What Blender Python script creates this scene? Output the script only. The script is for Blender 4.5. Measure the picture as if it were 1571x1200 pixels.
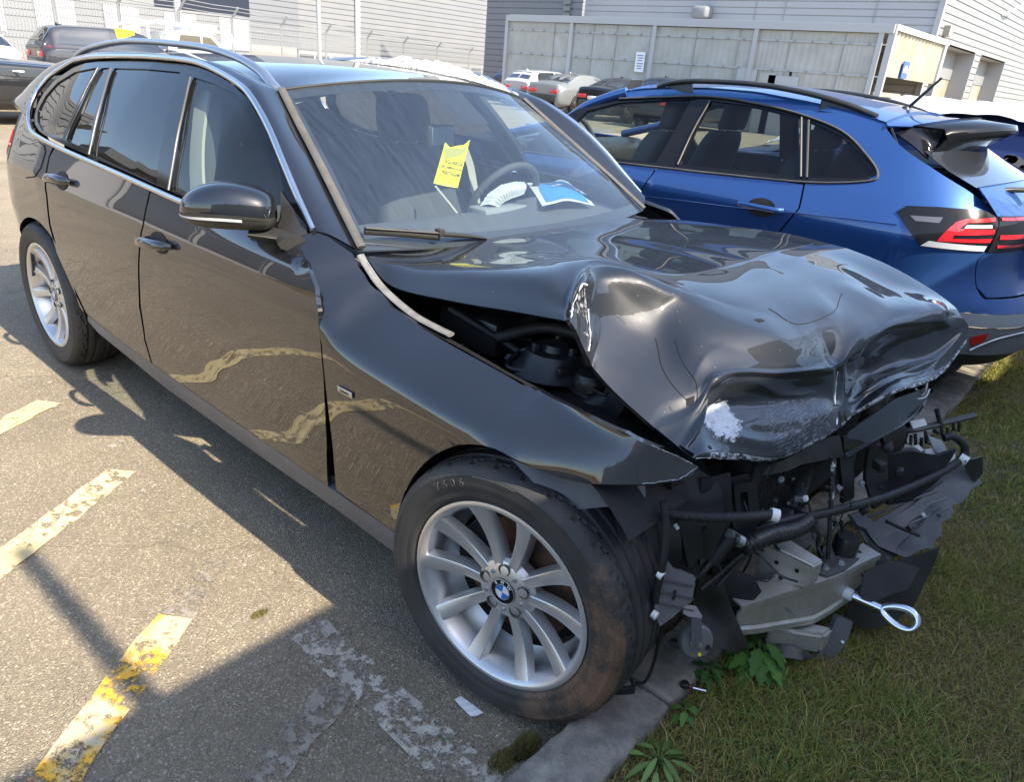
import bpy, bmesh, math, random
import numpy as np
from mathutils import Vector, Matrix
from mathutils.geometry import delaunay_2d_cdt
random.seed(7)
rng = np.random.default_rng(7)
PI = math.pi
SC = bpy.context.scene
for _o in list(bpy.data.objects):
    bpy.data.objects.remove(_o)
C = SC.collection

# ------------------------------------------------------------------ camera
FPX, CW, CH = 1121.13, 1571.0, 1200.0
CPOS = np.array([0.8629, -1.8897, 1.4415])
YAW, PITCH, ROLL = 2.2751, 0.4144, 0.0850
_fw = np.array([math.cos(YAW)*math.cos(PITCH), math.sin(YAW)*math.cos(PITCH), -math.sin(PITCH)])
_r = np.cross(_fw, [0, 0, 1.0]); _r /= np.linalg.norm(_r)
_u = np.cross(_r, _fw)
CR = math.cos(ROLL)*_r + math.sin(ROLL)*_u
CU = -math.sin(ROLL)*_r + math.cos(ROLL)*_u
CF = _fw
cam_d = bpy.data.cameras.new('camera')
cam_d.sensor_fit = 'HORIZONTAL'; cam_d.sensor_width = 36.0
cam_d.lens = FPX/CW*36.0
cam_d.clip_start = 0.02; cam_d.clip_end = 2000
cam = bpy.data.objects.new('camera', cam_d); C.objects.link(cam)
cam.matrix_world = Matrix(((CR[0], CU[0], -CF[0], CPOS[0]), (CR[1], CU[1], -CF[1], CPOS[1]),
                           (CR[2], CU[2], -CF[2], CPOS[2]), (0, 0, 0, 1)))
SC.camera = cam

# ------------------------------------------------------------------ sky, sun, exposure
SUN = Vector((1.05, 0.03, 1.03)).normalized()          # towards the sun
EL = math.asin(SUN.z); AZ = math.atan2(SUN.x, SUN.y)   # sky rotation runs clockwise from +Y
W = bpy.data.worlds.new('World'); SC.world = W; W.use_nodes = True
nt = W.node_tree
sky = nt.nodes.new('ShaderNodeTexSky'); sky.sky_type = 'NISHITA'; sky.sun_disc = False
sky.sun_elevation = EL; sky.sun_rotation = AZ
sky.air_density = 1.0; sky.dust_density = 1.2; sky.ozone_density = 1.0
bg = nt.nodes['Background']; bg.inputs['Strength'].default_value = 0.15
nt.links.new(sky.outputs[0], bg.inputs[0])
sun_d = bpy.data.lights.new('sun', 'SUN'); sun_d.energy = 4.0; sun_d.angle = math.radians(0.53)
sun_d.color = (1.0, 0.89, 0.72)
sun = bpy.data.objects.new('sun', sun_d); C.objects.link(sun)
sun.rotation_euler = (-SUN).to_track_quat('-Z', 'Y').to_euler()
SC.view_settings.view_transform = 'Standard'; SC.view_settings.look = 'None'
SC.view_settings.gamma = 1.0; SC.view_settings.use_curve_mapping = False
SC.view_settings.exposure = 1.6
SC.render.engine = 'CYCLES'
SC.cycles.max_bounces = 8; SC.cycles.glossy_bounces = 5; SC.cycles.transparent_max_bounces = 16
SC.cycles.caustics_reflective = False; SC.cycles.caustics_refractive = False
SC.cycles.sample_clamp_indirect = 6.0

# ------------------------------------------------------------------ geometry helpers
def ray(u, v):
    return CF + CR*((u-CW/2)/FPX) - CU*((v-CH/2)/FPX)
def aty(u, v, y):
    d = ray(u, v); return CPOS + d*((y-CPOS[1])/d[1])
def atz(u, v, z):
    d = ray(u, v); return CPOS + d*((z-CPOS[2])/d[2])
def atx(u, v, x):
    d = ray(u, v); return CPOS + d*((x-CPOS[0])/d[0])
def proj(p):
    d = np.asarray(p, float)-CPOS; z = d.dot(CF)
    return CW/2+FPX*d.dot(CR)/z, CH/2-FPX*d.dot(CU)/z
def solve(f, u, v, g):
    """surface coordinates of the point of surface f(a, b) that stands where (u, v) looks"""
    a, b = g
    for _ in range(25):
        p = proj(f(a, b)); h = 1e-4
        pa = proj(f(a+h, b)); pb = proj(f(a, b+h))
        J = np.array([[(pa[0]-p[0])/h, (pb[0]-p[0])/h], [(pa[1]-p[1])/h, (pb[1]-p[1])/h]])
        e = np.array([u-p[0], v-p[1]])
        if abs(e).max() < 0.05: break
        try: d = np.linalg.solve(J, e)
        except np.linalg.LinAlgError: break
        m = max(1.0, abs(d).max()/0.25)
        a += d[0]/m; b += d[1]/m
    return (a, b)
def trace(f, pix, g):
    out = []
    for u, v in pix:
        g = solve(f, u, v, g); out.append(g)
    return out
def spl(xs, ys):
    """smooth monotone interpolation through a table"""
    xs = np.array(xs, float); ys = np.array(ys, float)
    h = np.diff(xs); dl = np.diff(ys)/h
    m = np.zeros(len(xs)); m[0] = dl[0]; m[-1] = dl[-1]
    for i in range(1, len(xs)-1):
        if dl[i-1]*dl[i] > 0:
            w1 = 2*h[i]+h[i-1]; w2 = h[i]+2*h[i-1]
            m[i] = (w1+w2)/(w1/dl[i-1]+w2/dl[i])
    def F(x):
        if x <= xs[0]: return ys[0]+m[0]*(x-xs[0])*0.0
        if x >= xs[-1]: return ys[-1]
        i = int(np.searchsorted(xs, x))-1
        t = (x-xs[i])/h[i]; t2 = t*t; t3 = t2*t
        return (2*t3-3*t2+1)*ys[i]+(t3-2*t2+t)*h[i]*m[i]+(-2*t3+3*t2)*ys[i+1]+(t3-t2)*h[i]*m[i+1]
    return F
def cat(P, n, closed=False):
    """Catmull-Rom through points, n steps a span"""
    P = [np.asarray(p, float) for p in P]; N = len(P); out = []
    rngs = range(N if closed else N-1)
    for i in rngs:
        if closed:
            a, b, c, d = P[(i-1) % N], P[i], P[(i+1) % N], P[(i+2) % N]
        else:
            b, c = P[i], P[i+1]
            a = P[i-1] if i > 0 else 2*b-c
            d = P[i+2] if i+2 < N else 2*c-b
        for k in range(n):
            t = k/n
            out.append(0.5*((2*b)+(c-a)*t+(2*a-5*b+4*c-d)*t*t+(3*b-a-3*c+d)*t**3))
    if not closed: out.append(P[-1])
    return out
def resample(P, n):
    P = np.array(P, float); L = np.r_[0, np.cumsum(np.linalg.norm(np.diff(P, axis=0), axis=1))]
    t = np.linspace(0, L[-1], n)
    return np.stack([np.interp(t, L, P[:, k]) for k in range(P.shape[1])], 1)
def wm(o):
    if o is None: return Matrix.Identity(4)
    return (wm(o.parent) @ o.matrix_parent_inverse if o.parent else Matrix.Identity(4)) @ o.matrix_basis
def obj(name, bm, m, parent=None, smooth=True, label=None):
    me = bpy.data.meshes.new(name)
    if isinstance(bm, bmesh.types.BMesh):
        if smooth:
            for f in bm.faces: f.smooth = True
        bm.to_mesh(me); bm.free()
    ob = bpy.data.objects.new(name, me); C.objects.link(ob)
    for mm in (m if isinstance(m, (list, tuple)) else [m]): me.materials.append(mm)
    if parent is not None:
        ob.parent = parent; ob.matrix_parent_inverse = wm(parent).inverted()
    if label: ob['label'] = label
    return ob
def thing(name, label, cat_, loc=(0, 0, 0), group=None):
    o = bpy.data.objects.new(name, None); C.objects.link(o)
    o.empty_display_size = 0.1
    o.location = loc
    tag(o, label, cat_, group); return o
def tag(o, label, cat_, group=None):
    o['label'] = label; o['category'] = cat_
    if group: o['group'] = group
    return o
def structure(o): o['kind'] = 'structure'; return o
def stuff(o): o['kind'] = 'stuff'; return o
def sharp_by_angle(bm, deg=35):
    bm.normal_update(); c = math.radians(deg)
    for e in bm.edges:
        if len(e.link_faces) == 2 and e.calc_face_angle(0) > c: e.smooth = False
def b_box(bm, c, s, rot=None, bevel=0.0):
    """box centre c, full size s"""
    r = bmesh.ops.create_cube(bm, size=1.0)
    vs = r['verts']
    M = Matrix.Translation(Vector(c))
    if rot is not None: M = M @ (rot.to_4x4() if isinstance(rot, Matrix) else rot)
    M = M @ Matrix.Diagonal((s[0], s[1], s[2], 1))
    bmesh.ops.transform(bm, matrix=M, verts=vs)
    if bevel:
        es = list({e for v in vs for e in v.link_edges})
        bmesh.ops.bevel(bm, geom=es, offset=bevel, segments=2, affect='EDGES', profile=0.5)
    return vs
def box(name, c, s, m, parent=None, rot=None, bevel=0.0, label=None):
    bm = bmesh.new(); b_box(bm, c, s, rot, bevel); sharp_by_angle(bm)
    return obj(name, bm, m, parent, label=label)
def b_tube(bm, P, r, n=8, cap=True, closed=False):
    P = [Vector(p) for p in P]; N = len(P); rings = []
    up = None
    for i in range(N):
        if closed: t = P[(i+1) % N]-P[i-1]
        else: t = P[min(i+1, N-1)]-P[max(i-1, 0)]
        t.normalize()
        if up is None:
            up = Vector((0, 0, 1)) if abs(t.z) < 0.9 else Vector((1, 0, 0))
        a = t.cross(up); a.normalize(); up = a.cross(t)
        rr = r[i] if isinstance(r, (list, tuple, np.ndarray)) else r
        ry, rz = rr if isinstance(rr, tuple) else (rr, rr)
        rings.append([bm.verts.new(P[i]+a*(ry*math.cos(2*PI*k/n))+up*(rz*math.sin(2*PI*k/n))) for k in range(n)])
    for i in range(N if closed else N-1):
        A, B = rings[i], rings[(i+1) % N]
        for k in range(n):
            bm.faces.new((A[k], A[(k+1) % n], B[(k+1) % n], B[k]))
    if cap and not closed:
        bm.faces.new(rings[0][::-1]); bm.faces.new(rings[-1])
def tube(name, P, r, m, parent=None, n=8, smooth=0, closed=False, label=None):
    if smooth: P = cat(P, smooth, closed)
    bm = bmesh.new(); b_tube(bm, P, r, n, True, closed); bmesh.ops.recalc_face_normals(bm, faces=bm.faces[:])
    sharp_by_angle(bm, 60)
    return obj(name, bm, m, parent, label=label)
def corrugated(P, r, pitch, amp):
    """points and radii for a ribbed hose"""
    Q = cat(P, 12); L = sum(np.linalg.norm(Q[i+1]-Q[i]) for i in range(len(Q)-1))
    n = max(8, int(L/pitch*2)); Q = resample(Q, n)
    return [tuple(q) for q in Q], [r+(amp if i % 2 else 0) for i in range(n)]
def frame(n, up=(0, 0, 1)):
    """rotation whose z axis is n and whose y axis leans to up"""
    z = Vector(n).normalized(); y = Vector(up); x = y.cross(z)
    if x.length < 1e-5: x = Vector((1, 0, 0))
    x.normalize(); y = z.cross(x)
    return Matrix((x, y, z)).transposed()
def b_lathe(bm, prof, n=32, M=None, a0=0, a1=2*PI, close=True):
    """prof: (radius, height) spun about local z"""
    full = abs(a1-a0-2*PI) < 1e-6; rings = []
    for i in range(n if full else n+1):
        a = a0+(a1-a0)*i/n; ca, sa = math.cos(a), math.sin(a); rg = []
        for r, h in prof:
            p = Vector((r*ca, r*sa, h))
            rg.append(bm.verts.new(M @ p if M is not None else p))
        rings.append(rg)
    for i in range(len(rings) if full else len(rings)-1):
        A, B = rings[i], rings[(i+1) % len(rings)]
        for k in range(len(prof)-1):
            try: bm.faces.new((A[k], B[k], B[k+1], A[k+1]))
            except ValueError: pass
def lathe(name, prof, m, parent=None, n=32, M=None, sharp=40, label=None, a0=0, a1=2*PI):
    bm = bmesh.new(); b_lathe(bm, prof, n, M, a0, a1)
    bmesh.ops.remove_doubles(bm, verts=bm.verts[:], dist=1e-6)
    bmesh.ops.recalc_face_normals(bm, faces=bm.faces[:]); sharp_by_angle(bm, sharp)
    return obj(name, bm, m, parent, label=label)
def b_prism(bm, poly, h0, h1, M=None):
    """polygon in local xy, extruded along local z"""
    T = (lambda p: M @ Vector(p)) if M is not None else (lambda p: Vector(p))
    a = [bm.verts.new(T((x, y, h0))) for x, y in poly]; b = [bm.verts.new(T((x, y, h1))) for x, y in poly]
    n = len(poly)
    bm.faces.new(a[::-1]); bm.faces.new(b)
    for i in range(n): bm.faces.new((a[i], a[(i+1) % n], b[(i+1) % n], b[i]))
def prism(name, poly, h0, h1, m, parent=None, M=None, label=None, sharp=30):
    bm = bmesh.new(); b_prism(bm, poly, h0, h1, M); bmesh.ops.recalc_face_normals(bm, faces=bm.faces[:])
    sharp_by_angle(bm, sharp); return obj(name, bm, m, parent, label=label)
def grid_bm(G, thick=0.0, flip=False):
    """quad sheet through a 2-D array of points, with an edge return of depth thick"""
    R, K = len(G), len(G[0]); bm = bmesh.new()
    V = [[bm.verts.new(Vector(G[i][j])) for j in range(K)] for i in range(R)]
    for i in range(R-1):
        for j in range(K-1):
            q = (V[i][j], V[i][j+1], V[i+1][j+1], V[i+1][j])
            if flip: q = q[::-1]
            try: bm.faces.new(q)
            except ValueError: pass
    if thick:
        bm.normal_update(); be = [e for e in bm.edges if len(e.link_faces) == 1]
        bv = {v for e in be for v in e.verts}; nm = {v: v.normal.copy() for v in bv}
        low = {v: bm.verts.new(v.co-nm[v]*thick) for v in bv}
        for e in be:
            e.smooth = False; f = e.link_faces[0]
            a, b = e.verts
            for l in f.loops:
                if l.edge == e: a, b = l.vert, l.link_loop_next.vert
            bm.faces.new((b, a, low[a], low[b]))
    return bm
def loft_pts(curves, nu, nv):
    rows = [resample(c, nu) for c in curves]
    cols = [cat([r[j] for r in rows], nv) if len(rows) > 2 else
            [rows[0][j]+(rows[1][j]-rows[0][j])*t for t in np.linspace(0, 1, nv+1)] for j in range(nu)]
    return [[cols[j][i] for j in range(nu)] for i in range(len(cols[0]))]
def loft(name, curves, nu, nv, m, parent=None, thick=0.0, flip=False, label=None):
    return obj(name, grid_bm(loft_pts(curves, nu, nv), thick, flip), m, parent, label=label)
def bicubic(G, n):
    rows = [cat(r, n) for r in G]
    cols = [cat([r[j] for r in rows], n) for j in range(len(rows[0]))]
    return [[cols[j][i] for j in range(len(cols))] for i in range(len(cols[0]))]
def inside_many(X_, Y_, poly):
    c = np.zeros(X_.shape, bool); n = len(poly); j = n-1
    for i in range(n):
        xi, yi = poly[i]; xj, yj = poly[j]
        if yi != yj: c ^= ((yi > Y_) != (yj > Y_)) & (X_ < (xj-xi)*(Y_-yi)/(yj-yi)+xi)
        j = i
    return c
def inside(px, py, poly):
    c = False; n = len(poly); j = n-1
    for i in range(n):
        xi, yi = poly[i]; xj, yj = poly[j]
        if (yi > py) != (yj > py) and px < (xj-xi)*(py-yi)/(yj-yi)+xi: c = not c
        j = i
    return c
def densify(poly, sp):
    out = []
    for i in range(len(poly)):
        a = np.array(poly[i]); b = np.array(poly[(i+1) % len(poly)])
        n = max(1, int(math.ceil(np.linalg.norm(b-a)/sp)))
        for k in range(n): out.append(tuple(a+(b-a)*k/n))
    return out
def panel_bm(poly, f, sp=0.03, thick=0.012, holes=(), off=0.0, out=(0, -1, 0)):
    """sheet-metal panel: outline in surface coordinates, curved onto surface f, edges returned inwards"""
    loops = [densify(poly, sp)]+[densify(h, sp) for h in holes]
    pts = []; edges = []
    for lp in loops:
        b = len(pts); pts += lp
        edges += [(b+i, b+(i+1) % len(lp)) for i in range(len(lp))]
    nb_ = len(pts); B = np.array(pts); lo, hi = B.min(0), B.max(0)
    gx = []; gy = []; y = lo[1]+sp*0.5; k = 0
    while y < hi[1]:
        r_ = np.arange(lo[0]+sp*(0.5 if k % 2 else 0.0), hi[0], sp); gx.append(r_); gy.append(np.full(len(r_), y)); y += sp*0.866; k += 1
    if gx:
        gx = np.concatenate(gx); gy = np.concatenate(gy); ok = inside_many(gx, gy, loops[0])
        for h in loops[1:]: ok &= ~inside_many(gx, gy, h)
        gx, gy = gx[ok], gy[ok]
        if len(gx):
            dm = np.full(len(gx), 1e9)
            for q in B: dm = np.minimum(dm, (gx-q[0])**2+(gy-q[1])**2)
            ok = dm > (0.55*sp)**2; pts += [(float(x), float(y)) for x, y in zip(gx[ok], gy[ok])]
    vo, eo, fo, ov, oe, of = delaunay_2d_cdt([Vector(p) for p in pts], edges, [], 0, 1e-6)
    bm = bmesh.new(); outv = Vector(out); V = []; nrm = []
    for v in vo:
        a, b = v[0], v[1]; h = 1e-3
        p = Vector(f(a, b)); n = (Vector(f(a+h, b))-p).cross(Vector(f(a, b+h))-p); n.normalize()
        if n.dot(outv) < 0: n = -n
        nrm.append(n); V.append(bm.verts.new(p+n*off))
    for t in fo:
        cx = sum(vo[i][0] for i in t)/len(t); cy = sum(vo[i][1] for i in t)/len(t)
        if inside(cx, cy, loops[0]) and not any(inside(cx, cy, h) for h in loops[1:]):
            a, b, c = (V[i] for i in t[:3])
            n = (b.co-a.co).cross(c.co-a.co)
            lm = max((a.co-b.co).length, (b.co-c.co).length, (c.co-a.co).length)
            if n.length < 1e-10 or (n.length < .06*lm*lm and max(t[:3]) < nb_): continue
            if n.dot(nrm[t[0]]) < 0: t = t[::-1]
            try: bm.faces.new([V[i] for i in t])
            except ValueError: pass
    if thick:
        bm.verts.index_update()
        be = [e for e in bm.edges if len(e.link_faces) == 1]
        low = {}
        for e in be:
            for v in e.verts:
                if v not in low: low[v] = bm.verts.new(v.co-nrm[v.index]*thick)
        for e in be:
            e.smooth = False; fc = e.link_faces[0]; a, b = e.verts
            for l in fc.loops:
                if l.edge == e: a, b = l.vert, l.link_loop_next.vert
            bm.faces.new((b, a, low[a], low[b]))
    for v in [v for v in bm.verts if not v.link_faces]: bm.verts.remove(v)
    return bm
def panel(name, poly, f, m, parent=None, sp=0.03, thick=0.012, holes=(), off=0.0, out=(0, -1, 0), label=None):
    return obj(name, panel_bm(poly, f, sp, thick, holes, off, out), m, parent, label=label)
def mirror_y(o, y0=0.0, parent=None):
    """the same piece on the other side of the plane y = y0"""
    me = o.data.copy(); bm = bmesh.new(); bm.from_mesh(me)
    for v in bm.verts:
        v.co = Vector((v.co.x, 2*y0-v.co.y, v.co.z))
    bmesh.ops.reverse_faces(bm, faces=bm.faces[:]); bm.to_mesh(me); bm.free()
    c = o.copy(); c.data = me; C.objects.link(c)
    if parent is not None: c.parent = parent
    return c
def shift(poly, d):
    """polygon moved outwards by d"""
    n = len(poly); P = [np.array(p, float) for p in poly]; A = sum(P[i][0]*P[(i+1) % n][1]-P[(i+1) % n][0]*P[i][1] for i in range(n))
    s = 1 if A > 0 else -1; out = []
    for i in range(n):
        e1 = P[i]-P[i-1]; e2 = P[(i+1) % n]-P[i]
        n1 = np.array([e1[1], -e1[0]])/(np.linalg.norm(e1)+1e-9); n2 = np.array([e2[1], -e2[0]])/(np.linalg.norm(e2)+1e-9)
        k = n1+n2; k /= max(0.3, np.linalg.norm(k)); c = max(0.5, k.dot(n1))
        out.append(tuple(P[i]+s*k*d/c))
    return out
def text(name, s, size, m, parent, loc, rot, depth=0.0006, bold=0.0, align='CENTER', label=None):
    cu = bpy.data.curves.new(name, 'FONT'); cu.body = s; cu.size = size; cu.extrude = depth
    cu.align_x = align; cu.align_y = 'CENTER'; cu.offset = bold; cu.resolution_u = 3
    t = bpy.data.objects.new(name, cu); C.objects.link(t)
    bpy.context.view_layer.update()
    me = bpy.data.meshes.new_from_object(t.evaluated_get(bpy.context.evaluated_depsgraph_get()))
    bpy.data.objects.remove(t); bpy.data.curves.remove(cu)
    me.name = name; me.materials.clear(); me.materials.append(m)
    R = rot.to_4x4(); R.translation = Vector(loc); me.transform(R)
    o = bpy.data.objects.new(name, me); C.objects.link(o)
    if parent is not None: o.parent = parent; o.matrix_parent_inverse = wm(parent).inverted()
    if label: o['label'] = label
    return o

# ------------------------------------------------------------------ materials
def _n(nt, t, **k):
    n = nt.nodes.new(t)
    for a, b in k.items(): setattr(n, a, b)
    return n
def mat(name, col, rough=0.5, metal=0.0, spec=0.5, coat=0.0, coat_rough=0.03, coat_ior=1.5, var=None, vscale=8.0, vlo=0.35, vhi=0.65,
        bump=0.0, bscale=60.0, bdist=0.002, emit=None, estr=0.0, rvar=None, coord='Object', flake=0.0, detail=5.0, dust=0.0, dust_col=(0.32, 0.28, 0.23), dscale=5.0):
    m = bpy.data.materials.new(name); m.use_nodes = True; nt = m.node_tree; L = nt.links
    p = nt.nodes['Principled BSDF']
    p.inputs['Base Color'].default_value = (*col, 1); p.inputs['Roughness'].default_value = rough
    p.inputs['Metallic'].default_value = metal; p.inputs['Specular IOR Level'].default_value = spec
    p.inputs['Coat Weight'].default_value = coat; p.inputs['Coat Roughness'].default_value = coat_rough; p.inputs['Coat IOR'].default_value = coat_ior
    tc = _n(nt, 'ShaderNodeTexCoord')
    colsock = None
    if var is not None:
        nz = _n(nt, 'ShaderNodeTexNoise'); nz.inputs['Scale'].default_value = vscale; nz.inputs['Detail'].default_value = detail
        nz.inputs['Roughness'].default_value = 0.65
        L.new(tc.outputs[coord], nz.inputs['Vector'])
        mr = _n(nt, 'ShaderNodeMapRange'); mr.inputs[1].default_value = vlo; mr.inputs[2].default_value = vhi
        L.new(nz.outputs[0], mr.inputs[0])
        mx = _n(nt, 'ShaderNodeMix', data_type='RGBA'); mx.inputs[6].default_value = (*col, 1); mx.inputs[7].default_value = (*var, 1)
        L.new(mr.outputs[0], mx.inputs[0]); colsock = mx.outputs[2]
        if rvar is not None:
            rm = _n(nt, 'ShaderNodeMapRange'); rm.inputs[3].default_value = rough; rm.inputs[4].default_value = rvar
            L.new(mr.outputs[0], rm.inputs[0]); L.new(rm.outputs[0], p.inputs['Roughness'])
    if dust:
        nz = _n(nt, 'ShaderNodeTexNoise'); nz.inputs['Scale'].default_value = dscale; nz.inputs['Detail'].default_value = 8; nz.inputs['Roughness'].default_value = 0.7
        L.new(tc.outputs[coord], nz.inputs['Vector'])
        mr = _n(nt, 'ShaderNodeMapRange'); mr.inputs[1].default_value = 0.3; mr.inputs[2].default_value = 0.75; mr.inputs[4].default_value = dust
        L.new(nz.outputs[0], mr.inputs[0])
        mx = _n(nt, 'ShaderNodeMix', data_type='RGBA'); mx.inputs[7].default_value = (*dust_col, 1)
        if colsock is None: mx.inputs[6].default_value = (*col, 1)
        else: L.new(colsock, mx.inputs[6])
        L.new(mr.outputs[0], mx.inputs[0]); colsock = mx.outputs[2]
    if colsock is not None: L.new(colsock, p.inputs['Base Color'])
    if bump:
        nz = _n(nt, 'ShaderNodeTexNoise'); nz.inputs['Scale'].default_value = bscale; nz.inputs['Detail'].default_value = 4
        L.new(tc.outputs[coord], nz.inputs['Vector'])
        b = _n(nt, 'ShaderNodeBump'); b.inputs['Strength'].default_value = bump; b.inputs['Distance'].default_value = bdist
        L.new(nz.outputs[0], b.inputs['Height']); L.new(b.outputs[0], p.inputs['Normal'])
    if emit is not None:
        p.inputs['Emission Color'].default_value = (*emit, 1); p.inputs['Emission Strength'].default_value = estr
    return m
def paint(name, base, flake_col, flake=0.5, dust=0.02, coat_ior=1.7, rough=0.42, wave=0.0, speck=0.0):
    """car paint: flake base under a clear coat, with a film of dust and pollen specks"""
    m = bpy.data.materials.new(name); m.use_nodes = True; nt = m.node_tree; L = nt.links
    p = nt.nodes['Principled BSDF']; tc = _n(nt, 'ShaderNodeTexCoord')
    p.inputs['Metallic'].default_value = flake; p.inputs['Roughness'].default_value = rough; p.inputs['Specular IOR Level'].default_value = 0.15
    p.inputs['Coat Weight'].default_value = 1.0; p.inputs['Coat Roughness'].default_value = 0.015; p.inputs['Coat IOR'].default_value = coat_ior
    nz = _n(nt, 'ShaderNodeTexNoise'); nz.inputs['Scale'].default_value = 900; L.new(tc.outputs['Object'], nz.inputs['Vector'])
    mx = _n(nt, 'ShaderNodeMix', data_type='RGBA'); mx.inputs[6].default_value = (*base, 1); mx.inputs[7].default_value = (*flake_col, 1)
    L.new(nz.outputs[0], mx.inputs[0]); L.new(mx.outputs[2], p.inputs['Base Color'])
    d = _n(nt, 'ShaderNodeBsdfDiffuse'); d.inputs[0].default_value = (0.42, 0.39, 0.35, 1)
    n2 = _n(nt, 'ShaderNodeTexNoise'); n2.inputs['Scale'].default_value = 3.0; n2.inputs['Detail'].default_value = 9; n2.inputs['Roughness'].default_value = 0.75
    L.new(tc.outputs['Object'], n2.inputs['Vector'])
    mr = _n(nt, 'ShaderNodeMapRange'); mr.inputs[1].default_value = 0.35; mr.inputs[2].default_value = 0.75; mr.inputs[3].default_value = dust*0.3; mr.inputs[4].default_value = dust
    L.new(n2.outputs[0], mr.inputs[0]); fac = mr.outputs[0]
    if speck:
        vo = _n(nt, 'ShaderNodeTexVoronoi'); vo.inputs['Scale'].default_value = 45; L.new(tc.outputs['Object'], vo.inputs['Vector'])
        s = _n(nt, 'ShaderNodeMapRange'); s.inputs[1].default_value = 0.06; s.inputs[2].default_value = 0.03; s.inputs[3].default_value = 0; s.inputs[4].default_value = speck
        L.new(vo.outputs['Distance'], s.inputs[0])
        # only a share of the cells carries a speck
        cr = _n(nt, 'ShaderNodeMath', operation='GREATER_THAN'); cr.inputs[1].default_value = 0.72
        sp = _n(nt, 'ShaderNodeSeparateColor'); L.new(vo.outputs['Color'], sp.inputs[0]); L.new(sp.outputs[0], cr.inputs[0])
        mu = _n(nt, 'ShaderNodeMath', operation='MULTIPLY'); L.new(s.outputs[0], mu.inputs[0]); L.new(cr.outputs[0], mu.inputs[1])
        ad = _n(nt, 'ShaderNodeMath', operation='ADD', use_clamp=True); L.new(fac, ad.inputs[0]); L.new(mu.outputs[0], ad.inputs[1]); fac = ad.outputs[0]
    if wave:
        n3 = _n(nt, 'ShaderNodeTexNoise'); n3.inputs['Scale'].default_value = 2.2; n3.inputs['Detail'].default_value = 1.0; L.new(tc.outputs['Object'], n3.inputs['Vector'])
        b = _n(nt, 'ShaderNodeBump'); b.inputs['Strength'].default_value = wave; b.inputs['Distance'].default_value = 0.01
        L.new(n3.outputs[0], b.inputs['Height']); L.new(b.outputs[0], p.inputs['Normal']); L.new(b.outputs[0], p.inputs['Coat Normal'])
    ms = _n(nt, 'ShaderNodeMixShader'); L.new(fac, ms.inputs[0]); L.new(p.outputs[0], ms.inputs[1]); L.new(d.outputs[0], ms.inputs[2])
    L.new(ms.outputs[0], nt.nodes['Material Output'].inputs[0])
    return m
def glass(name, tint, dust=0.03, refl=1.5, rough=0.0, dust_haze_col=(0.5, 0.5, 0.5), streak=0.0):
    m = bpy.data.materials.new(name); m.use_nodes = True; nt = m.node_tree; L = nt.links
    nt.nodes.remove(nt.nodes['Principled BSDF'])
    t = _n(nt, 'ShaderNodeBsdfTransparent'); t.inputs[0].default_value = (*tint, 1)
    g = _n(nt, 'ShaderNodeBsdfGlossy'); g.inputs['Roughness'].default_value = rough
    ge = _n(nt, 'ShaderNodeNewGeometry'); dt = _n(nt, 'ShaderNodeVectorMath', operation='DOT_PRODUCT'); L.new(ge.outputs['Incoming'], dt.inputs[0]); L.new(ge.outputs['Normal'], dt.inputs[1])
    ab = _n(nt, 'ShaderNodeMath', operation='ABSOLUTE'); L.new(dt.outputs['Value'], ab.inputs[0]); om = _n(nt, 'ShaderNodeMath', operation='SUBTRACT'); om.inputs[0].default_value = 1; L.new(ab.outputs[0], om.inputs[1])
    pw = _n(nt, 'ShaderNodeMath', operation='POWER'); pw.inputs[1].default_value = 5; L.new(om.outputs[0], pw.inputs[0]); f0 = ((refl-1)/(refl+1))**2
    fr = _n(nt, 'ShaderNodeMapRange'); fr.inputs[3].default_value = f0; fr.inputs[4].default_value = 1; L.new(pw.outputs[0], fr.inputs[0])
    a = _n(nt, 'ShaderNodeMixShader'); L.new(fr.outputs[0], a.inputs[0]); L.new(t.outputs[0], a.inputs[1]); L.new(g.outputs[0], a.inputs[2])
    d = _n(nt, 'ShaderNodeBsdfDiffuse'); d.inputs[0].default_value = (*dust_haze_col, 1)
    tc = _n(nt, 'ShaderNodeTexCoord'); nz = _n(nt, 'ShaderNodeTexNoise'); nz.inputs['Scale'].default_value = 6; nz.inputs['Detail'].default_value = 8; nz.inputs['Roughness'].default_value = 0.7
    if streak:
        mp = _n(nt, 'ShaderNodeMapping'); mp.inputs['Scale'].default_value = (1.5, 14, 1.5)
        L.new(tc.outputs['Object'], mp.inputs[0]); L.new(mp.outputs[0], nz.inputs['Vector'])
    else: L.new(tc.outputs['Object'], nz.inputs['Vector'])
    mr = _n(nt, 'ShaderNodeMapRange'); mr.inputs[1].default_value = 0.3; mr.inputs[2].default_value = 0.75; mr.inputs[3].default_value = dust*0.5; mr.inputs[4].default_value = dust*1.6
    L.new(nz.outputs[0], mr.inputs[0])
    b = _n(nt, 'ShaderNodeMixShader'); L.new(mr.outputs[0], b.inputs[0]); L.new(a.outputs[0], b.inputs[1]); L.new(d.outputs[0], b.inputs[2])
    L.new(b.outputs[0], nt.nodes['Material Output'].inputs[0]); return m
M = {}
M['black_paint'] = paint('black_paint', (0.006, 0.007, 0.010), (0.010, 0.011, 0.014), 0.4, 0.006, 1.75, wave=0.05)
M['bonnet_paint'] = paint('bonnet_paint', (0.008, 0.010, 0.014), (0.011, 0.013, 0.017), 0.12, 0.005, 1.6, speck=0.55)
M['blue_paint'] = paint('blue_paint', (0.010, 0.045, 0.17), (0.030, 0.11, 0.34), 0.5, 0.012, 1.6)
M['black_plastic'] = mat('black_plastic', (0.014, 0.014, 0.015), 0.36, dust=0.3, dust_col=(0.10, 0.09, 0.075), bump=0.15, bscale=300)
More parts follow.
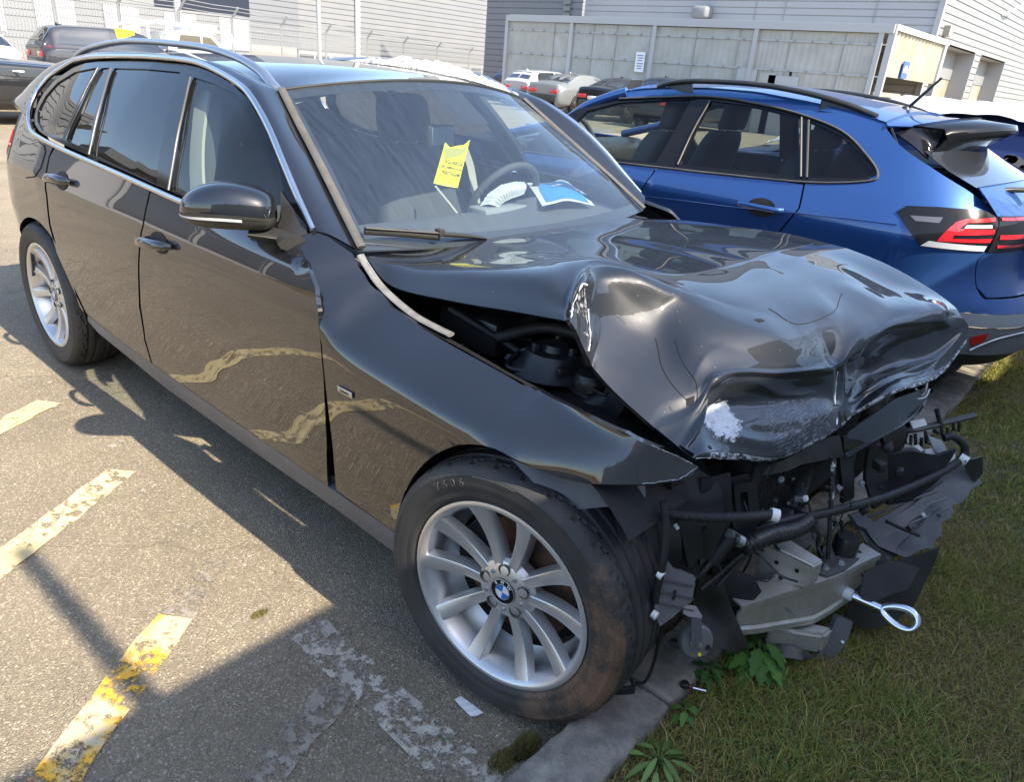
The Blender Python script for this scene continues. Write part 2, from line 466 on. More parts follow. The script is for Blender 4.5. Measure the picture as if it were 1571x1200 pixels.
M['grey_plastic'] = mat('grey_plastic', (0.10, 0.10, 0.11), 0.5, dust=0.6, dust_col=(0.20, 0.195, 0.19), bump=0.2, bscale=120)
M['gloss_black'] = mat('gloss_black', (0.005, 0.005, 0.006), 0.10, spec=0.35, dust=0.02)
M['dark'] = mat('dark', (0.006, 0.006, 0.007), 0.7)
M['dark_metal'] = mat('dark_metal', (0.02, 0.021, 0.024), 0.38, metal=0.3, dust=0.3, dust_col=(0.07, 0.065, 0.06))
M['rubber'] = mat('rubber', (0.012, 0.012, 0.012), 0.6, dust=0.25, dust_col=(0.06, 0.055, 0.05))
M['chrome'] = mat('chrome', (0.62, 0.63, 0.64), 0.22, metal=1.0, dust=0.1)
M['satin'] = mat('satin', (0.5, 0.51, 0.52), 0.38, metal=1.0)
M['alloy'] = mat('alloy', (0.68, 0.68, 0.67), 0.36, metal=0.8, dust=0.14, dust_col=(0.28, 0.2, 0.14), dscale=9)
M['aluminium'] = mat('aluminium', (0.66, 0.66, 0.63), 0.42, metal=0.8, var=(0.46, 0.42, 0.36), vscale=7, rvar=0.6, bump=0.1, bscale=40)
M['zinc'] = mat('zinc', (0.72, 0.74, 0.78), 0.22, metal=1.0)
M['white_paint'] = mat('white_paint', (0.78, 0.78, 0.77), 0.3, coat=0.6)
M['white_plastic'] = mat('white_plastic', (0.7, 0.7, 0.68), 0.4)
M['bare_dull'] = mat('bare_dull', (0.30, 0.31, 0.32), 0.5, metal=0.6, var=(0.12, 0.12, 0.13), vscale=90)
M['bare_metal'] = mat('bare_metal', (0.55, 0.56, 0.58), 0.4, metal=0.7, var=(0.85, 0.85, 0.85), vscale=60, bump=0.5, bscale=120, bdist=0.003)
M['lead_white'] = mat('lead_white', (0.66, 0.67, 0.68), 0.65)
M['red_lamp'] = mat('red_lamp', (0.45, 0.008, 0.012), 0.12, coat=1.0)
M['clear_lamp'] = mat('clear_lamp', (0.55, 0.56, 0.57), 0.15, coat=1.0)
M['smoke_lamp'] = mat('smoke_lamp', (0.010, 0.010, 0.011), 0.10, spec=0.35)
M['windscreen'] = glass('windscreen', (0.80, 0.88, 0.89), 0.032, 2.0, dust_haze_col=(0.42, 0.56, 0.78), streak=1.0)  # blue in the dust film paints in sky sheen and haze
M['side_glass'] = glass('side_glass', (0.72, 0.80, 0.76), 0.010, 1.6)
M['blue_front_glass'] = glass('blue_front_glass', (0.80, 0.88, 0.84), 0.006, 1.4)
M['blue_rear_glass'] = glass('blue_rear_glass', (0.42, 0.46, 0.48), 0.006, 1.45)
M['tint_glass'] = glass('tint_glass', (0.12, 0.13, 0.14), 0.01, 1.85)
M['yellow_card'] = mat('yellow_card', (0.80, 0.72, 0.02), 0.45)
M['blue_card'] = mat('blue_card', (0.02, 0.22, 0.55), 0.4)
M['seat'] = mat('seat', (0.045, 0.046, 0.05), 0.75, bump=0.2, bscale=200)
M['trim_beige'] = mat('trim_beige', (0.32, 0.31, 0.28), 0.8)
M['ink'] = mat('ink', (0.02, 0.02, 0.02), 0.6)
# ================================================================== ground
def asphalt_mat():
    m = bpy.data.materials.new('asphalt'); m.use_nodes = True; nt = m.node_tree; L = nt.links; p = nt.nodes['Principled BSDF']
    tc = _n(nt, 'ShaderNodeTexCoord'); o = tc.outputs['Object']
    v1 = _n(nt, 'ShaderNodeTexVoronoi'); v1.inputs['Scale'].default_value = 215; L.new(o, v1.inputs['Vector'])
    v2 = _n(nt, 'ShaderNodeTexVoronoi'); v2.inputs['Scale'].default_value = 340; L.new(o, v2.inputs['Vector'])
    sc = _n(nt, 'ShaderNodeSeparateColor'); L.new(v1.outputs['Color'], sc.inputs[0])
    cr = _n(nt, 'ShaderNodeValToRGB'); e = cr.color_ramp.elements
    e[0].position = 0.0; e[0].color = (0.1674, 0.1380, 0.0986, 1); e[1].position = 1.0; e[1].color = (0.6448, 0.5520, 0.4200, 1)
    for ps, c in ((0.45, (0.2542, 0.2100, 0.1490, 1)), (0.80, (0.3100, 0.2556, 0.1814, 1)), (0.93, (0.4216, 0.3540, 0.2554, 1))):
        q = e.new(ps); q.color = c
    L.new(sc.outputs[0], cr.inputs[0])
    n1 = _n(nt, 'ShaderNodeTexNoise'); n1.inputs['Scale'].default_value = 1.1; n1.inputs['Detail'].default_value = 9; n1.inputs['Roughness'].default_value = 0.6; L.new(o, n1.inputs['Vector'])
    mr = _n(nt, 'ShaderNodeMapRange'); mr.inputs[1].default_value = 0.3; mr.inputs[2].default_value = 0.7; mr.inputs[3].default_value = 0.78; mr.inputs[4].default_value = 1.28; L.new(n1.outputs[0], mr.inputs[0])
    mu = _n(nt, 'ShaderNodeMix', data_type='RGBA', blend_type='MULTIPLY'); mu.inputs[0].default_value = 1; L.new(cr.outputs[0], mu.inputs[6]); L.new(mr.outputs[0], mu.inputs[7])
    fl = _n(nt, 'ShaderNodeMix', data_type='RGBA'); fl.inputs[0].default_value = 0.30; L.new(mu.outputs[2], fl.inputs[6]); fl.inputs[7].default_value = (0.27, 0.228, 0.166, 1)
    nd = _n(nt, 'ShaderNodeTexNoise'); nd.inputs['Scale'].default_value = 5; nd.inputs['Detail'].default_value = 6; L.new(o, nd.inputs['Vector'])
    dm = _n(nt, 'ShaderNodeMix', data_type='VECTOR'); dm.inputs[0].default_value = 0.22; L.new(o, dm.inputs[4]); L.new(nd.outputs['Color'], dm.inputs[5])
    ve = _n(nt, 'ShaderNodeTexVoronoi', feature='DISTANCE_TO_EDGE'); ve.inputs['Scale'].default_value = 0.75; L.new(dm.outputs[1], ve.inputs['Vector'])
    ce = _n(nt, 'ShaderNodeMapRange'); ce.inputs[1].default_value = 0.0012; ce.inputs[2].default_value = 0.0035; ce.inputs[3].default_value = 0.80; ce.inputs[4].default_value = 1.0; L.new(ve.outputs['Distance'], ce.inputs[0])
    ns = _n(nt, 'ShaderNodeTexNoise'); ns.inputs['Scale'].default_value = 2.3; ns.inputs['Detail'].default_value = 3; L.new(o, ns.inputs['Vector'])
    st = _n(nt, 'ShaderNodeMapRange'); st.inputs[1].default_value = 0.60; st.inputs[2].default_value = 0.72; st.inputs[3].default_value = 1.0; st.inputs[4].default_value = 0.82; L.new(ns.outputs[0], st.inputs[0])
    m2 = _n(nt, 'ShaderNodeMath', operation='MULTIPLY'); L.new(ce.outputs[0], m2.inputs[0]); L.new(st.outputs[0], m2.inputs[1])
    m3 = _n(nt, 'ShaderNodeMix', data_type='RGBA', blend_type='MULTIPLY'); m3.inputs[0].default_value = 1; L.new(fl.outputs[2], m3.inputs[6]); L.new(m2.outputs[0], m3.inputs[7])
    L.new(m3.outputs[2], p.inputs['Base Color']); p.inputs['Roughness'].default_value = 0.85; p.inputs['Specular IOR Level'].default_value = 0.3
    ad = _n(nt, 'ShaderNodeMath', operation='ADD'); L.new(v1.outputs['Distance'], ad.inputs[0]); L.new(v2.outputs['Distance'], ad.inputs[1])
    b = _n(nt, 'ShaderNodeBump'); b.inputs['Strength'].default_value = 0.9; b.inputs['Distance'].default_value = 0.004; b.invert = True
    L.new(ad.outputs[0], b.inputs['Height']); L.new(b.outputs[0], p.inputs['Normal']); return m
M['asphalt'] = asphalt_mat()
def plane_sheet(name, x0, x1, y0, y1, z, m, nx=1, ny=1):
    G = [[(x0+(x1-x0)*i/nx, y0+(y1-y0)*j/ny, z) for i in range(nx+1)] for j in range(ny+1)]
    return obj(name, grid_bm(G), m, smooth=False)
structure(plane_sheet('asphalt', -220, 220, -220, 220, 0.0, M['asphalt']))

def line_mat(name, col, under, cover, scale=26):
    """road paint: worn through to the asphalt, with an older coat showing in places"""
    m = bpy.data.materials.new(name); m.use_nodes = True; nt = m.node_tree; L = nt.links; p = nt.nodes['Principled BSDF']
    tc = _n(nt, 'ShaderNodeTexCoord'); o = tc.outputs['Object']
    n1 = _n(nt, 'ShaderNodeTexNoise'); n1.inputs['Scale'].default_value = scale; n1.inputs['Detail'].default_value = 10; n1.inputs['Roughness'].default_value = 0.78; L.new(o, n1.inputs['Vector'])
    n2 = _n(nt, 'ShaderNodeTexNoise'); n2.inputs['Scale'].default_value = 4.5; n2.inputs['Detail'].default_value = 7; n2.inputs['Roughness'].default_value = 0.7; L.new(o, n2.inputs['Vector'])
    mx = _n(nt, 'ShaderNodeMix', data_type='RGBA'); mx.inputs[6].default_value = (*col, 1); mx.inputs[7].default_value = (*under, 1)
    r2 = _n(nt, 'ShaderNodeMapRange'); r2.inputs[1].default_value = 0.46; r2.inputs[2].default_value = 0.54; L.new(n2.outputs[0], r2.inputs[0]); L.new(r2.outputs[0], mx.inputs[0])
    L.new(mx.outputs[2], p.inputs['Base Color']); p.inputs['Roughness'].default_value = 0.8
    s = _n(nt, 'ShaderNodeMath', operation='ADD'); L.new(n1.outputs[0], s.inputs[0])
    h = _n(nt, 'ShaderNodeMath', operation='MULTIPLY'); h.inputs[1].default_value = 0.55; L.new(n2.outputs[0], h.inputs[0]); L.new(h.outputs[0], s.inputs[1])
    r = _n(nt, 'ShaderNodeMapRange'); r.inputs[1].default_value = 1.12-cover*0.7; r.inputs[2].default_value = 1.20-cover*0.7; L.new(s.outputs[0], r.inputs[0])
    t = _n(nt, 'ShaderNodeBsdfTransparent'); ms = _n(nt, 'ShaderNodeMixShader')
    L.new(r.outputs[0], ms.inputs[0]); L.new(t.outputs[0], ms.inputs[1]); L.new(p.outputs[0], ms.inputs[2])
    L.new(ms.outputs[0], nt.nodes['Material Output'].inputs[0]); return m
M['line_cream'] = line_mat('line_cream', (0.64, 0.54, 0.31), (0.56, 0.45, 0.23), 0.62)
M['line_yellow'] = line_mat('line_yellow', (0.78, 0.42, 0.04), (0.52, 0.43, 0.27), 0.60)
M['line_old_shade'] = line_mat('line_old_shade', (0.19, 0.165, 0.135), (0.27, 0.235, 0.19), 0.52)
M['line_white'] = line_mat('line_white', (0.50, 0.46, 0.38), (0.38, 0.34, 0.28), 0.54)
def stripe(name, a, b, w, z, m, a2=None):
    a = np.array(a); b = np.array(b); d = (b-a)/np.linalg.norm(b-a); n = np.array([-d[1], d[0]])*w/2
    N = max(2, int(np.linalg.norm(b-a)/0.05)); G = [[], []]
    for i in range(N+1):
        c = a+(b-a)*i/N
        for k, s in ((0, 1), (1, -1)):
            j = rng.normal(0, 0.0035, 2); q = c+n*s+j; G[k].append((q[0], q[1], z))
    return structure(obj(name, grid_bm(G), m, smooth=False))
M['line_faint'] = line_mat('line_faint', (0.44, 0.40, 0.33), (0.36, 0.32, 0.26), 0.40)
stripe('stall_line', (0.17, -1.040), (-0.52, -1.035), 0.115, 0.004, M['line_white'])
stripe('stall_line', (-0.53, -1.03), (-4.6, -1.0), 0.105, 0.004, M['line_faint'])
stripe('hatch_line', (-2.40, -1.06), (-1.70, -2.20), 0.10, 0.0045, M['line_cream'])
stripe('hatch_line', (-1.655, -1.06), (-0.93, -2.15), 0.105, 0.0045, M['line_cream'])
stripe('hatch_line', (-0.96, -1.07), (-0.80, -1.27), 0.10, 0.0045, M['line_old_shade'])
stripe('hatch_line', (-0.80, -1.27), (-0.1, -2.18), 0.105, 0.0045, M['line_yellow'])
stripe('hatch_line', (-0.29, -1.09), (-0.02, -1.9), 0.095, 0.0045, M['line_old_shade'])  # dark colour holds the shade over this line, besides its wear
stripe('stall_line', (0.17, 1.33), (-4.6, 1.33), 0.10, 0.004, M['line_white'])

# kerb: stones laid end to end
M['kerb'] = mat('kerb', (0.36, 0.325, 0.27), 0.9, var=(0.17, 0.155, 0.13), vscale=16, bump=0.8, bscale=170, bdist=0.004, dust=0.5, dust_col=(0.05, 0.047, 0.04), dscale=14)
kerb = bpy.data.objects.new('kerb', None); C.objects.link(kerb); structure(kerb)
for k, y0 in enumerate(np.arange(-4.62, 12, 1.0)):
    bm = bmesh.new(); b_box(bm, (0.288, y0+0.5, 0.025), (0.142, 0.994, 0.16), bevel=0.012)
    bmesh.ops.subdivide_edges(bm, edges=[e for e in bm.edges if e.calc_length() > 0.5], cuts=24)
    for v in bm.verts:
        v.co.x += 0.006*math.sin(v.co.y*9+k)*random.random()+random.uniform(-0.002, 0.002); v.co.z += random.uniform(-0.003, 0.002)
    obj('kerb_stone', bm, M['kerb'], kerb)

# verge
M['soil'] = mat('soil', (0.10, 0.078, 0.04), 0.95, var=(0.12, 0.11, 0.045), vscale=11, bump=1.0, bscale=60, bdist=0.02)
G = []
for y in np.arange(-5, 12.01, 0.1):
    G.append([(x, y, 0.075+0.012*math.sin(3.1*x+2.3*y)+0.01*math.sin(7*x-5*y)) for x in np.linspace(0.345, 2.4, 22)])
structure(obj('verge_soil', grid_bm(G), M['soil']))
def mass(name, V, F, m, col=None, smooth=True):
    me = bpy.data.meshes.new(name); V = np.asarray(V, np.float32); F = np.asarray(F, np.int32); k = F.shape[1]
    me.vertices.add(len(V)); me.vertices.foreach_set('co', V.ravel())
    me.loops.add(F.size); me.loops.foreach_set('vertex_index', F.ravel())
    me.polygons.add(len(F)); me.polygons.foreach_set('loop_start', np.arange(len(F), dtype=np.int32)*k)
    me.polygons.foreach_set('loop_total', np.full(len(F), k, np.int32))
    if smooth: me.polygons.foreach_set('use_smooth', np.ones(len(F), bool))
    me.update(calc_edges=True)
    if col is not None:
        a = me.color_attributes.new('tint', 'FLOAT_COLOR', 'POINT'); a.data.foreach_set('color', np.asarray(col, np.float32).ravel())
    me.materials.append(m); o = bpy.data.objects.new(name, me); C.objects.link(o); return o
def tint_mat(name, rough=0.7, transl=0.25):
    m = bpy.data.materials.new(name); m.use_nodes = True; nt = m.node_tree; L = nt.links; p = nt.nodes['Principled BSDF']
    a = _n(nt, 'ShaderNodeAttribute', attribute_name='tint'); L.new(a.outputs['Color'], p.inputs['Base Color'])
    p.inputs['Roughness'].default_value = rough; p.inputs['Specular IOR Level'].default_value = 0.25
    t = _n(nt, 'ShaderNodeBsdfTranslucent'); L.new(a.outputs['Color'], t.inputs[0])
    ms = _n(nt, 'ShaderNodeMixShader'); ms.inputs[0].default_value = transl
    L.new(p.outputs[0], ms.inputs[1]); L.new(t.outputs[0], ms.inputs[2]); L.new(ms.outputs[0], nt.nodes['Material Output'].inputs[0]); return m
M['grass'] = tint_mat('grass'); M['leaf'] = tint_mat('leaf', 0.45, 0.3)
def grass(n, x0, x1, y0, y1, hmin, hmax, wid):
    x = rng.uniform(x0, x1, n); y = rng.uniform(y0, y1, n)
    f = np.sin(x*5.1+y*2.3)+np.sin(y*7.7-x*3.1)+0.8*np.sin(x*13+y*11)+0.6*np.sin(y*23-x*17)
    h = rng.uniform(hmin, hmax, n)*(1+0.35*np.tanh(f)+.3*np.sin(x*2.1-y*1.3))*np.where(rng.random(n) < .06, 1.8, 1); a = rng.uniform(0, 2*PI, n); lean = rng.uniform(0.3, 1.5, n)
    la = rng.uniform(0, 2*PI, n)
    base = np.stack([x, y, 0.075+0.012*np.sin(3.1*x+2.3*y)+0.01*np.sin(7*x-5*y)-0.004], 1)
    w = np.stack([np.cos(a), np.sin(a), 0*a], 1)*(wid*rng.uniform(0.6, 1.3, n))[:, None]
    l = np.stack([np.cos(la), np.sin(la), 0*a], 1)
    mid = base+l*(h*lean*0.35)[:, None]+np.array([0, 0, 1])*(h*0.6)[:, None]
    tip = base+l*(h*lean)[:, None]+np.array([0, 0, 1])*(h*(1.05-0.3*lean))[:, None]
    V = np.stack([base-w, base+w, mid-w*0.8, mid+w*0.8, tip], 1).reshape(-1, 3)
    i = np.arange(n)[:, None]*5
    F = np.concatenate([i+[0, 1, 3], i+[0, 3, 2], i+[2, 3, 4]], 1).reshape(-1, 3)
    pal = np.array([[0.125, 0.135, 0.028], [0.165, 0.145, 0.034], [0.19, 0.145, 0.050], [0.20, 0.15, 0.075], [0.085, 0.112, 0.028], [0.165, 0.100, 0.042]])
    pr = np.stack([0.9+0.7*np.tanh(f), 0.9+0*f, 0.8-0.4*np.tanh(f), 0.36-0.2*np.tanh(f), 0.6+0.4*np.tanh(f), 0.4-0.25*np.tanh(f)], 1); pr = np.clip(pr, 0.03, None); pr /= pr.sum(1)[:, None]
    k = (pr.cumsum(1) < rng.random(n)[:, None]).sum(1); c = 2.25*pal[np.clip(k, 0, 5)]*rng.uniform(0.7, 1.25, (n, 1))
    col = np.concatenate([np.repeat(c, 5, 0), np.ones((5*n, 1))], 1)
    return V, F, col
Vs, Fs, Cs, off = [], [], [], 0
for a in ((110000, 0.36, 1.25, -1.35, 0.9, 0.009, 0.030, 0.0012), (75000, 0.36, 1.6, 0.9, 4.2, 0.011, 0.036, 0.0018), (14000, 0.36, 2.3, 4.2, 9, 0.03, 0.06, 0.004), (12000, 1.25, 2.3, -3, 1.5, 0.03, 0.06, 0.003)):
    v, f, c = grass(*a); Vs.append(v); Fs.append(f+off); Cs.append(c); off += len(v)
stuff(mass('grass', np.concatenate(Vs), np.concatenate(Fs), M['grass'], np.concatenate(Cs)))

# ================================================================== the enclosure behind the photographer (it shades the verge)
M['galv'] = mat('galv', (0.40, 0.41, 0.42), 0.5, metal=0.2)
M['screen_sheet'] = mat('screen_sheet', (0.60, 0.60, 0.58), 0.6, var=(0.52, 0.52, 0.5), vscale=2)
XW = 2.25
hs1 = (XW+0.55)/1.05*1.03; hs2 = (XW-0.33)/1.05*1.03
fen = thing('screened_fence', 'grey sheeted fence with tall posts standing along the far side of the grass verge', 'fence', (XW, 0, 0))
k = 0
for y0 in np.arange(-9.36, 11, 2.0):
    h = hs1 if y0 < 1.2 else hs2
    if y0 < 1.2: box('sheet', (XW, y0+1.0, h/2), (0.03, 1.985, h), M['screen_sheet'], fen)
    else: box('sheet', (XW, y0+1.0, h/2), (0.03, 1.985, h), M['screen_sheet'], fen)
    box('post', (XW+0.05, y0, (hs1+0.85)/2), (0.06, 0.06, hs1+0.85), M['galv'], fen)
    bm = bmesh.new(); z1 = hs1+0.5 if y0 < 1.2 else hs2+1.45
    if y0 >= 1.2:
        for yy in np.arange(y0+0.06, y0+2, 0.11): b_box(bm, (XW, yy, (h+z1)/2), (0.012, 0.014, z1-h))
        for zz in np.linspace(h+0.1, z1, 4): b_box(bm, (XW+0.012, y0+1, zz), (0.012, 2, 0.014))
        obj('mesh_panel', bm, M['galv'], fen, smooth=False)
    else: bm.free()
# ================================================================== buildings
M['siding'] = mat('siding', (0.20, 0.21, 0.225), 0.5, var=(0.185, 0.195, 0.21), vscale=0.4, dust=0.12, dscale=0.5)
M['siding_grey'] = mat('siding_grey', (0.34, 0.34, 0.355), 0.5, var=(0.31, 0.31, 0.325), vscale=0.4)  # hall's single cladding colour, split by sun and shade into siding and this
M['siding_dark'] = mat('siding_dark', (0.17, 0.18, 0.20), 0.45)
M['seam'] = mat('seam', (0.26, 0.26, 0.265), 0.6)
M['navy'] = mat('navy', (0.03, 0.036, 0.055), 0.25, coat=0.4)
M['cream'] = mat('cream', (0.31, 0.30, 0.25), 0.5, var=(0.25, 0.22, 0.155), vscale=1.2)
M['poly'] = mat('poly', (0.42, 0.43, 0.42), 0.4, var=(0.34, 0.34, 0.31), vscale=1.6, dust=0.35, dust_col=(0.30, 0.28, 0.22), dscale=2.2)
def ribbed(name, a, b, z0, z1, pitch, depth, m, parent, gap=0.14, label=None):
    """profiled cladding from plan point a to b: boards with a recessed joint every pitch; outside is on the right of a->b"""
    a = np.array(a, float); b = np.array(b, float); d = (b-a)/np.linalg.norm(b-a); n = np.array([d[1], -d[0]])
    bm = bmesh.new(); prof = []; z = z0
    while z < z1-1e-6:
        t = min(z+pitch, z1); prof += [(0, z), (0, z+(t-z)*(1-gap)), (-depth, z+(t-z)*(1-gap*0.7)), (-depth, z+(t-z)*(1-gap*0.15))]; z = t
    prof.append((0, z1))
    A = [bm.verts.new((*(a+n*o), zz)) for o, zz in prof]; B = [bm.verts.new((*(b+n*o), zz)) for o, zz in prof]
    for i in range(len(prof)-1): bm.faces.new((A[i], B[i], B[i+1], A[i+1]))
    return obj(name, bm, m, parent, smooth=False, label=label)
hall = thing('workshop_hall', 'tall grey ribbed metal workshop hall with two roller doors in its bright end wall', 'building', (-19, 45, 0))
YH, XH = 31.2, -8.0
ribbed('wall', (-24.6, YH), (XH-0.12, YH), 0, 11, 0.26, 0.035, M['siding_grey'], hall)
ribbed('wall', (-31.5, YH), (-24.75, YH), 0, 11, 0.30, 0.035, M['siding_dark'], hall, label='darker grey stretch of wall')
box('corner_trim', (XH-0.03, YH-0.02, 5.5), (0.20, 0.20, 11), M['siding_grey'], hall)
for u in (1160, 1205, 1345): # wall seams
    p = aty(u, 10, YH); box('joint', (p[0], YH-0.01, 5.3), (0.04, 0.03, 2.6), M['seam'], hall)
yd = [atx(1449, 66, XH)[1], atx(1496, 82, XH)[1], atx(1505, 88, XH)[1], atx(1541, 97, XH)[1]]
zt = [atx(1452, 66, XH)[2], atx(1508, 89, XH)[2]]
zd = (zt[0]+zt[1])/2
ribbed('wall', (XH, YH+0.1), (XH, yd[0]), 0, zd, 0.26, 0.04, M['siding'], hall)
ribbed('wall', (XH, yd[1]), (XH, yd[2]), 0, zd, 0.26, 0.04, M['siding'], hall)
ribbed('wall', (XH, yd[3]), (XH, 95), 0, zd, 0.26, 0.04, M['siding'], hall)
ribbed('wall', (XH, YH+0.1), (XH, 95), zd, 11, 0.26, 0.04, M['siding'], hall)
for a, b in ((yd[0], yd[1]), (yd[2], yd[3])):
    w = (b-a)
    d = box('roller_door', (XH-.75, (a+b)/2, (zd+1.7)/2+0.0), (0.06, w, zd-1.7), M['cream'], hall)
    box('upper_panel', (XH-.71, (a+b)/2, zd-0.55), (0.05, w, 1.1), M['siding'], d)
    box('jamb', (XH-0.45, b+0.03, zd/2), (.9, 0.06, zd), M['siding_grey'], hall)
    box('jamb', (XH-0.45, a-0.03, zd/2), (.9, 0.06, zd), M['siding_grey'], hall)
    box('lintel', (XH-0.45, (a+b)/2, zd+0.03), (.9, w, 0.06), M['siding_grey'], hall)
    box('opening_dark', (XH-1.2, (a+b)/2, zd/2), (0.06, w+2, zd), M['dark'], hall)  # black sheet stands in for the unlit inside of the doorway
p = atx(1450, 47, XH); box('wall_lamp', (XH+0.1, p[1], p[2]), (0.25, 0.5, 0.35), M['cream'], hall)
p = atx(1545, 10, XH); tube('bracket', [(XH, p[1]-0.6, p[2]-0.4), (XH+0.5, p[1], p[2]), (XH+0.6, p[1]+0.8, p[2]+0.25)], 0.06, M['galv'], hall)
box('roof', (-19.8, 62, 11.05), (23.4, 62, 0.1), M['siding_grey'], hall)
p = aty(1083, 20, YH)
bm = bmesh.new(); MM = Matrix.Translation((p[0], YH, p[2])) @ Matrix.Rotation(PI/2, 4, 'Y')
b_box(bm, (p[0], YH-0.35, p[2]), (0.75, 0.7, 0.5), bevel=0.12); obj('vent_hood', bm, M['siding'], hall)
p = aty(872, 8, YH); bm = bmesh.new()
for i in range(7): b_box(bm, (p[0], YH-0.12, p[2]-0.75+0.3*i), (0.42, 0.1, 0.2))
obj('ladder_sign', bm, M['siding'], hall, smooth=False)

# lean-to shed with sheeted sides
YS, XS, ZS = 24.9, -7.55, 3.62
shed = thing('sheeted_shed', 'low shed clad in translucent sheets bolted to rails in front of the grey hall', 'shed', (-16, 28, 0))
ux = [778, 850, 877, 910, 946, 1004, 1068, 1135, 1160, 1214, 1297, 1352]
xs = [aty(u, 60, YS)[0] for u in ux]
posts = {778, 877, 1004, 1160, 1352}
for i in range(len(xs)-1):
    a, b = xs[i], xs[i+1]
    for (z0, z1) in ((0.02, 2.12), (2.12, ZS-0.25)):
        bm = bmesh.new(); n = 7
        G = [[(a+0.015+(b-a-0.03)*j/(n*2), YS+0.0+0.012*(j % 2), z) for j in range(n*2+1)] for z in (z0, z1-0.01)]
        obj('sheet', grid_bm(G, 0.02), M['poly'], shed, smooth=False)
for u, x in zip(ux, xs):
    if u in posts: box('post', (x, YS-0.05, (ZS-0.2)/2), (0.16, 0.10, ZS-0.2), M['galv'], shed)
    else: box('seam', (x, YS-0.012, (ZS-0.25)/2), (0.035, 0.02, ZS-0.25), M['seam'], shed)
box('top_beam', ((xs[0]+XS)/2, YS-0.04, ZS-0.12), (XS-xs[0]+0.1, 0.16, 0.24), M['galv'], shed)
for z in (2.12, 3.05):
    box('rail', ((xs[0]+XS)/2, YS-0.02, z), (XS-xs[0]-0.1, 0.02, 0.05), M['galv'], shed)
bm = bmesh.new()
for z in (2.12, 3.05):
    for x in np.arange(xs[0]+0.3, XS-0.1, 0.62): b_box(bm, (x, YS-0.05, z), (0.07, 0.04, 0.07), bevel=0.012)
stuff(obj('bolt_heads', bm, M['seam'], shed))
for u, w, z in ((1147, 0.75, 1.1), (1205, 1.1, 0.95), (1180, 0.6, 1.0)):
    p = aty(u, 110, YS); box('patch_sheet', (p[0], YS-0.045, z), (w, 0.02, 2.0), M['galv'] if u != 1180 else M['poly'], shed)
box('roof', ((xs[0]+XS)/2, (YS+YH)/2, ZS+0.01), (XS-xs[0], YH-YS-0.1, 0.05), M['galv'], shed)
# end wall with corrugated curtain above an open bay
zb = 2.15
G = [[(XS+0.05*math.sin(j*1.5), YS+0.15+(YH-YS-0.5)*j/60, z) for j in range(61)] for z in (zb, ZS-0.15)]
obj('corrugated_sheet', grid_bm(G, 0.02), M['cream'], shed)
box('end_post', (XS, YH-0.25, ZS/2), (0.22, 0.3, ZS), M['galv'], shed)
box('end_post', (XS, YS+0.03, ZS/2), (0.2, 0.14, ZS), M['galv'], shed)
box('gutter', (XS+0.05, (YS+YH)/2, ZS-0.06), (0.14, YH-YS, 0.16), M['white_paint'], shed)
box('bay', (XS-3, (YS+YH)/2, 1.05), (0.1, YH-YS, 2.1), M['dark'], shed)  # black sheet painting the darkness inside the open bay
box('light_strip', (XS-0.4, (YS+YH)/2-0.9, 1.62), (0.08, 3.0, 0.14), M['cream'], shed)
p = atx(1384, 107, XS)
sg = thing('parking_sign', 'small square blue sign with a white car symbol on the cream end of the shed', 'sign', (XS+0.09, p[1], p[2]))
M['sign_blue'] = mat('sign_blue', (0.03, 0.08, 0.42), 0.4)
box('board', (XS+0.09, p[1], p[2]), (0.03, 0.62, 0.52), M['sign_blue'], sg)
prism('car_symbol', [(-.25, -.08), (.25, -.08), (.25, .03), (.15, .05), (.09, .13), (-.1, .13), (-.16, .05), (-.25, .02)], 0, 0.01, M['white_paint'], sg,
      Matrix.Translation((XS+0.106, p[1], p[2])) @ Matrix(((0, 0, 1), (1, 0, 0), (0, 1, 0))).to_4x4())
p = aty(983, 95, YS)
sg = thing('notice_board', 'white notice with lines of blue writing fixed to the sheeted shed', 'sign', (p[0], YS-0.06, p[2]))
box('board', (p[0], YS-0.065, p[2]), (0.42, 0.03, 0.72), M['white_paint'], sg)
bm = bmesh.new()
for i, z in enumerate((0.24, 0.15, 0.06, -0.05, -0.14, -0.23)): b_box(bm, (p[0]+0.02*(i % 2), YS-0.083, p[2]+z), (0.30-0.05*(i % 3), 0.006, 0.035))
obj('writing', bm, mat('sign_ink', (0.12, 0.2, 0.5), 0.5), sg, smooth=False)

# white warehouse far behind the fence
XB = -58.0
wh = thing('white_warehouse', 'long white ribbed warehouse with dark glazing at its left end behind the mesh fence', 'building', (-66, 30, 0))
def yb(u): return atx(u, 20, XB)[1]
zlow = atx(560, 82, XB)[2]
y1, y2, y3, y0 = yb(458), yb(385), yb(238), yb(-40)
zgl = (atx(240, 8, XB)[2]+atx(380, 27, XB)[2])/2
ribbed('wall', (XB, y1), (XB, 85), zlow, 14, 0.42, 0.05, M['siding'], wh)
ribbed('wall', (XB, yb(383)), (XB, y1), zlow, 14, 0.42, 0.05, M['siding_dark'], wh, label='grey stretch of wall')
box('glazing', (XB-0.1, (y3+yb(383))/2, (zgl+14)/2), (0.2, yb(383)-y3, 14-zgl), M['navy'], wh)
ribbed('wall', (XB, y0-10), (XB, yb(383)), 0, zgl, 0.42, 0.05, M['siding'], wh)
ribbed('wall', (XB-0.02, y0-10), (XB-0.02, y3), zgl, 14, 0.5, 0.05, M['siding'], wh)
box('plinth_wall', (XB-0.3, (y1+85)/2, zlow/2), (0.3, 85-y1, zlow), M['siding_grey'], wh)
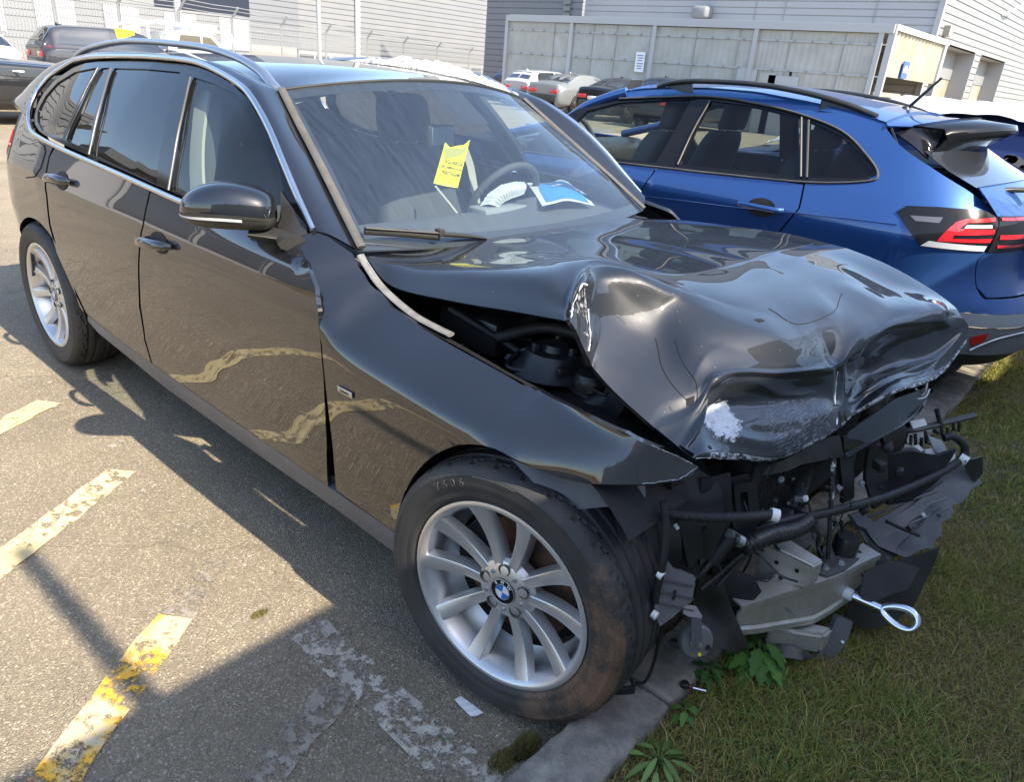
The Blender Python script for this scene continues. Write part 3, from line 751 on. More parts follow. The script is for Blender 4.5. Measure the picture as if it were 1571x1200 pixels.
for i, y in enumerate(np.arange(y1+1.5, 84, 3.4)):
    w = box('window', (XB-0.12, y, zlow-1.2), (0.1, 2.9, 1.5), M['navy'], wh)
    box('mullion', (XB-0.05, y, zlow-1.2), (0.06, 0.1, 1.5), M['white_paint'], w)
for i, y in enumerate(np.arange(y0-8, y1-2, 4.2)):
    w = box('window', (XB+0.06, y, 2.2), (0.1, 2.4, 2.2), M['siding_grey'], wh)
    box('mullion', (XB+0.14, y, 2.2), (0.06, 0.12, 2.2), M['white_paint'], w)
box('roof', (XB-8, 38, 14.05), (16.2, 110, 0.1), M['siding'], wh)
for u in (549,):
    p = atx(u, 20, XB+0.2); tube('downpipe', [(XB+0.15, p[1], 0), (XB+0.15, p[1], 14)], 0.22, M['white_paint'], wh)

# mesh fence with cranked posts
fa, fb = np.array([-25.5, 4.0]), np.array([-50.5, 49.0])
def on_fence(u):
    d = ray(u, 60)[:2]; e = fb-fa
    t = np.linalg.solve(np.array([[d[0], -e[0]], [d[1], -e[1]]]), fa-CPOS[:2]); return fa+e*t[1]
M['fence_white'] = mat('fence_white', (0.26, 0.27, 0.285), 0.5)
mf = thing('mesh_fence', 'white welded mesh fence with cranked posts along the back of the car park', 'fence', (-38, 26, 0))
pu = [-95, 0, 90, 187, 277, 357, 432, 500, 563, 619, 671, 721, 768]
pp = [on_fence(u) for u in pu]
fd = (fb-fa)/np.linalg.norm(fb-fa); fn = np.array([fd[1], -fd[0]])
if fn[0] < 0: fn = -fn
HF = 2.45
for i, p in enumerate(pp):
    tube('post', [(*p, 0), (*p, HF), (*(p+fn*0.10), HF+0.12), (*(p+fn*0.36), HF+0.48)], 0.055, M['fence_white'], mf, 6)
for i in range(len(pp)-1):
    a, b = pp[i], pp[i+1]; bm = bmesh.new(); Lb = np.linalg.norm(b-a); ang = math.atan2(fd[1], fd[0])
    R = Matrix.Rotation(ang, 3, 'Z')
    for k in range(9):
        z = 0.1+(HF-0.15)*k/8; b_box(bm, (*((a+b)/2), z), (Lb, 0.018, 0.035), R)
    for t in np.arange(0.1, Lb, 0.13):
        b_box(bm, (*(a+fd*t), HF/2+0.05), (0.020, 0.018, HF-0.1), R)
    obj('mesh_panel', bm, M['fence_white'], mf, smooth=False)
    for q in (0.14, 0.25, 0.35):
        zq = HF+0.12+(q-0.10)/0.26*0.36
        tube('wire_strand', [(*(a+fn*q), zq), (*((a+b)/2+fn*q), zq-0.03), (*(b+fn*q), zq)], 0.016, M['fence_white'], mf, 4)
p = on_fence(354)-fn*2.5
lp = thing('lamp_post', 'pale steel lighting column standing behind the mesh fence', 'lamp post', (*p, 0))
tube('column', [(*p, 0), (*p, 9)], [0.17, 0.12], M['galv'], lp, 10); box('lamp_head', (p[0]+0.4, p[1], 9), (1.0, 0.3, 0.15), M['galv'], lp)
p = on_fence(549)-fn*2.5
lp = thing('lamp_post', 'thin pale column in front of the white ribbed warehouse wall', 'lamp post', (*p, 0))
tube('column', [(*p, 0), (*p, 10)], 0.13, M['galv'], lp, 10); box('lamp_head', (p[0]+0.4, p[1], 10), (1.0, 0.3, 0.15), M['galv'], lp)

# buildings and bank on the side the black car's flank faces
lw = thing('low_office', 'low flat roofed office with a dark glazed front facing the parked cars', 'building', (-25, -13, 0))
box('wall', (-25, -13.5, 2.1), (7.8, 12, 4.2), M['siding_grey'], lw)
box('roof', (-24.8, -13.5, 4.4), (9.6, 13, 0.4), M['siding_dark'], lw)
for y in np.arange(-18, -8, 2.6):
    w = box('window', (-21.06, y, 1.9), (0.1, 2.3, 2.6), M['navy'], lw); box('frame', (-21.0, y+1.3, 1.9), (0.12, 0.12, 2.8), M['siding_grey'], w)
wr = thing('ribbed_store', 'white ribbed store building beyond the back of the car park', 'building', (-40, -3, 0))
ribbed('wall', (-33, -8.6), (-33, 2.2), 0, 9.0, 0.40, 0.08, M['siding'], wr, .2)
box('roof', (-38, -3.2, 9.05), (10, 10.8, .1), M['siding_grey'], wr)
M['bank'] = mat('bank', (0.26, 0.16, 0.08), 0.95, var=(0.16, 0.11, 0.06), vscale=1.3, bump=1, bscale=8, bdist=0.1)
G = [[(x, -13.5-yy, 0.03+zz+0.12*math.sin(x*1.3+yy)) for x in np.linspace(-30, 8, 40)] for yy, zz in ((0, -0.2), (0.8, 0.35), (1.8, 0.7), (3.2, 0.75), (5, -0.1))]
structure(obj('dirt_bank', grid_bm(G), M['bank']))
# ================================================================== the wrecked black estate car
car = thing('estate_car', 'black estate car with crushed bonnet and torn off front bumper standing against the kerb', 'car', (-1.4, 0, 0))
BP = M['black_paint']
_w = spl([.10, .20, .27, .36, .45, .55, .66, .76, .835, .87, .91, .95, 1.0, 1.05, 1.12, 1.2, 1.28, 1.36, 1.42],
         [.80, .835, .862, .884, .884, .889, .899, .906, .9075, .903, .893, .8795, .863, .844, .812, .767, .713, .650, .600])
def _bar(x, z):
    b = 0.0
    if x > -0.6: b += 0.030*((x+0.6)/0.9)**2
    if x < -2.3: b += 0.022*(-2.3-x)**2
    if x < -2.95: b += 0.45*((-2.95-x)/.9)**2
    if x < -2.6 and z > .7: b += 0.03*min(1, (z-.7)/.3)*min(1, (-2.6-x)/.4)
    if z > 1.0:
        k = min(1, (z-1.0)/.36)
        if x < -2.0: b += 0.035*k*(-2.0-x)
    if x > -1.3 and z > 0.955: b += 0.085*min(1.0, (x+1.3)/.5)**1.5*min(1, (z-.955)/.06)
    return b
def S(x, z):
    zc = z-0.028*(-(x+0.2)/2.6)*max(0.0, 1-abs(z-0.84)/0.5)     # the shoulder line climbs towards the tail
    return np.array([x, -(_w(zc)-_bar(x, z)), z])
def T(pix, g=(-1.5, 0.8)): return trace(S, pix, g)
def sm(pix, n=4): return [tuple(p) for p in cat([np.array(p, float) for p in pix], n)]

front_door = T([(231, 295), (221, 345), (214, 410), (216, 470), (223, 520), (234, 558), (350, 639), (450, 709), (503, 746),
                (501, 700), (499.5, 650), (496, 575), (492, 530), (488, 480), (483, 440), (472, 402), (455, 369), (340, 334), (283, 314)], (-1.5, 1.0))
panel('front_door', front_door, S, BP, car, 0.03, 0.014)
rear_door = T([(229, 293), (150, 256), (84, 227), (77, 240), (73, 300), (78, 345), (90, 388), (110, 433), (131, 477), (134, 482), (180, 519), (231.5, 556.5),
               (221, 521), (213, 470), (211.5, 410), (218.5, 345)], (-1.5, 1.0))
panel('rear_door', rear_door, S, BP, car, 0.03, 0.014)
qa = T([(81, 226), (50, 205), (43.5, 190)], (-2.5, 1.0))
qb = T(sm([(132, 482), (122, 470), (113, 440), (99, 402), (81, 366), (61, 341), (44, 333), (33, 341), (26, 362)]), (-2.3, .35))
qc = T([(74.5, 240), (70.5, 300), (75.5, 346), (87.5, 389), (107.5, 434), (129, 479)], (-2.5, 1.0))
xr_ = qb[-1][0]
quarter = qa+[(-3.42, 1.10), (-3.62, 1.02), (-3.74, .90), (-3.80, .70), (-3.81, .45), (-3.78, .28), (xr_-.20, .25), (xr_-.06, .42)]+qb[::-1][:-1]+qc[::-1]
panel('quarter_panel', quarter, S, BP, car, 0.03, 0.014)
# fuel flap
ff = T([(47, 222), (60, 218), (68, 224), (70, 233), (63, 257), (54, 270), (40, 272), (37, 262), (40, 240)], (-2.9, .9))
panel('fuel_flap_gap', shift(ff, 0.004), S, M['dark'], car, 0.03, 0.0, off=0.0012)
panel('fuel_flap', ff, S, BP, car, 0.03, 0.0, off=0.0030)
sill = T([(607, 822), (604, 850), (520, 787), (400, 703), (250, 594), (150, 512), (133, 492), (133, 484), (180, 521), (232, 559), (350, 642), (450, 712), (503, 749), (545, 778), (583, 804)], (-.32, .3))
panel('sill', sill, S, M['grey_plastic'], car, 0.03, 0.03, off=-0.004)

# ---- front wing, pushed back and dented
wing_top = spl([-.80, -.70, -.62, -.54, -.42, -.30, -.09, .04, .19, .33, .45], [1.0, .965, .925, .872, .85, .838, .815, .808, .805, .800, .79])
def wing(x, z):
    p = S(x, z); d = max(0.0, wing_top(x)-z)
    k0 = min(1, max(0, (x+0.82)/0.20)); k0 = k0*k0*(3-2*k0)
    roll = 0.155*max(0.0, 1-d/0.11)**2.0*k0*(1-.75*min(1, max(0, x+.05)/.3))
    p[1] += roll
    if x > 0.0:   # crumple behind the lost bumper
        k = min(1, x/0.35)
        p[1] += 0.115*k**1.6+0.010*k*math.sin(x*22+z*9)+0.006*k*math.sin(z*40-x*13)
    p[1] += 0.010*math.exp(-((x+.05)/.12)**2-((z-.76)/.05)**2)*-1
    return p
wg = [(481, 354), (505, 364), (541, 389), (552, 412), (575, 443), (600, 470), (650, 505), (700, 534), (760, 567), (800, 590), (870, 622), (960, 664), (1030, 697), (1072, 716),
      (1062, 729), (1035, 739), (990, 743), (950, 744), (900, 742), (860, 734), (820, 718), *sm([(785, 702), (760, 689), (729, 682), (700, 684), (671, 696), (645, 717), (625, 747), (612, 782), (607, 818)]),
      (583, 800), (545, 773), (516, 752), (512, 705), (505, 640), (498.5, 580), (494, 530), (490, 480), (485, 435), (474, 401), (457, 368)]
wgp = trace(wing, wg, (-.75, .98))
panel('front_wing', wgp, wing, BP, car, 0.022, 0.014, label='dented front wing with a torn front edge')
# badge on the wing
pb = solve(wing, 531, 601, (-.5, .6)); B0 = Vector(wing(*pb))
e1 = (Vector(wing(pb[0]+.02, pb[1]))-B0).normalized(); e2 = (Vector(wing(pb[0], pb[1]+.02))-B0).normalized(); en = e1.cross(e2)
e2 = en.cross(e1)
RB = Matrix((e1, e2, en)).transposed()
bd = box('wing_badge', B0+en*0.003, (0.060, 0.017, 0.004), M['satin'], car, RB, 0.0015)
text('lettering', 'Luxury', 0.0125, M['ink'], bd, B0+en*0.0055, RB, 0.0003)

# ---- inner body: black shell added to block light through the panel gaps
def S2(x, z):
    p = S(x, z); p[1] += 0.035; return p
inner = T([(436, 371), (283, 322), (150, 264), (60, 222), (75, 260), (75, 340), (95, 395), (125, 470), (180, 516), (350, 640), (503, 743), (516, 755), (506, 640), (494, 560), (482, 500), (464, 432)], (-.8, 1.0))
panel('gap_backing', inner, S2, M['dark'], car, 0.06, 0.0)

# ---- glasshouse
chrome_px = [(481, 354), (457, 300), (434, 246), (411, 192), (384, 146), (362, 126), (333, 109), (308, 98), (283, 92.5), (240, 88.5), (200, 87), (150, 87.5), (125, 91), (108, 97), (78, 117), (60, 138), (50, 157), (45, 178), (47, 194), (54, 206), (90, 226), (150, 252.5), (190, 270), (231, 288.5), (283, 311), (340, 331), (400, 350)]
chrome = trace(S, chrome_px, (-.85, .99))
cp = [S(*c) for c in chrome]
nrmS = lambda a, b: np.cross(S(a+1e-3, b)-S(a, b), S(a, b+1e-3)-S(a, b))
def onS(c, off):
    n = nrmS(*c); n = n/np.linalg.norm(n); n = n if n[1] < 0 else -n
    return S(*c)+n*off
tube('window_trim', [onS(c, 0.003) for c in chrome], [(0.0085, 0.0065)]*len(chrome_px) if False else 0.0095, M['chrome'], car, 8, 6)
inner_px = [(470, 352), (449, 300), (427, 248), (404, 195), (378, 151), (356, 131), (330, 114), (306, 104), (282, 98), (240, 94.5), (200, 93), (150, 93.5), (126, 97), (110, 103), (81, 123), (64, 143), (55, 160), (50, 178), (51, 190), (58, 201), (92, 220), (150, 246), (190, 263), (232, 282), (283, 304), (340, 323), (400, 342), (440, 352)]
frame_o = trace(S, inner_px, (-.85, .99))
g_quarter = trace(S, [(61, 199), (55, 186), (55, 170), (68, 146), (86, 126), (112, 110), (146, 103), (122, 150), (94, 211)], (-2.9, 1.1))
g_small = trace(S, [(153, 104), (165, 103), (150, 150), (133, 230), (101, 216), (118, 178)], (-2.4, 1.2))
g_rear = trace(S, [(173, 104), (220, 105), (274, 110), (258, 160), (245, 220), (237, 284), (190, 261), (139, 237), (152, 170)], (-2.1, 1.2))
g_front = trace(S, [(295, 118), (330, 129), (356, 142), (376, 160), (402, 204), (424, 252), (432, 290), (424, 340), (380, 330), (285, 301), (261, 291), (270, 225)], (-1.5, 1.2))
holes = [g_quarter, g_small, g_rear, g_front]
def Sin(x, z):
    p = S(x, z); p[1] += 0.006; return p
panel('window_surround', frame_o, Sin, M['gloss_black'], car, 0.014, 0.02, holes=holes)
for g, nm, mt in ((g_quarter, 'quarter_window', 'tint_glass'), (g_small, 'door_quarter_window', 'tint_glass'), (g_rear, 'rear_door_window', 'tint_glass'), (g_front, 'front_door_window', 'side_glass')):
    def Sg(x, z):
        p = S(x, z); p[1] += 0.012; return p
    panel(nm, shift(g, 0.004), Sg, M[mt], car, 0.05, 0.0)
M['trim_grey'] = mat('trim_grey', (.10, .10, .10), .4, metal=.4)
# bright channel strips on the pillars
for a, b in (((293, 119), (259, 292)), ((171, 105), (137, 237)), ((150, 104), (98, 213))):
    q = [onS(c, 0.002) for c in trace(S, [a, ((a[0]+b[0])/2-2, (a[1]+b[1])/2), b], (-2, 1.2))]
    tube('glass_channel', q, 0.0042, M['trim_grey'] if a[0] > 160 else M['black_plastic'], car, 6, 6)
pm = solve(S, 205, 290, (-1.8, 1.0))

# windscreen, roof, pillars
WT, WB = 0.57, 0.70
ws_top = [np.array([-1.295+0.105*(1-(t/WT)**2), t, 1.324+0.056*(1-(t/WT)**2)]) for t in np.linspace(-WT, WT, 15)]
ws_bot = [np.array([-0.727+0.09*(1-(t/WB)**2), t, 0.963-0.015*(1-(t/WB)**2)]) for t in np.linspace(-WB, WB, 15)]
ws_mid = [(a+b)/2+np.array([0.020, 0, 0.022])*(1-(t/1.0)**2*0.6) for a, b, t in zip(ws_top, ws_bot, np.linspace(-1, 1, 15))]
wsg = loft_pts([ws_top, ws_mid, ws_bot], 41, 14)
obj('windscreen', grid_bm(wsg, 0.0, True), M['windscreen'], car)
# black ceramic border, just inside the glass
def band(f0, f1, g0, g1, name, m, off=-0.004):
    R, K = len(wsg), len(wsg[0]); bmx = []
    for i in np.linspace(f0*(R-1), f1*(R-1), 6):
        row = []
        for j in np.linspace(g0*(K-1), g1*(K-1), 40):
            i0, j0 = min(int(i), R-2), min(int(j), K-2); a, b = i-i0, j-j0
            p = wsg[i0][j0]*(1-a)*(1-b)+wsg[i0+1][j0]*a*(1-b)+wsg[i0][j0+1]*(1-a)*b+wsg[i0+1][j0+1]*a*b
            row.append(p+np.array([off*0.7, 0, off]))
        bmx.append(row)
    return obj(name, grid_bm(bmx, 0, True), m, car)
M['frit'] = mat('frit', (0.015, 0.015, 0.017), 0.5)
band(0, .055, 0, 1, 'glass_border', M['frit']); band(.93, 1, 0, 1, 'glass_border', M['frit'])
band(.05, .95, 0, .025, 'glass_border', M['frit']); band(.05, .95, .975, 1, 'glass_border', M['frit'])
band(.05, .30, .44, .56, 'sensor_cover', M['dark'], -0.006)

roof_z = spl([-3.45, -3.2, -2.9, -2.4, -1.9, -1.6, -1.42, -1.295, -1.19], [1.285, 1.335, 1.372, 1.408, 1.417, 1.412, 1.402, 1.388, 1.380])
edge_z = spl([-3.45, -3.2, -2.9, -2.4, -1.9, -1.6, -1.42, -1.295], [1.235, 1.285, 1.330, 1.370, 1.378, 1.366, 1.347, 1.324])
G = []
for k in np.linspace(0, 1, 40):
    row = []
    for t in np.linspace(-1, 1, 33):
        yy = t*(0.565-0.03*k*k); c = 1-abs(t)**2.4
        xf = -1.297+0.105*(1-t*t); x = xf+(-3.45-xf)*k
        row.append((x, yy, edge_z(min(x, -1.295))+(roof_z(x)-edge_z(min(x, -1.295)))*c))
    G.append(row)
obj('roof', grid_bm(G, 0.01), M['bonnet_paint'], car)
tube('roof_seam', [p+np.array([-0.002, 0, 0.003]) for p in ws_top], 0.0045, M['rubber'], car, 6)
# side of the roof and windscreen pillars: from the window trim up to the glass and the rails
n_ = len(chrome_px[:18])
up_px = [(-.727, -.70, .963), (-.87, -.668, 1.055), (-1.02, -.633, 1.150), (-1.16, -.602, 1.238), (-1.25, -.580, 1.296), (-1.297, -.570, 1.325), (-1.36, -.567, 1.338), (-1.43, -.565, 1.349), (-1.52, -.565, 1.358), (-1.70, -.564, 1.371), (-1.95, -.562, 1.378), (-2.35, -.558, 1.371), (-2.60, -.553, 1.356), (-2.78, -.549, 1.341), (-3.16, -.545, 1.300), (-3.36, -.575, 1.235), (-3.52, -.62, 1.150), (-3.62, -.655, 1.085), tuple(S(-3.68, 1.0)), tuple(S(-3.62, 1.02))]
n_ = 20
lowc = [onS(c, 0.0) for c in chrome[:n_]]
midc = []
for a, b in zip(lowc, up_px):
    b = np.array(b); m_ = (a+b)/2; midc.append(m_+np.array([0.0, -0.020, 0.018]))
NU = 90
rowsL = cat(lowc, 6); rowsM = cat(midc, 6); rowsU = cat([np.array(p) for p in up_px], 6)
Gp = [[cat([rowsL[j], rowsM[j], rowsU[j]], 5)[i] for j in range(len(rowsL))] for i in range(11)]
obj('roof_side', grid_bm(Gp, 0.006, True), BP, car)
dp = [tuple(c) for c in trace(S, [(60, 136), (49, 156), (43.5, 177), (43.5, 191)], (-3.0, 1.2))]
panel('rear_pillar', dp+[(-3.44, 1.095), (-3.63, 1.015), (-3.70, .985), (-3.66, 1.05), (-3.58, 1.11), (-3.48, 1.16), (-3.38, 1.19)], S, BP, car, .02, .006, off=-.0015)
# dusty grey strip along the windscreen edge
ed = [np.array([-1.297, -.570, 1.325]), np.array([-1.16, -.602, 1.240]), np.array([-1.02, -.633, 1.154]), np.array([-.87, -.668, 1.060]), np.array([-.727, -.70, .967])]
M['dusty_trim'] = mat('dusty_trim', (0.085, 0.08, 0.075), 0.7, var=(0.055, 0.052, 0.05), vscale=12)
ts = tube('screen_trim', [e+np.array([0.006, 0.004, 0.006]) for e in ed], [(0.013, 0.006)]*(len(cat(ed, 6))), M['dusty_trim'], car, 8, 6)
# rails
rl = [(a_, b_, c_-.010) for a_, b_, c_ in [(-1.285, -.562, 1.318), (-1.36, -.560, 1.352), (-1.432, -.553, 1.383), (-1.588, -.55, 1.417), (-1.851, -.55, 1.438), (-2.383, -.548, 1.434), (-2.75, -.543, 1.400), (-2.93, -.540, 1.368), (-3.02, -.540, 1.330)]]
nr = len(cat(rl, 8)); rr = [(0.020*min(1, .35+i/8), 0.012*min(1, .4+i/8)) for i in range(nr)]
ra = tube('roof_rail', rl, rr, M['satin'], car, 10, 8)
# tailgate, closing the back
tg = []
for k in np.linspace(0, 1, 16):
    z = 1.26-k*1.0
    xb = -3.50-0.30*min(1, (1.26-z)/.35) - (0.03 if z < .7 else 0)
    hw = .44 if z > 1.0 else 0.40
    tg.append([(xb-0.10*(1-(t*t)), t*hw*0.98, z) for t in np.linspace(-1, 1, 13)])
obj('tailgate', grid_bm(tg, 0.0), BP, car)
tl = [(-3.17, .945), (-3.24, 1.0), (-3.45, 1.005), (-3.55, .93), (-3.42, .885), (-3.26, .89)]
panel('tail_lamp', tl, S, M['red_lamp'], car, 0.02, 0.01, off=0.004)
# fin aerial
fp = aty(312, 66, 0.0); prism('roof_aerial', [(0, 0), (.17, 0), (.15, .02), (.07, .05), (.0, .062), (-.012, .05)], -.014, .014, M['gloss_black'], car,
    Matrix.Translation((-3.22, 0, roof_z(-3.2)-0.004)) @ Matrix.Rotation(PI/2, 4, 'X'))

# ---- door handles
def handle(u, v, g):
    c = solve(S, u, v, g); L_ = 0.105
    n = nrmS(*c); n = n/np.linalg.norm(n); n = n if n[1] < 0 else -n
    h = thing_part('door_handle', car)
    def hs(dx, dz, off): return S(c[0]+dx, c[1]+dz+0.012*dx/L_)+n*off
    bowl = [(c[0]+0.062*math.cos(a)+0.015, c[1]+0.034*math.sin(a)+0.002) for a in np.linspace(0, 2*PI, 20, endpoint=False)]
    panel('recess_shade', bowl, S, M['dark'], h, 0.02, 0.0, off=0.0015)  # flat dark patch in place of the shaded bowl behind the grip
    P = [hs(-L_, -.004, .002), hs(-L_*.9, 0, .018), hs(-L_*.5, .002, .034), hs(0, .002, .038), hs(L_*.5, 0, .034), hs(L_*.85, -.002, .022), hs(L_*1.05, -.004, .004)]
    R_ = [(.010, .010), (.012, .016), (.011, .017), (.010, .017), (.011, .017), (.012, .015), (.008, .009)]
    rc = [tuple(r) for r in cat([np.array(r) for r in R_], 5)]
    tube('grip', P, rc, BP, h, 10, 5)
def thing_part(name, parent):
    o = bpy.data.objects.new(name, None); C.objects.link(o); o.empty_display_size = .05
    o.parent = parent; o.matrix_parent_inverse = wm(parent).inverted(); return o
handle(241, 372, (-1.45, .85)); handle(93, 277, (-2.35, .9))

# ---- door mirror
ax_in = np.array([-.83, -.84, 1.035]); ax_out = np.array([-1.02, -1.035, 1.035])
ax_in = aty(424, 330, -.84); ax_out = aty(278, 322, -1.02)
rg = []
prof = [(0.0, .20), (.03, .62), (.10, .86), (.25, 1.0), (.45, 1.06), (.65, 1.02), (.82, .86), (.93, .62), (.985, .33), (1.0, .06)]
wid = np.array([1.0, .55, 0]); d_ = ax_out-ax_in; d_[2] = 0; d_ /= np.linalg.norm(d_); fx = np.array([-d_[1], d_[0], 0]); fx = fx if fx[0] > 0 else -fx
for t, s in prof:
    c = ax_in+(ax_out-ax_in)*t+np.array([0, 0, 0.010*math.sin(t*PI)])
    row = []
    for a in np.linspace(0, 2*PI, 25)[:-1]:
        ca, sa = math.cos(a), math.sin(a)
        hx = math.copysign(abs(ca)**.75, ca)*0.075*s; hz = (math.copysign(abs(sa)**.8, sa))*(0.066 if sa > 0 else 0.046)*s
        row.append(c+fx*hx+np.array([0, 0, hz]))
    rg.append(row)
def closed_loft(rings, n, name, m, parent, sel=None, off=0.0):
    rr = [cat(r, 2, True) for r in rings]; cols = [cat([r[j] for r in rr], n) for j in range(len(rr[0]))]
    bm = bmesh.new(); V = [[bm.verts.new(Vector(cols[j][i])) for j in range(len(cols))] for i in range(len(cols[0]))]
    for i in range(len(V)-1):
        for j in range(len(V[0])):
            if sel is None or sel(i/(len(V)-1), j/len(V[0])):
                bm.faces.new((V[i][j], V[i][(j+1) % len(V[0])], V[i+1][(j+1) % len(V[0])], V[i+1][j]))
    for v in [v for v in bm.verts if not v.link_faces]: bm.verts.remove(v)
    bmesh.ops.recalc_face_normals(bm, faces=bm.faces[:])
    if off:
        bm.normal_update()
        for v in bm.verts: v.co += v.normal*off
    return obj(name, bm, m, parent)
mir = thing_part('door_mirror', car)
closed_loft(rg, 4, 'mirror_shell', BP, mir, lambda t, a: a < .53 or a > .97)
closed_loft(rg, 4, 'mirror_base', M['black_plastic'], mir, lambda t, a: .51 < a < .99)
closed_loft(rg, 4, 'indicator_lens', M['clear_lamp'], mir, lambda t, a: .36 < t < .97 and .945 < a < .972, 0.003)
closed_loft(rg, 4, 'trim_line', M['black_plastic'], mir, lambda t, a: .02 < t < .99 and (.965 < a or a < .0), 0.0015)
gp = [c for c in (ax_in+(ax_out-ax_in)*.5,)]
prism('mirror_glass', [(.085*math.cos(a), .045*math.sin(a)) for a in np.linspace(0, 2*PI, 20, endpoint=False)], 0, .004, M['chrome'], mir,
      Matrix.Translation(Vector((ax_in+ax_out)/2-fx*.072)) @ frame(-Vector(fx)).to_4x4())
st = [ax_in+np.array([.02, .0, -.05]), ax_in+np.array([.03, .05, -.055]), onS(solve(S, 462, 372, (-.75, .98)), -.02)]
tube('mirror_arm', [(ax_in*.72+ax_out*.28)+np.array([0, 0, -.045]), ax_in+np.array([.015, .02, -.058]), onS(solve(S, 455, 376, (-.75, .98)), .0)], [(.05, .016), (.045, .018), (.05, .02)], M['black_plastic'], mir, 10)
sail = trace(S, [(431, 292), (437, 303), (471, 357), (455, 366), (426, 348)], (-.95, 1.05))
panel('mirror_sail', sail, S, M['black_plastic'], car, 0.03, 0.01, off=0.001)

# ================================================================== wheels
def wheel_frame(c, steer):
    out = Vector((math.sin(steer), -math.cos(steer), 0)); x = Vector((math.cos(steer), math.sin(steer), 0))
    Mx = Matrix((x, Vector((0, 0, 1)), out)).transposed().to_4x4(); Mx.translation = Vector(c); return Mx
def tyre_mat():
    m = bpy.data.materials.new('tyre'); m.use_nodes = True; nt = m.node_tree; L = nt.links; p = nt.nodes['Principled BSDF']
    a = _n(nt, 'ShaderNodeAttribute', attribute_name='tint')
    tc = _n(nt, 'ShaderNodeTexCoord'); n1 = _n(nt, 'ShaderNodeTexNoise'); n1.inputs['Scale'].default_value = 110; n1.inputs['Detail'].default_value = 10; n1.inputs['Roughness'].default_value = 0.9
    L.new(tc.outputs['Object'], n1.inputs['Vector'])
    n2 = _n(nt, 'ShaderNodeTexNoise'); n2.inputs['Scale'].default_value = 9; n2.inputs['Detail'].default_value = 5; L.new(tc.outputs['Object'], n2.inputs['Vector'])
    s = _n(nt, 'ShaderNodeMath', operation='ADD'); L.new(n1.outputs[0], s.inputs[0]); L.new(n2.outputs[0], s.inputs[1])
    sp = _n(nt, 'ShaderNodeSeparateColor'); L.new(a.outputs['Color'], sp.inputs[0])
    s2 = _n(nt, 'ShaderNodeMath', operation='ADD'); L.new(s.outputs[0], s2.inputs[0]); L.new(sp.outputs[0], s2.inputs[1])
    r = _n(nt, 'ShaderNodeMapRange'); r.inputs[1].default_value = 1.22; r.inputs[2].default_value = 1.48; L.new(s2.outputs[0], r.inputs[0])
    mx = _n(nt, 'ShaderNodeMix', data_type='RGBA'); mx.inputs[6].default_value = (0.030, 0.029, 0.028, 1); mx.inputs[7].default_value = (0.20, 0.105, 0.055, 1)
    L.new(r.outputs[0], mx.inputs[0])
    dm = _n(nt, 'ShaderNodeMix', data_type='RGBA'); dm.inputs[7].default_value = (0.085, 0.078, 0.07, 1); L.new(mx.outputs[2], dm.inputs[6])
    r3 = _n(nt, 'ShaderNodeMapRange'); r3.inputs[1].default_value = .42; r3.inputs[2].default_value = .7; r3.inputs[4].default_value = .35; L.new(n2.outputs[0], r3.inputs[0]); L.new(r3.outputs[0], dm.inputs[0])
    L.new(dm.outputs[2], p.inputs['Base Color']); p.inputs['Roughness'].default_value = 0.62
    b = _n(nt, 'ShaderNodeBump'); b.inputs['Strength'].default_value = .25; b.inputs['Distance'].default_value = .002; L.new(n1.outputs[0], b.inputs['Height']); L.new(b.outputs[0], p.inputs['Normal'])
    return m
M['tyre'] = tyre_mat()
M['wheel_logo_blue'] = mat('wheel_logo_blue', (0.02, 0.16, 0.50), 0.2, coat=1)
M['logo_white'] = mat('logo_white', (0.75, 0.75, 0.76), 0.2, coat=1)
M['disc_rust'] = mat('disc_rust', (0.10, 0.05, 0.03), 0.7, metal=.3, var=(0.16, 0.09, 0.06), vscale=20)
M['barrel'] = mat('barrel', (0.16, 0.14, 0.12), 0.5, metal=.5, var=(0.08, 0.06, 0.05), vscale=12)
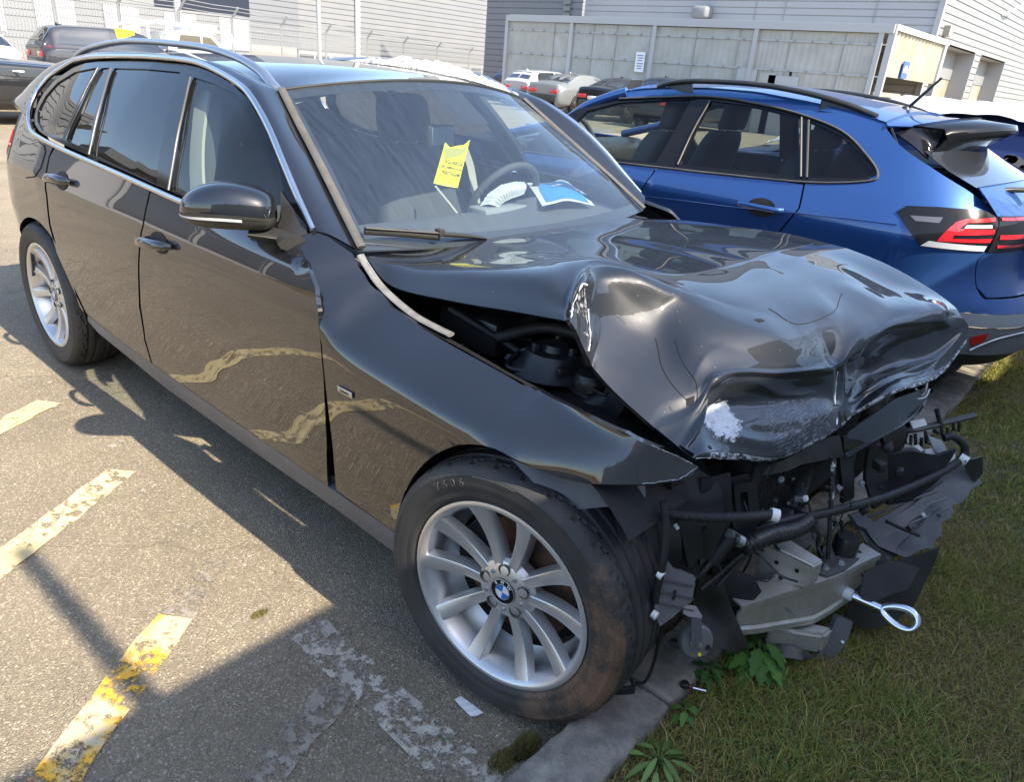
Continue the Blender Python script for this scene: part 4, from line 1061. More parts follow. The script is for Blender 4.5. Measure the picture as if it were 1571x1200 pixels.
def make_wheel(name, c, steer, R, RT, W_, mud, parent, spin=0.0, badge=True):
    """c: middle of the outer rim plane"""
    F_ = wheel_frame(c, steer); w = thing_part(name, parent)
    # tyre: local z is outwards; outer rim plane at z = 0
    N = 240; pr = [(R-.004, -.018), (R+.004, -.004), (R+.012, .004), (R+.02, .0075), (R+.028, .006), (R+.032, .0075), ((R+RT)/2, .012), (RT-.034, .008), (RT-.030, .009), (RT-.020, .003), (RT-.011, -.008), (RT-.006, -.020)]
    half = W_/2-.006
    grooves = (-.045, -.078, -.122, -.155)
    t = -.026; tread = []
    while t > -W_+.030:
        g = any(abs(t-q) < .0055 for q in grooves)
        crown = RT-.004*((t+half)/half)**2*2
        tread.append((crown-(.0075 if g else 0), t)); t -= .0045
    pr2 = pr+tread+[(RT-.012, -W_+.016), (RT-.03, -W_+.004), ((R+RT)/2, -W_), (R, -W_+.02)]
    bm = bmesh.new(); lay = bm.verts.layers.float_color.new('tint'); rings = []
    for i in range(N):
        a = 2*PI*i/N; ca, sa = math.cos(a), math.sin(a); rg_ = []
        for k, (r, h) in enumerate(pr2):
            sh = r
            if h < -.012 and h > -.045 and r > RT-.03 and ((i+int(-h*400)) % 8 == 0): sh -= .009
            if -.122 < h < -.078 and r > RT-.012 and (i % 10 == int((-h-.078)*180) % 10): sh -= .004
            if h < -.155 and r > RT-.03 and ((i+4+int(h*400)) % 8 == 0): sh -= .006
            v = bm.verts.new(F_ @ Vector((sh*ca, sh*sa, h)))
            md = mud*(0.66*max(0, math.cos(a-(-.35)))**0.8+.16*max(0, math.sin(a+.0)))*(1.0 if h > -.012 else .35)-.30
            if RT-.075 < r < RT-.012: md += .05
            v[lay] = (md, md, md, 1); rg_.append(v)
        rings.append(rg_)
    for i in range(N):
        A, B = rings[i], rings[(i+1) % N]
        for k in range(len(pr2)-1): bm.faces.new((A[k], B[k], B[k+1], A[k+1]))
    bmesh.ops.recalc_face_normals(bm, faces=bm.faces[:]); sharp_by_angle(bm, 42)
    ty = obj('tyre', bm, M['tyre'], w)
    # rim: lip and barrel
    rim = lathe('rim', [(R+.004, -.010), (R+.003, .0005), (R-.004, .0025), (R-.010, .0005), (R-.014, -.006), (R-.020, -.016), (R-.026, -.060), (R-.034, -.085), (R-.05, -.10)], M['alloy'], w, 96, F_, 50)
    lathe('barrel', [(R-.034, -.085), (R-.05, -.14), (R-.02, -.19), (R, -.20)], M['barrel'], w, 64, F_)
    bm = bmesh.new()
    # ten spokes in five pairs
    for p in range(5):
        for s in (-1, 1):
            a = spin+2*PI*p/5+s*math.radians(17.2); a_in = spin+2*PI*p/5+s*math.radians(17.0)
            er = Vector((math.cos(a), math.sin(a), 0)); et = Vector((-er.y, er.x, 0)); ei = Vector((math.cos(a_in), math.sin(a_in), 0))
            st_ = []
            for q in np.linspace(0, 1, 14):
                r = .040+(R-.012-.040)*q; ctr = (ei*(1-q)+er*q).normalized()*r
                h = -.034+.010*q+.018*q**2.6-.010*math.sin(q*PI)*.9
                wd = .0136-.0010*math.sin(q*PI)+.0085*q**1.6
                dp = .034-.012*q
                tt = Vector((-ctr.y, ctr.x, 0)).normalized(); off = tt*s*-.000
                st_.append([F_ @ (ctr+off+tt*x+Vector((0, 0, h+z))) for x, z in ((-wd*1.25, -dp), (-wd*1.12, -.012), (-wd*.94, -.001), (-wd*.80, .0004), (0, -.0012), (wd*.80, .0004), (wd*.94, -.001), (wd*1.12, -.012), (wd*1.25, -dp))])
            V = [[bm.verts.new(x) for x in r_] for r_ in st_]
            for i in range(len(V)-1):
                for k in range(8): bm.faces.new((V[i][k], V[i][k+1], V[i+1][k+1], V[i+1][k]))
            bm.faces.new(V[0]); bm.faces.new(V[-1][::-1])
    bmesh.ops.recalc_face_normals(bm, faces=bm.faces[:]); sharp_by_angle(bm, 40)
    obj('spokes', bm, M['alloy'], w)
    # hub face with bolt wells
    hub = lathe('hub', [(.034, -.030), (.040, -.030), (.060, -.034), (.074, -.040), (.080, -.05), (.080, -.075)], M['alloy'], w, 60, F_, 30)
    for p in range(5):
        a = spin+2*PI*p/5; q = Vector((.056*math.cos(a), .056*math.sin(a), 0))
        T_ = F_ @ Matrix.Translation(q)
        lathe('bolt_well', [(.0155, -.0305), (.0125, -.0315), (.0120, -.058), (0, -.058)], M['barrel'], w, 20, T_)
        lathe('wheel_bolt', [(0, -.044), (.0085, -.044), (.0095, -.046), (.0095, -.058)], M['dark_metal'], w, 6, T_, 20)
        a2 = a+PI/5; q = Vector((.052*math.cos(a2), .052*math.sin(a2), 0))
        lathe('rivet', [(0, -.027), (.004, -.0275), (.005, -.03), (.005, -.036)], M['satin'], w, 10, F_ @ Matrix.Translation(q))
    lathe('brake_disc', [(.05, -.10), (.155, -.10), (.155, -.125)], M['disc_rust'], w, 48, F_)
    lathe('dust_shield', [(.02, -.135), (R-.03, -.15)], M['dark'], w, 40, F_)
    cal = b = None
    bm = bmesh.new(); b_lathe(bm, [(.10, -.075), (.165, -.075), (.172, -.085), (.172, -.13)], 10, F_, PI*.70, PI*1.05); obj('brake_caliper', bm, M['dark_metal'], w)
    # centre cap
    cap = lathe('centre_cap', [(0, -.0265), (.030, -.0270), (.0335, -.0285), (.0345, -.033)], M['gloss_black'], w, 40, F_)
    if badge:
        rz = math.radians(-6)
        for k in range(4):
            a0 = k*PI/2+rz; poly = [(0, 0)]+[(.0185*math.cos(a0+i*PI/2/8), .0185*math.sin(a0+i*PI/2/8)) for i in range(9)]
            prism('emblem_quarter', poly, -.0268, -.0258, M['wheel_logo_blue'] if k % 2 else M['logo_white'], cap, F_)
        lathe('emblem_ring', [(.0185, -.0262), (.0190, -.0256), (.0200, -.0256), (.0204, -.0262)], M['satin'], cap, 36, F_)
        lathe('emblem_ring', [(.0312, -.0268), (.0320, -.0262), (.0332, -.0266), (.0336, -.0278)], M['satin'], cap, 36, F_)
        for ch, an in (('B', 138), ('M', 95), ('W', 50)):
            a = math.radians(an); R3 = (F_.to_3x3() @ Matrix.Rotation(a-PI/2, 3, 'Z'))
            text('letter', ch, .0115, M['logo_white'], cap, F_ @ Vector((.0257*math.cos(a), .0257*math.sin(a), -.0262)), R3, .0003, 0.0002)
    return w, F_
R_W, R_T = .2353, .334
fwheel, FWM = make_wheel('front_wheel', (0, -.87, .336), .1266, R_W, R_T, .225, 1.0, car, math.radians(18+4), True)
rwheel, RWM = make_wheel('rear_wheel', (-2.81, -.88, .334), 0, R_W, R_T, .225, .2, car, math.radians(30), True)
# raised lettering on the front tyre
M['tyre_text'] = mat('tyre_text', (0.05, 0.049, 0.047), .6)
for i, ch in enumerate('Y606'):
    a = math.radians(127-i*5.0); rr_ = R_W+.052
    R3 = FWM.to_3x3() @ Matrix.Rotation(a-PI/2, 3, 'Z')
    text('tyre_letter', ch, .026, M['tyre_text'], fwheel, FWM @ Vector((rr_*math.cos(a), rr_*math.sin(a), .0125)), R3, .0012)
tube('tyre_rib', [tuple(FWM @ Vector(((R_W+.068)*math.cos(a), (R_W+.068)*math.sin(a), .0115))) for a in np.linspace(math.radians(84), math.radians(105), 14)], .0012, M['tyre_text'], fwheel, 4)
# far side wheels: the same pieces turned round
def far_wheel(src, name, x, y):
    w = thing_part(name, car)
    for ch in list(src.children):
        if ch.name.split('.')[0] in ('tyre', 'rim', 'barrel', 'spokes'):
            c = ch.copy(); C.objects.link(c); c.parent = w; c.matrix_parent_inverse = Matrix.Identity(4)
    w.parent = car
    w.matrix_parent_inverse = wm(car).inverted()
    w.matrix_basis = Matrix.Translation((x, y, 0)) @ Matrix.Rotation(PI, 4, 'Z') @ Matrix.Translation((-x, y, 0))
    for c in w.children: c.matrix_parent_inverse = Matrix.Identity(4)
far_wheel(rwheel, 'rear_wheel', -2.81, 0.0)
far_wheel(fwheel, 'front_wheel', 0.0, 0.0)
# arches: dark liners
for x0, zc in ((0.0, .36), (-2.81, .36)):
    bm = bmesh.new(); Mx = Matrix.Translation((x0, -.60, zc)) @ Matrix.Rotation(PI/2, 4, 'X')
    b_lathe(bm, [(.40, .235), (.405, -.1), (.30, -.12), (.0, -.12)], 30, Mx, .75 if x0 == 0 else -.35, PI+.35)
    o = obj('arch_liner', bm, M['dark'], car); mirror_y(o, 0, None)
# ================================================================== crushed bonnet
def cpt(c):
    return aty(*c) if len(c) == 3 else np.array(c[1:], float)
X = 'p'
BG = [
 [(562, 394, -.70), (590, 390, -.62), (650, 383, -.45), (X, -.705, -.25, .956), (X, -.70, -.05, .960), (X, -.70, .12, .960), (X, -.70, .20, .959), (X, -.70, .36, .957), (X, -.70, .54, .953), (1003, 336, .68)],
 [(600, 438, -.705), (640, 409, -.645), (700, 391, -.50), (X, -.55, -.27, .978), (X, -.55, -.05, .975), (X, -.55, .12, .974), (X, -.55, .20, .973), (X, -.54, .36, .972), (X, -.53, .54, .968), (1050, 338, .685)],
 [(690, 461, -.705), (725, 416, -.645), (775, 397, -.50), (X, -.36, -.28, .995), (X, -.36, -.05, .985), (X, -.36, .12, .984), (X, -.36, .20, .984), (X, -.35, .36, .984), (X, -.34, .54, .98), (1125, 347, .685)],
 [(790, 478, -.705), (825, 424, -.645), (860, 398, -.50), (X, -.15, -.29, 1.008), (X, -.16, -.05, .990), (X, -.16, .12, .988), (X, -.16, .20, .988), (X, -.16, .36, .990), (X, -.15, .54, .988), (1200, 357, .685)],
 [(862, 491, -.705), (872, 452, -.665), (905, 399, -.50), (X, -.03, -.29, 1.010), (X, -.03, -.05, .990), (X, -.03, .12, .988), (X, -.03, .20, .988), (X, -.03, .36, .992), (X, -.02, .54, .990), (1247, 367, .683)],
 [(877, 494, -.715), (889, 436, -.652), (925, 401, -.495), (X, .0, -.29, 1.006), (X, .0, -.05, .987), (X, .0, .12, .985), (X, .0, .20, .985), (X, .0, .36, .990), (X, .01, .54, .988), (1262, 371, .682)],
 [(904, 553, -.672), (903, 468, -.612), (940, 410, -.490), (X, .04, -.285, .997), (X, .04, -.05, .983), (X, .04, .12, .981), (X, .04, .20, .981), (X, .04, .36, .985), (X, .05, .54, .983), (1285, 377, .680)],
 [(915, 570, -.668), (921, 478, -.590), (978, 425, -.455), (X, .08, -.275, .985), (X, .08, -.05, .975), (X, .08, .12, .974), (X, .08, .20, .974), (X, .08, .36, .978), (X, .09, .54, .976), (1308, 384, .678)],
 [(945, 603, -.662), (975, 535, -.560), (1035, 464, -.410), (X, .155, -.25, .958), (X, .16, -.06, .957), (X, .165, .10, .958), (X, .17, .20, .959), (X, .18, .36, .962), (X, .18, .52, .958), (1362, 406, .668)],
 [(990, 644, -.655), (1030, 590, -.545), (1075, 525, -.440), (X, .245, -.265, .918), (X, .265, -.12, .918), (X, .285, .03, .925), (X, .29, .13, .926), (X, .30, .32, .935), (X, .30, .48, .928), (1418, 437, .645)],
 [(1012, 662, -.650), (1055, 612, -.550), (1097, 562, -.452), (1190, 556, -.285), (1248, 553, -.150), (1282, 545, -.050), (1318, 515, .060), (1365, 484, .25), (1425, 470, .44), (1462, 468, .615)],
 [(1030, 677, -.645), (1072, 626, -.556), (1107, 576, -.455), (1192, 572, -.290), (1254, 567, -.158), (1287, 559, -.070), (1318, 535, .050), (1360, 506, .20), (1422, 493, .40), (1474, 484, .600)],
 [(1040, 686, -.643), (1078, 640, -.562), (1106, 590, -.458), (1192, 585, -.286), (1254, 580, -.150), (1288, 572, -.062), (1312, 560, .085), (1362, 530, .26), (1424, 515, .44), (1480, 491, .605)],
 [(1047, 692, -.642), (1078, 652, -.566), (1099, 612, -.468), (1190, 606, -.284), (1252, 600, -.146), (1287, 594, -.058), (1312, 585, .100), (1362, 556, .27), (1428, 540, .45), (1484, 497, .610)],
 [(1052, 696, -.642), (1072, 664, -.574), (1092, 626, -.480), (1188, 622, -.300), (1252, 616, -.162), (1284, 612, -.072), (1313, 608, .060), (1364, 578, .20), (1432, 556, .42), (1486, 503, .612)],
 [(1056, 699, -.643), (1075, 680, -.590), (1100, 655, -.505), (1190, 652, -.340), (1254, 640, -.205), (1284, 632, -.110), (1311, 624, .025), (1366, 592, .15), (1436, 568, .41), (1487, 509, .612)],
 [(1060, 701, -.644), (1082, 694, -.605), (1118, 693, -.522), (1187, 695, -.385), (1242, 674, -.255), (1284, 652, -.140), (1309, 634, .000), (1368, 600, .13), (1438, 575, .40), (1486, 516, .610)],
 [(1062, 703, -.642), (1084, 702, -.600), (1124, 705, -.512), (1186, 706, -.375), (1244, 682, -.245), (1285, 658, -.130), (1308, 638, .006), (1369, 604, .135), (1438, 578, .40), (1484, 520, .606)],
]
CPG = [[cpt(c) for c in r] for r in BG]
for r_ in range(7, 13):
    CPG[r_][1] = CPG[r_][0]*.5+CPG[r_][2]*.5+np.array([-.006, .010, -.010])*math.sin((r_-5)/8*PI)
for r_ in range(5, 9): CPG[r_][2] = CPG[r_][2]-np.array([0, 0, .012])
last = [p+np.array([-.035, 0, .004]) for p in CPG[-1]]
CPG.append(last)
BN = bicubic(CPG, 14)
def crinkle(G, amp):
    out = []
    R, K = len(G), len(G[0])
    for i in range(R):
        row = []
        for j in range(K):
            p = G[i][j]; t = i/(R-1); k = max(0, (t-.42)/.58)
            d = amp*k*(math.sin(p[0]*61+p[1]*23)*.5+math.sin(p[1]*47-p[0]*29+1.3)*.6+math.sin(p[1]*97+p[0]*71)*.25)
            q = np.array(p)+np.array([d*.4, 0, d]); row.append(q)
        out.append(row)
    return out
BN = crinkle(BN, .0016)
def crease(G, P, h, w):
    """kink the sheet along a line given in control rows and columns: tent shaped, so the fold stays sharp"""
    A_ = np.array(G); R, K = A_.shape[:2]; du = np.gradient(A_, axis=0); dv = np.gradient(A_, axis=1); N_ = np.cross(du, dv)
    N_ /= np.linalg.norm(N_, axis=2, keepdims=True)+1e-9; N_ *= np.sign(N_[..., 2:3]+.3*N_[..., 0:1]+1e-6)
    Q = np.array(cat([np.array(p, float) for p in P], 8)); ii, jj = np.mgrid[0:R, 0:K]/14.0; d = np.full(ii.shape, 9.0); tt = np.zeros(ii.shape)
    for k in range(len(Q)-1):
        a, b = Q[k], Q[k+1]; e = b-a; t = np.clip(((ii-a[0])*e[0]+(jj-a[1])*e[1])/(e.dot(e)+1e-9), 0, 1)
        dk = np.hypot(ii-a[0]-e[0]*t, jj-a[1]-e[1]*t); m_ = dk < d; d = np.where(m_, dk, d); tt = np.where(m_, (k+t)/(len(Q)-1), tt)
    return list((A_+N_*(h*np.clip(1-d/w, 0, 1)*np.sin(np.clip(tt*1.15+.12, 0, 1)*PI)**.5)[..., None]))
for P, h, w in (([(5.0, 1.15), (6.5, 1.75), (8.2, 2.35), (9.6, 3.6), (11.0, 4.9)], .012, .7), ([(5.2, 2.0), (6.5, 2.0), (7.5, 2.0), (8.6, 2.2)], .012, .45), ([(7.0, 1.0), (8.6, 1.45), (10.2, 2.2)], -.006, .8), ([(11, 2.0), (11.0, 3.0), (11, 4.0), (11, 5.0)], .007, .5), ([(11, 5.0), (10.2, 5.0), (9.2, 4.5), (8.0, 4.3)], -.009, .45),
                ([(11, 5.9), (10.8, 7.0), (11.0, 8.2), (11.2, 9)], .009, .5), ([(10.6, 1.7), (12.0, 2.0), (13.2, 1.9), (14.5, 1.6)], .010, .35), ([(11.2, 5.0), (12.5, 5.0), (14, 5.05), (16, 4.95)], -.010, .3),
                ([(11.5, 5.9), (12.8, 6.4), (14.2, 7.6), (14.6, 8.8)], -.012, .5), ([(14.3, 6.0), (14.0, 7.2), (13.2, 8.6)], .010, .4), ([(4.9, .15), (5.3, .6), (5.6, 1.1)], -.008, .35), ([(6.0, .2), (6.3, .6), (6.0, 1.1)], .006, .3),
                ([(9.5, .3), (10.5, 1.1), (11.0, 2.2)], -.006, .4), ([(15.3, 2.0), (15.6, 3.0), (15.3, 4.4)], .006, .3), ([(8.6, 6.6), (9.6, 7.0), (10.6, 8.0)], .005, .4), ([(2.0, 2.2), (3.6, 2.1), (5.0, 1.9)], .004, .5),
                ([(12.0, 2.6), (13.2, 3.4), (12.6, 4.4)], .005, .4), ([(10.0, 8.3), (11.6, 8.5), (13.2, 8.7)], .008, .3)):
    BN = crease(BN, P, h, w)
bon = obj('bonnet', grid_bm(BN, .010, True), M['bonnet_paint'], car, label='crushed bonnet, folded up at the near side and scraped bare at its front')
if True:
    bmx = bmesh.new(); bmx.from_mesh(bon.data); bmx.normal_update()
    up = sum((f.normal.z*f.calc_area() for f in bmx.faces))
    if up < 0: bmesh.ops.reverse_faces(bmx, faces=bmx.faces[:]); bmx.to_mesh(bon.data)
    bmx.free()
# bare and scraped metal on the turned-down front: patches lying on the sheet
nR, nK = len(BN), len(BN[0])
BNA = np.array(BN)
def BF(a, b):
    """bonnet surface by control row a and control column b"""
    i = min(max(a*14, 0), nR-1.001); j = min(max(b*14, 0), nK-1.001); i0, j0 = int(i), int(j); s, t = i-i0, j-j0
    return BNA[i0, j0]*(1-s)*(1-t)+BNA[i0+1, j0]*s*(1-t)+BNA[i0, j0+1]*(1-s)*t+BNA[i0+1, j0+1]*s*t
def scrape_mat(name, col, sx, c, rad, lo, hi, metal=.5):
    """paint rubbed off round point c, dying out towards rad"""
    m = bpy.data.materials.new(name); m.use_nodes = True; nt = m.node_tree; L = nt.links; p = nt.nodes['Principled BSDF']
    tc = _n(nt, 'ShaderNodeTexCoord'); mp = _n(nt, 'ShaderNodeMapping'); mp.inputs['Scale'].default_value = sx; L.new(tc.outputs['Object'], mp.inputs[0])
    n1 = _n(nt, 'ShaderNodeTexNoise'); n1.inputs['Scale'].default_value = 8; n1.inputs['Detail'].default_value = 10; n1.inputs['Roughness'].default_value = .75; L.new(mp.outputs[0], n1.inputs['Vector'])
    ds = _n(nt, 'ShaderNodeVectorMath', operation='DISTANCE'); L.new(tc.outputs['Object'], ds.inputs[0]); ds.inputs[1].default_value = tuple(c)
    fd = _n(nt, 'ShaderNodeMapRange'); fd.inputs[1].default_value = rad*.35; fd.inputs[2].default_value = rad; fd.inputs[3].default_value = .0; fd.inputs[4].default_value = -.42; L.new(ds.outputs['Value'], fd.inputs[0])
    s = _n(nt, 'ShaderNodeMath', operation='ADD'); L.new(n1.outputs[0], s.inputs[0]); L.new(fd.outputs[0], s.inputs[1])
    r = _n(nt, 'ShaderNodeMapRange'); r.inputs[1].default_value = lo; r.inputs[2].default_value = hi; L.new(s.outputs[0], r.inputs[0])
    n2 = _n(nt, 'ShaderNodeTexNoise'); n2.inputs['Scale'].default_value = 90; n2.inputs['Detail'].default_value = 6; L.new(tc.outputs['Object'], n2.inputs['Vector'])
    mx = _n(nt, 'ShaderNodeMix', data_type='RGBA'); mx.inputs[6].default_value = (*(x*.55 for x in col), 1); mx.inputs[7].default_value = (*(min(1, x*1.25) for x in col), 1); L.new(n2.outputs[0], mx.inputs[0]); L.new(mx.outputs[2], p.inputs['Base Color'])
    p.inputs['Roughness'].default_value = .45; p.inputs['Metallic'].default_value = metal
    b = _n(nt, 'ShaderNodeBump'); b.inputs['Strength'].default_value = .8; b.inputs['Distance'].default_value = .004; L.new(n2.outputs[0], b.inputs['Height']); L.new(b.outputs[0], p.inputs['Normal'])
    q = _n(nt, 'ShaderNodeBsdfTransparent'); ms = _n(nt, 'ShaderNodeMixShader'); L.new(r.outputs[0], ms.inputs[0]); L.new(q.outputs[0], ms.inputs[1]); L.new(p.outputs[0], ms.inputs[2])
    L.new(ms.outputs[0], nt.nodes['Material Output'].inputs[0]); return m
BC1, BC2 = BF(14.7, 2.1), BF(15.2, 3.6)
M['scrape_bare'] = scrape_mat('scrape_bare', (.60, .63, .67), (7, 4, 7), BC1, .085, .30, .40, .2)
M['scrape_lines'] = scrape_mat('scrape_lines', (.20, .21, .24), (34, 1.2, 30), BC2, .26, .47, .58)
M['scrape_edge'] = scrape_mat('scrape_edge', (.5, .52, .55), (10, 5, 10), BF(16.4, 3), 3.0, .47, .52)
M['scrape_fold'] = scrape_mat('scrape_fold', (.5, .52, .55), (10, 10, 6), BF(5.5, .75), .075, .50, .58)
blob = [(13.7, 1.75), (13.3, 2.25), (13.6, 2.75), (14.2, 2.9), (14.8, 2.9), (15.4, 2.9), (15.8, 2.6), (15.7, 2.2), (15.55, 1.8), (15.1, 1.45), (14.4, 1.5)]
panel('bare_patch', blob, BF, M['scrape_bare'], bon, .08, 0, off=.0016, out=(1, -.3, .2))
panel('scrape', [(13.6, 2.3), (13.7, 3.5), (13.8, 4.9), (16.4, 4.95), (16.6, 4.0), (16.4, 3.0), (16.0, 2.0)], BF, M['scrape_lines'], bon, .10, 0, off=.0009, out=(1, -.3, .2))
panel('chipped_edge', [(16.1, 1.2), (16.1, 2.3), (16.45, 3.2), (16.3, 4.0), (16.2, 4.95), (16.9, 4.95), (16.9, 3.5), (16.9, 1.0)], BF, M['scrape_edge'], bon, .10, 0, off=.0014, out=(1, -.3, .2))
panel('chipped_fold', [(4.6, .45), (4.8, 1.1), (5.6, 1.2), (6.4, .9), (6.9, .35), (6.4, .1), (5.4, .3)], BF, M['scrape_fold'], bon, .08, 0, off=.0014, out=(.3, -1, .3))
panel('chipped_edge', [(16.1, 5.2), (16.0, 7.0), (15.6, 8.9), (16.8, 8.9), (16.8, 5.2)], BF, M['scrape_edge'], bon, .12, 0, off=.0014, out=(1, .2, .2))
rj = np.random.default_rng(9)
def torn(pts, r, parent=bon, m=None):
    Q = cat([np.array(p, float) for p in pts], 7); tube('bare_edge', [q+rj.normal(0, .0006, 3) for q in Q], [float(abs(rj.normal(r, r*.5)))+.0004 for _ in Q], m or M['bare_metal'], parent, 5)
nb3 = np.array([.0, -.0015, .0015])
torn([BF(5.0, .12)+nb3, BF(5.15, .5)+nb3, BF(5.1, .95)+nb3, BF(5.35, 1.12)+nb3], .0022); torn([BF(5.9, .1)+nb3, BF(6.1, .45)+nb3, BF(6.0, .9)+nb3], .0012)
torn([BF(16.9, .2), BF(16.95, 1.2), BF(16.9, 2.0)], .0012); torn([BF(12.0, 5.05)+nb3, BF(14, 5.0)+nb3, BF(16, 5.0)+nb3], .0012)
torn([wing(*solve(wing, u, v, (.3, .75)))+nb3 for u, v in ((1070, 717), (1058, 727), (1040, 736), (1010, 741), (985, 743))], .0009, car, M['bare_dull'])
torn([wing(*solve(wing, u, v, (.3, .79)))+nb3 for u, v in ((1000, 684), (1020, 693), (1040, 701), (1062, 712))], .0007, car, M['bare_dull'])
# cracks in the lacquer
M['crack'] = mat('crack', (.004, .004, .005), .9)
for P in ([(8.1, 1.3), (8.6, 1.0), (9.3, .95), (10.2, 1.0)], [(8.5, 1.6), (9.0, 1.45), (9.9, 1.42), (10.6, 1.15)], [(8.3, 3.6), (8.9, 3.9), (9.0, 4.7), (8.9, 5.6), (8.6, 6.3)]):
    tube('lacquer_crack', [BF(*p)+np.array([0, 0, .0004]) for p in cat([np.array(p) for p in P], 6)], .0011, M['crack'], bon, 4)
panel('lacquer_chip', [(9.9, 1.0), (10.2, .9), (10.5, 1.05), (10.2, 1.2)], BF, M['crack'], bon, .1, 0, off=.001, out=(0, -.5, 1))
panel('lacquer_chip', [(8.5, 3.0), (8.62, 3.05), (8.6, 3.2), (8.5, 3.15)], BF, M['crack'], bon, .1, 0, off=.001, out=(0, -.5, 1))

# ================================================================== engine bay and cowl
def wtop(x, y, dz): return np.array([x, y, wing_top(x)+dz])
xs_ = np.linspace(-.68, .27, 20)
loft('wing_flange', [[wtop(x, wing(x, wing_top(x))[1]+.002, -.004) for x in xs_], [wtop(x, -.70, -.03) for x in xs_], [wtop(x, -.64, -.16) for x in xs_], [wtop(x, -.60, -.42 if x < .1 else -.20) for x in xs_]], 30, 4, M['dark_metal'], car)
gs = [(546, 401), (556, 418), (575, 446), (600, 471), (630, 495), (660, 512), (684, 524)]
tube('edge_seal', [aty(u, v, -.742+.0006*i)+np.array([.004, .012, .016]) for i, (u, v) in enumerate(gs)], [(.0125, .006)]*(6*6+1), mat('seal_grey', (.10, .10, .10), .6, var=(.17, .17, .165), vscale=30), car, 8, 6)
box('scuttle', (-.80, 0, .915), (.22, 1.36, .05), M['black_plastic'], car)
box('engine', (-.22, .02, .56), (.72, .92, .48), M['dark'], car, bevel=.05)
box('air_box', (-.10, -.42, .72), (.34, .22, .16), M['dark_metal'], car, bevel=.03)
box('fuse_box', (-.42, -.50, .80), (.22, .18, .10), M['black_plastic'], car, bevel=.02)
lathe('strut_top', [(0, .045), (.03, .045), (.035, .03), (.07, .03), (.085, .0), (.11, -.02)], M['dark_metal'], car, 30, Matrix.Translation((-.14, -.56, .80)))
bm = bmesh.new()
for i in range(10): b_box(bm, (.02+.012*i, -.47, .80-.004*i), (.005, .14, .03))
obj('vent_ribs', bm, M['dark_metal'], car, smooth=False)
for P, r in (([(-.3, -.6, .82), (-.2, -.52, .86), (-.05, -.5, .85), (.05, -.56, .78)], .016), ([(.0, -.62, .74), (.1, -.55, .8), (.18, -.45, .74)], .022), ([(-.45, -.62, .86), (-.25, -.58, .80), (.0, -.6, .76)], .010)):
    tube('hose', [np.array(p) for p in P], r, M['rubber'], car, 8, 6)
re_ = np.random.default_rng(5)
for k in range(26):
    x = re_.uniform(-.45, -.02); y = re_.uniform(-.62, -.40); z = .79-.10*max(0, x)+re_.uniform(-.05, .03)
    P = [np.array([x, y, z])]
    for q in range(3): P.append(P[-1]+re_.normal(0, 1, 3)*np.array([.045, .025, .012]))
    tube('wire', P, float(re_.choice([.003, .004, .006, .009])), M[str(re_.choice(['rubber', 'black_plastic', 'dark_metal', 'grey_plastic']))], car, 6, 5)
for k in range(34):
    x = re_.uniform(-.42, .10); y = re_.uniform(-.63, -.42); z = .80-.10*max(0, x)+re_.uniform(-.05, .02); q = re_.uniform(.008, .026)
    Rk = Matrix.Rotation(re_.uniform(0, 3), 3, 'Z')
    if k % 2: box('connector', (x, y, z), (q*1.8, q, q), M[str(re_.choice(['black_plastic', 'dark_metal', 'grey_plastic']))], car, Rk, .002)
    else: lathe('bolt', [(0, .008), (.007, .008), (.008, .006), (.008, .0), (.013, 0), (.013, -.003)], M[str(re_.choice(['satin', 'dark_metal', 'grey_plastic']))], car, 6, Matrix.Translation((x, y, z)) @ Rk.to_4x4(), 20)
for k in range(3):
    a = k*2.1; lathe('strut_nut', [(0, .022), (.009, .022), (.010, .018), (.010, 0), (.016, 0), (.016, -.004)], M['dark_metal'], car, 6, Matrix.Translation((-.14+.052*math.cos(a), -.56+.052*math.sin(a), .826)), 20)
box('warning_label', (-.40, -.435, .852), (.07, .04, .001), M['yellow_card'], car); box('label_print', (-.40, -.435, .853), (.055, .006, .001), M['ink'], car)
box('bracket', (.07, -.60, .76), (.05, .03, .12), M['dark_metal'], car, Matrix.Rotation(.4, 3, 'Y'), .004)
lathe('filler_cap', [(0, .02), (.035, .02), (.04, .012), (.04, -.02)], M['black_plastic'], car, 24, Matrix.Translation((-.02, -.57, .79)))
# far front wing and lamp remains, seen past the bonnet's far edge
fw = []
for z in (.30, .52, .70, .82, .93):
    fw.append([np.array([x, -S(x, z)[1]-(.05 if x > .2 else 0)-.1*max(0, (z-.8)/.13)**2, z-(.03 if z > .8 else 0)]) for x in np.linspace(-.60, .38, 14) if not (z < .68 and abs(x) < .0)])
# the far wing reads from the wheel arch up
archz = lambda x: .36+math.sqrt(max(0, .36**2-x*x)) if abs(x) < .36 else .28
rowsF = []
for t in np.linspace(0, 1, 8):
    row = []
    for x in np.linspace(-.60, .42, 36):
        z0 = archz(x); z = z0+(.92-.10*max(0, x+.1)-z0)*t
        row.append(np.array([x, -S(x, z)[1]-.10*max(0, t-.75)/.25-(.06*(x/.42)**2 if x > 0 else 0), z]))
    rowsF.append(row)
obj('front_wing', grid_bm(rowsF, .01, True), BP, car)

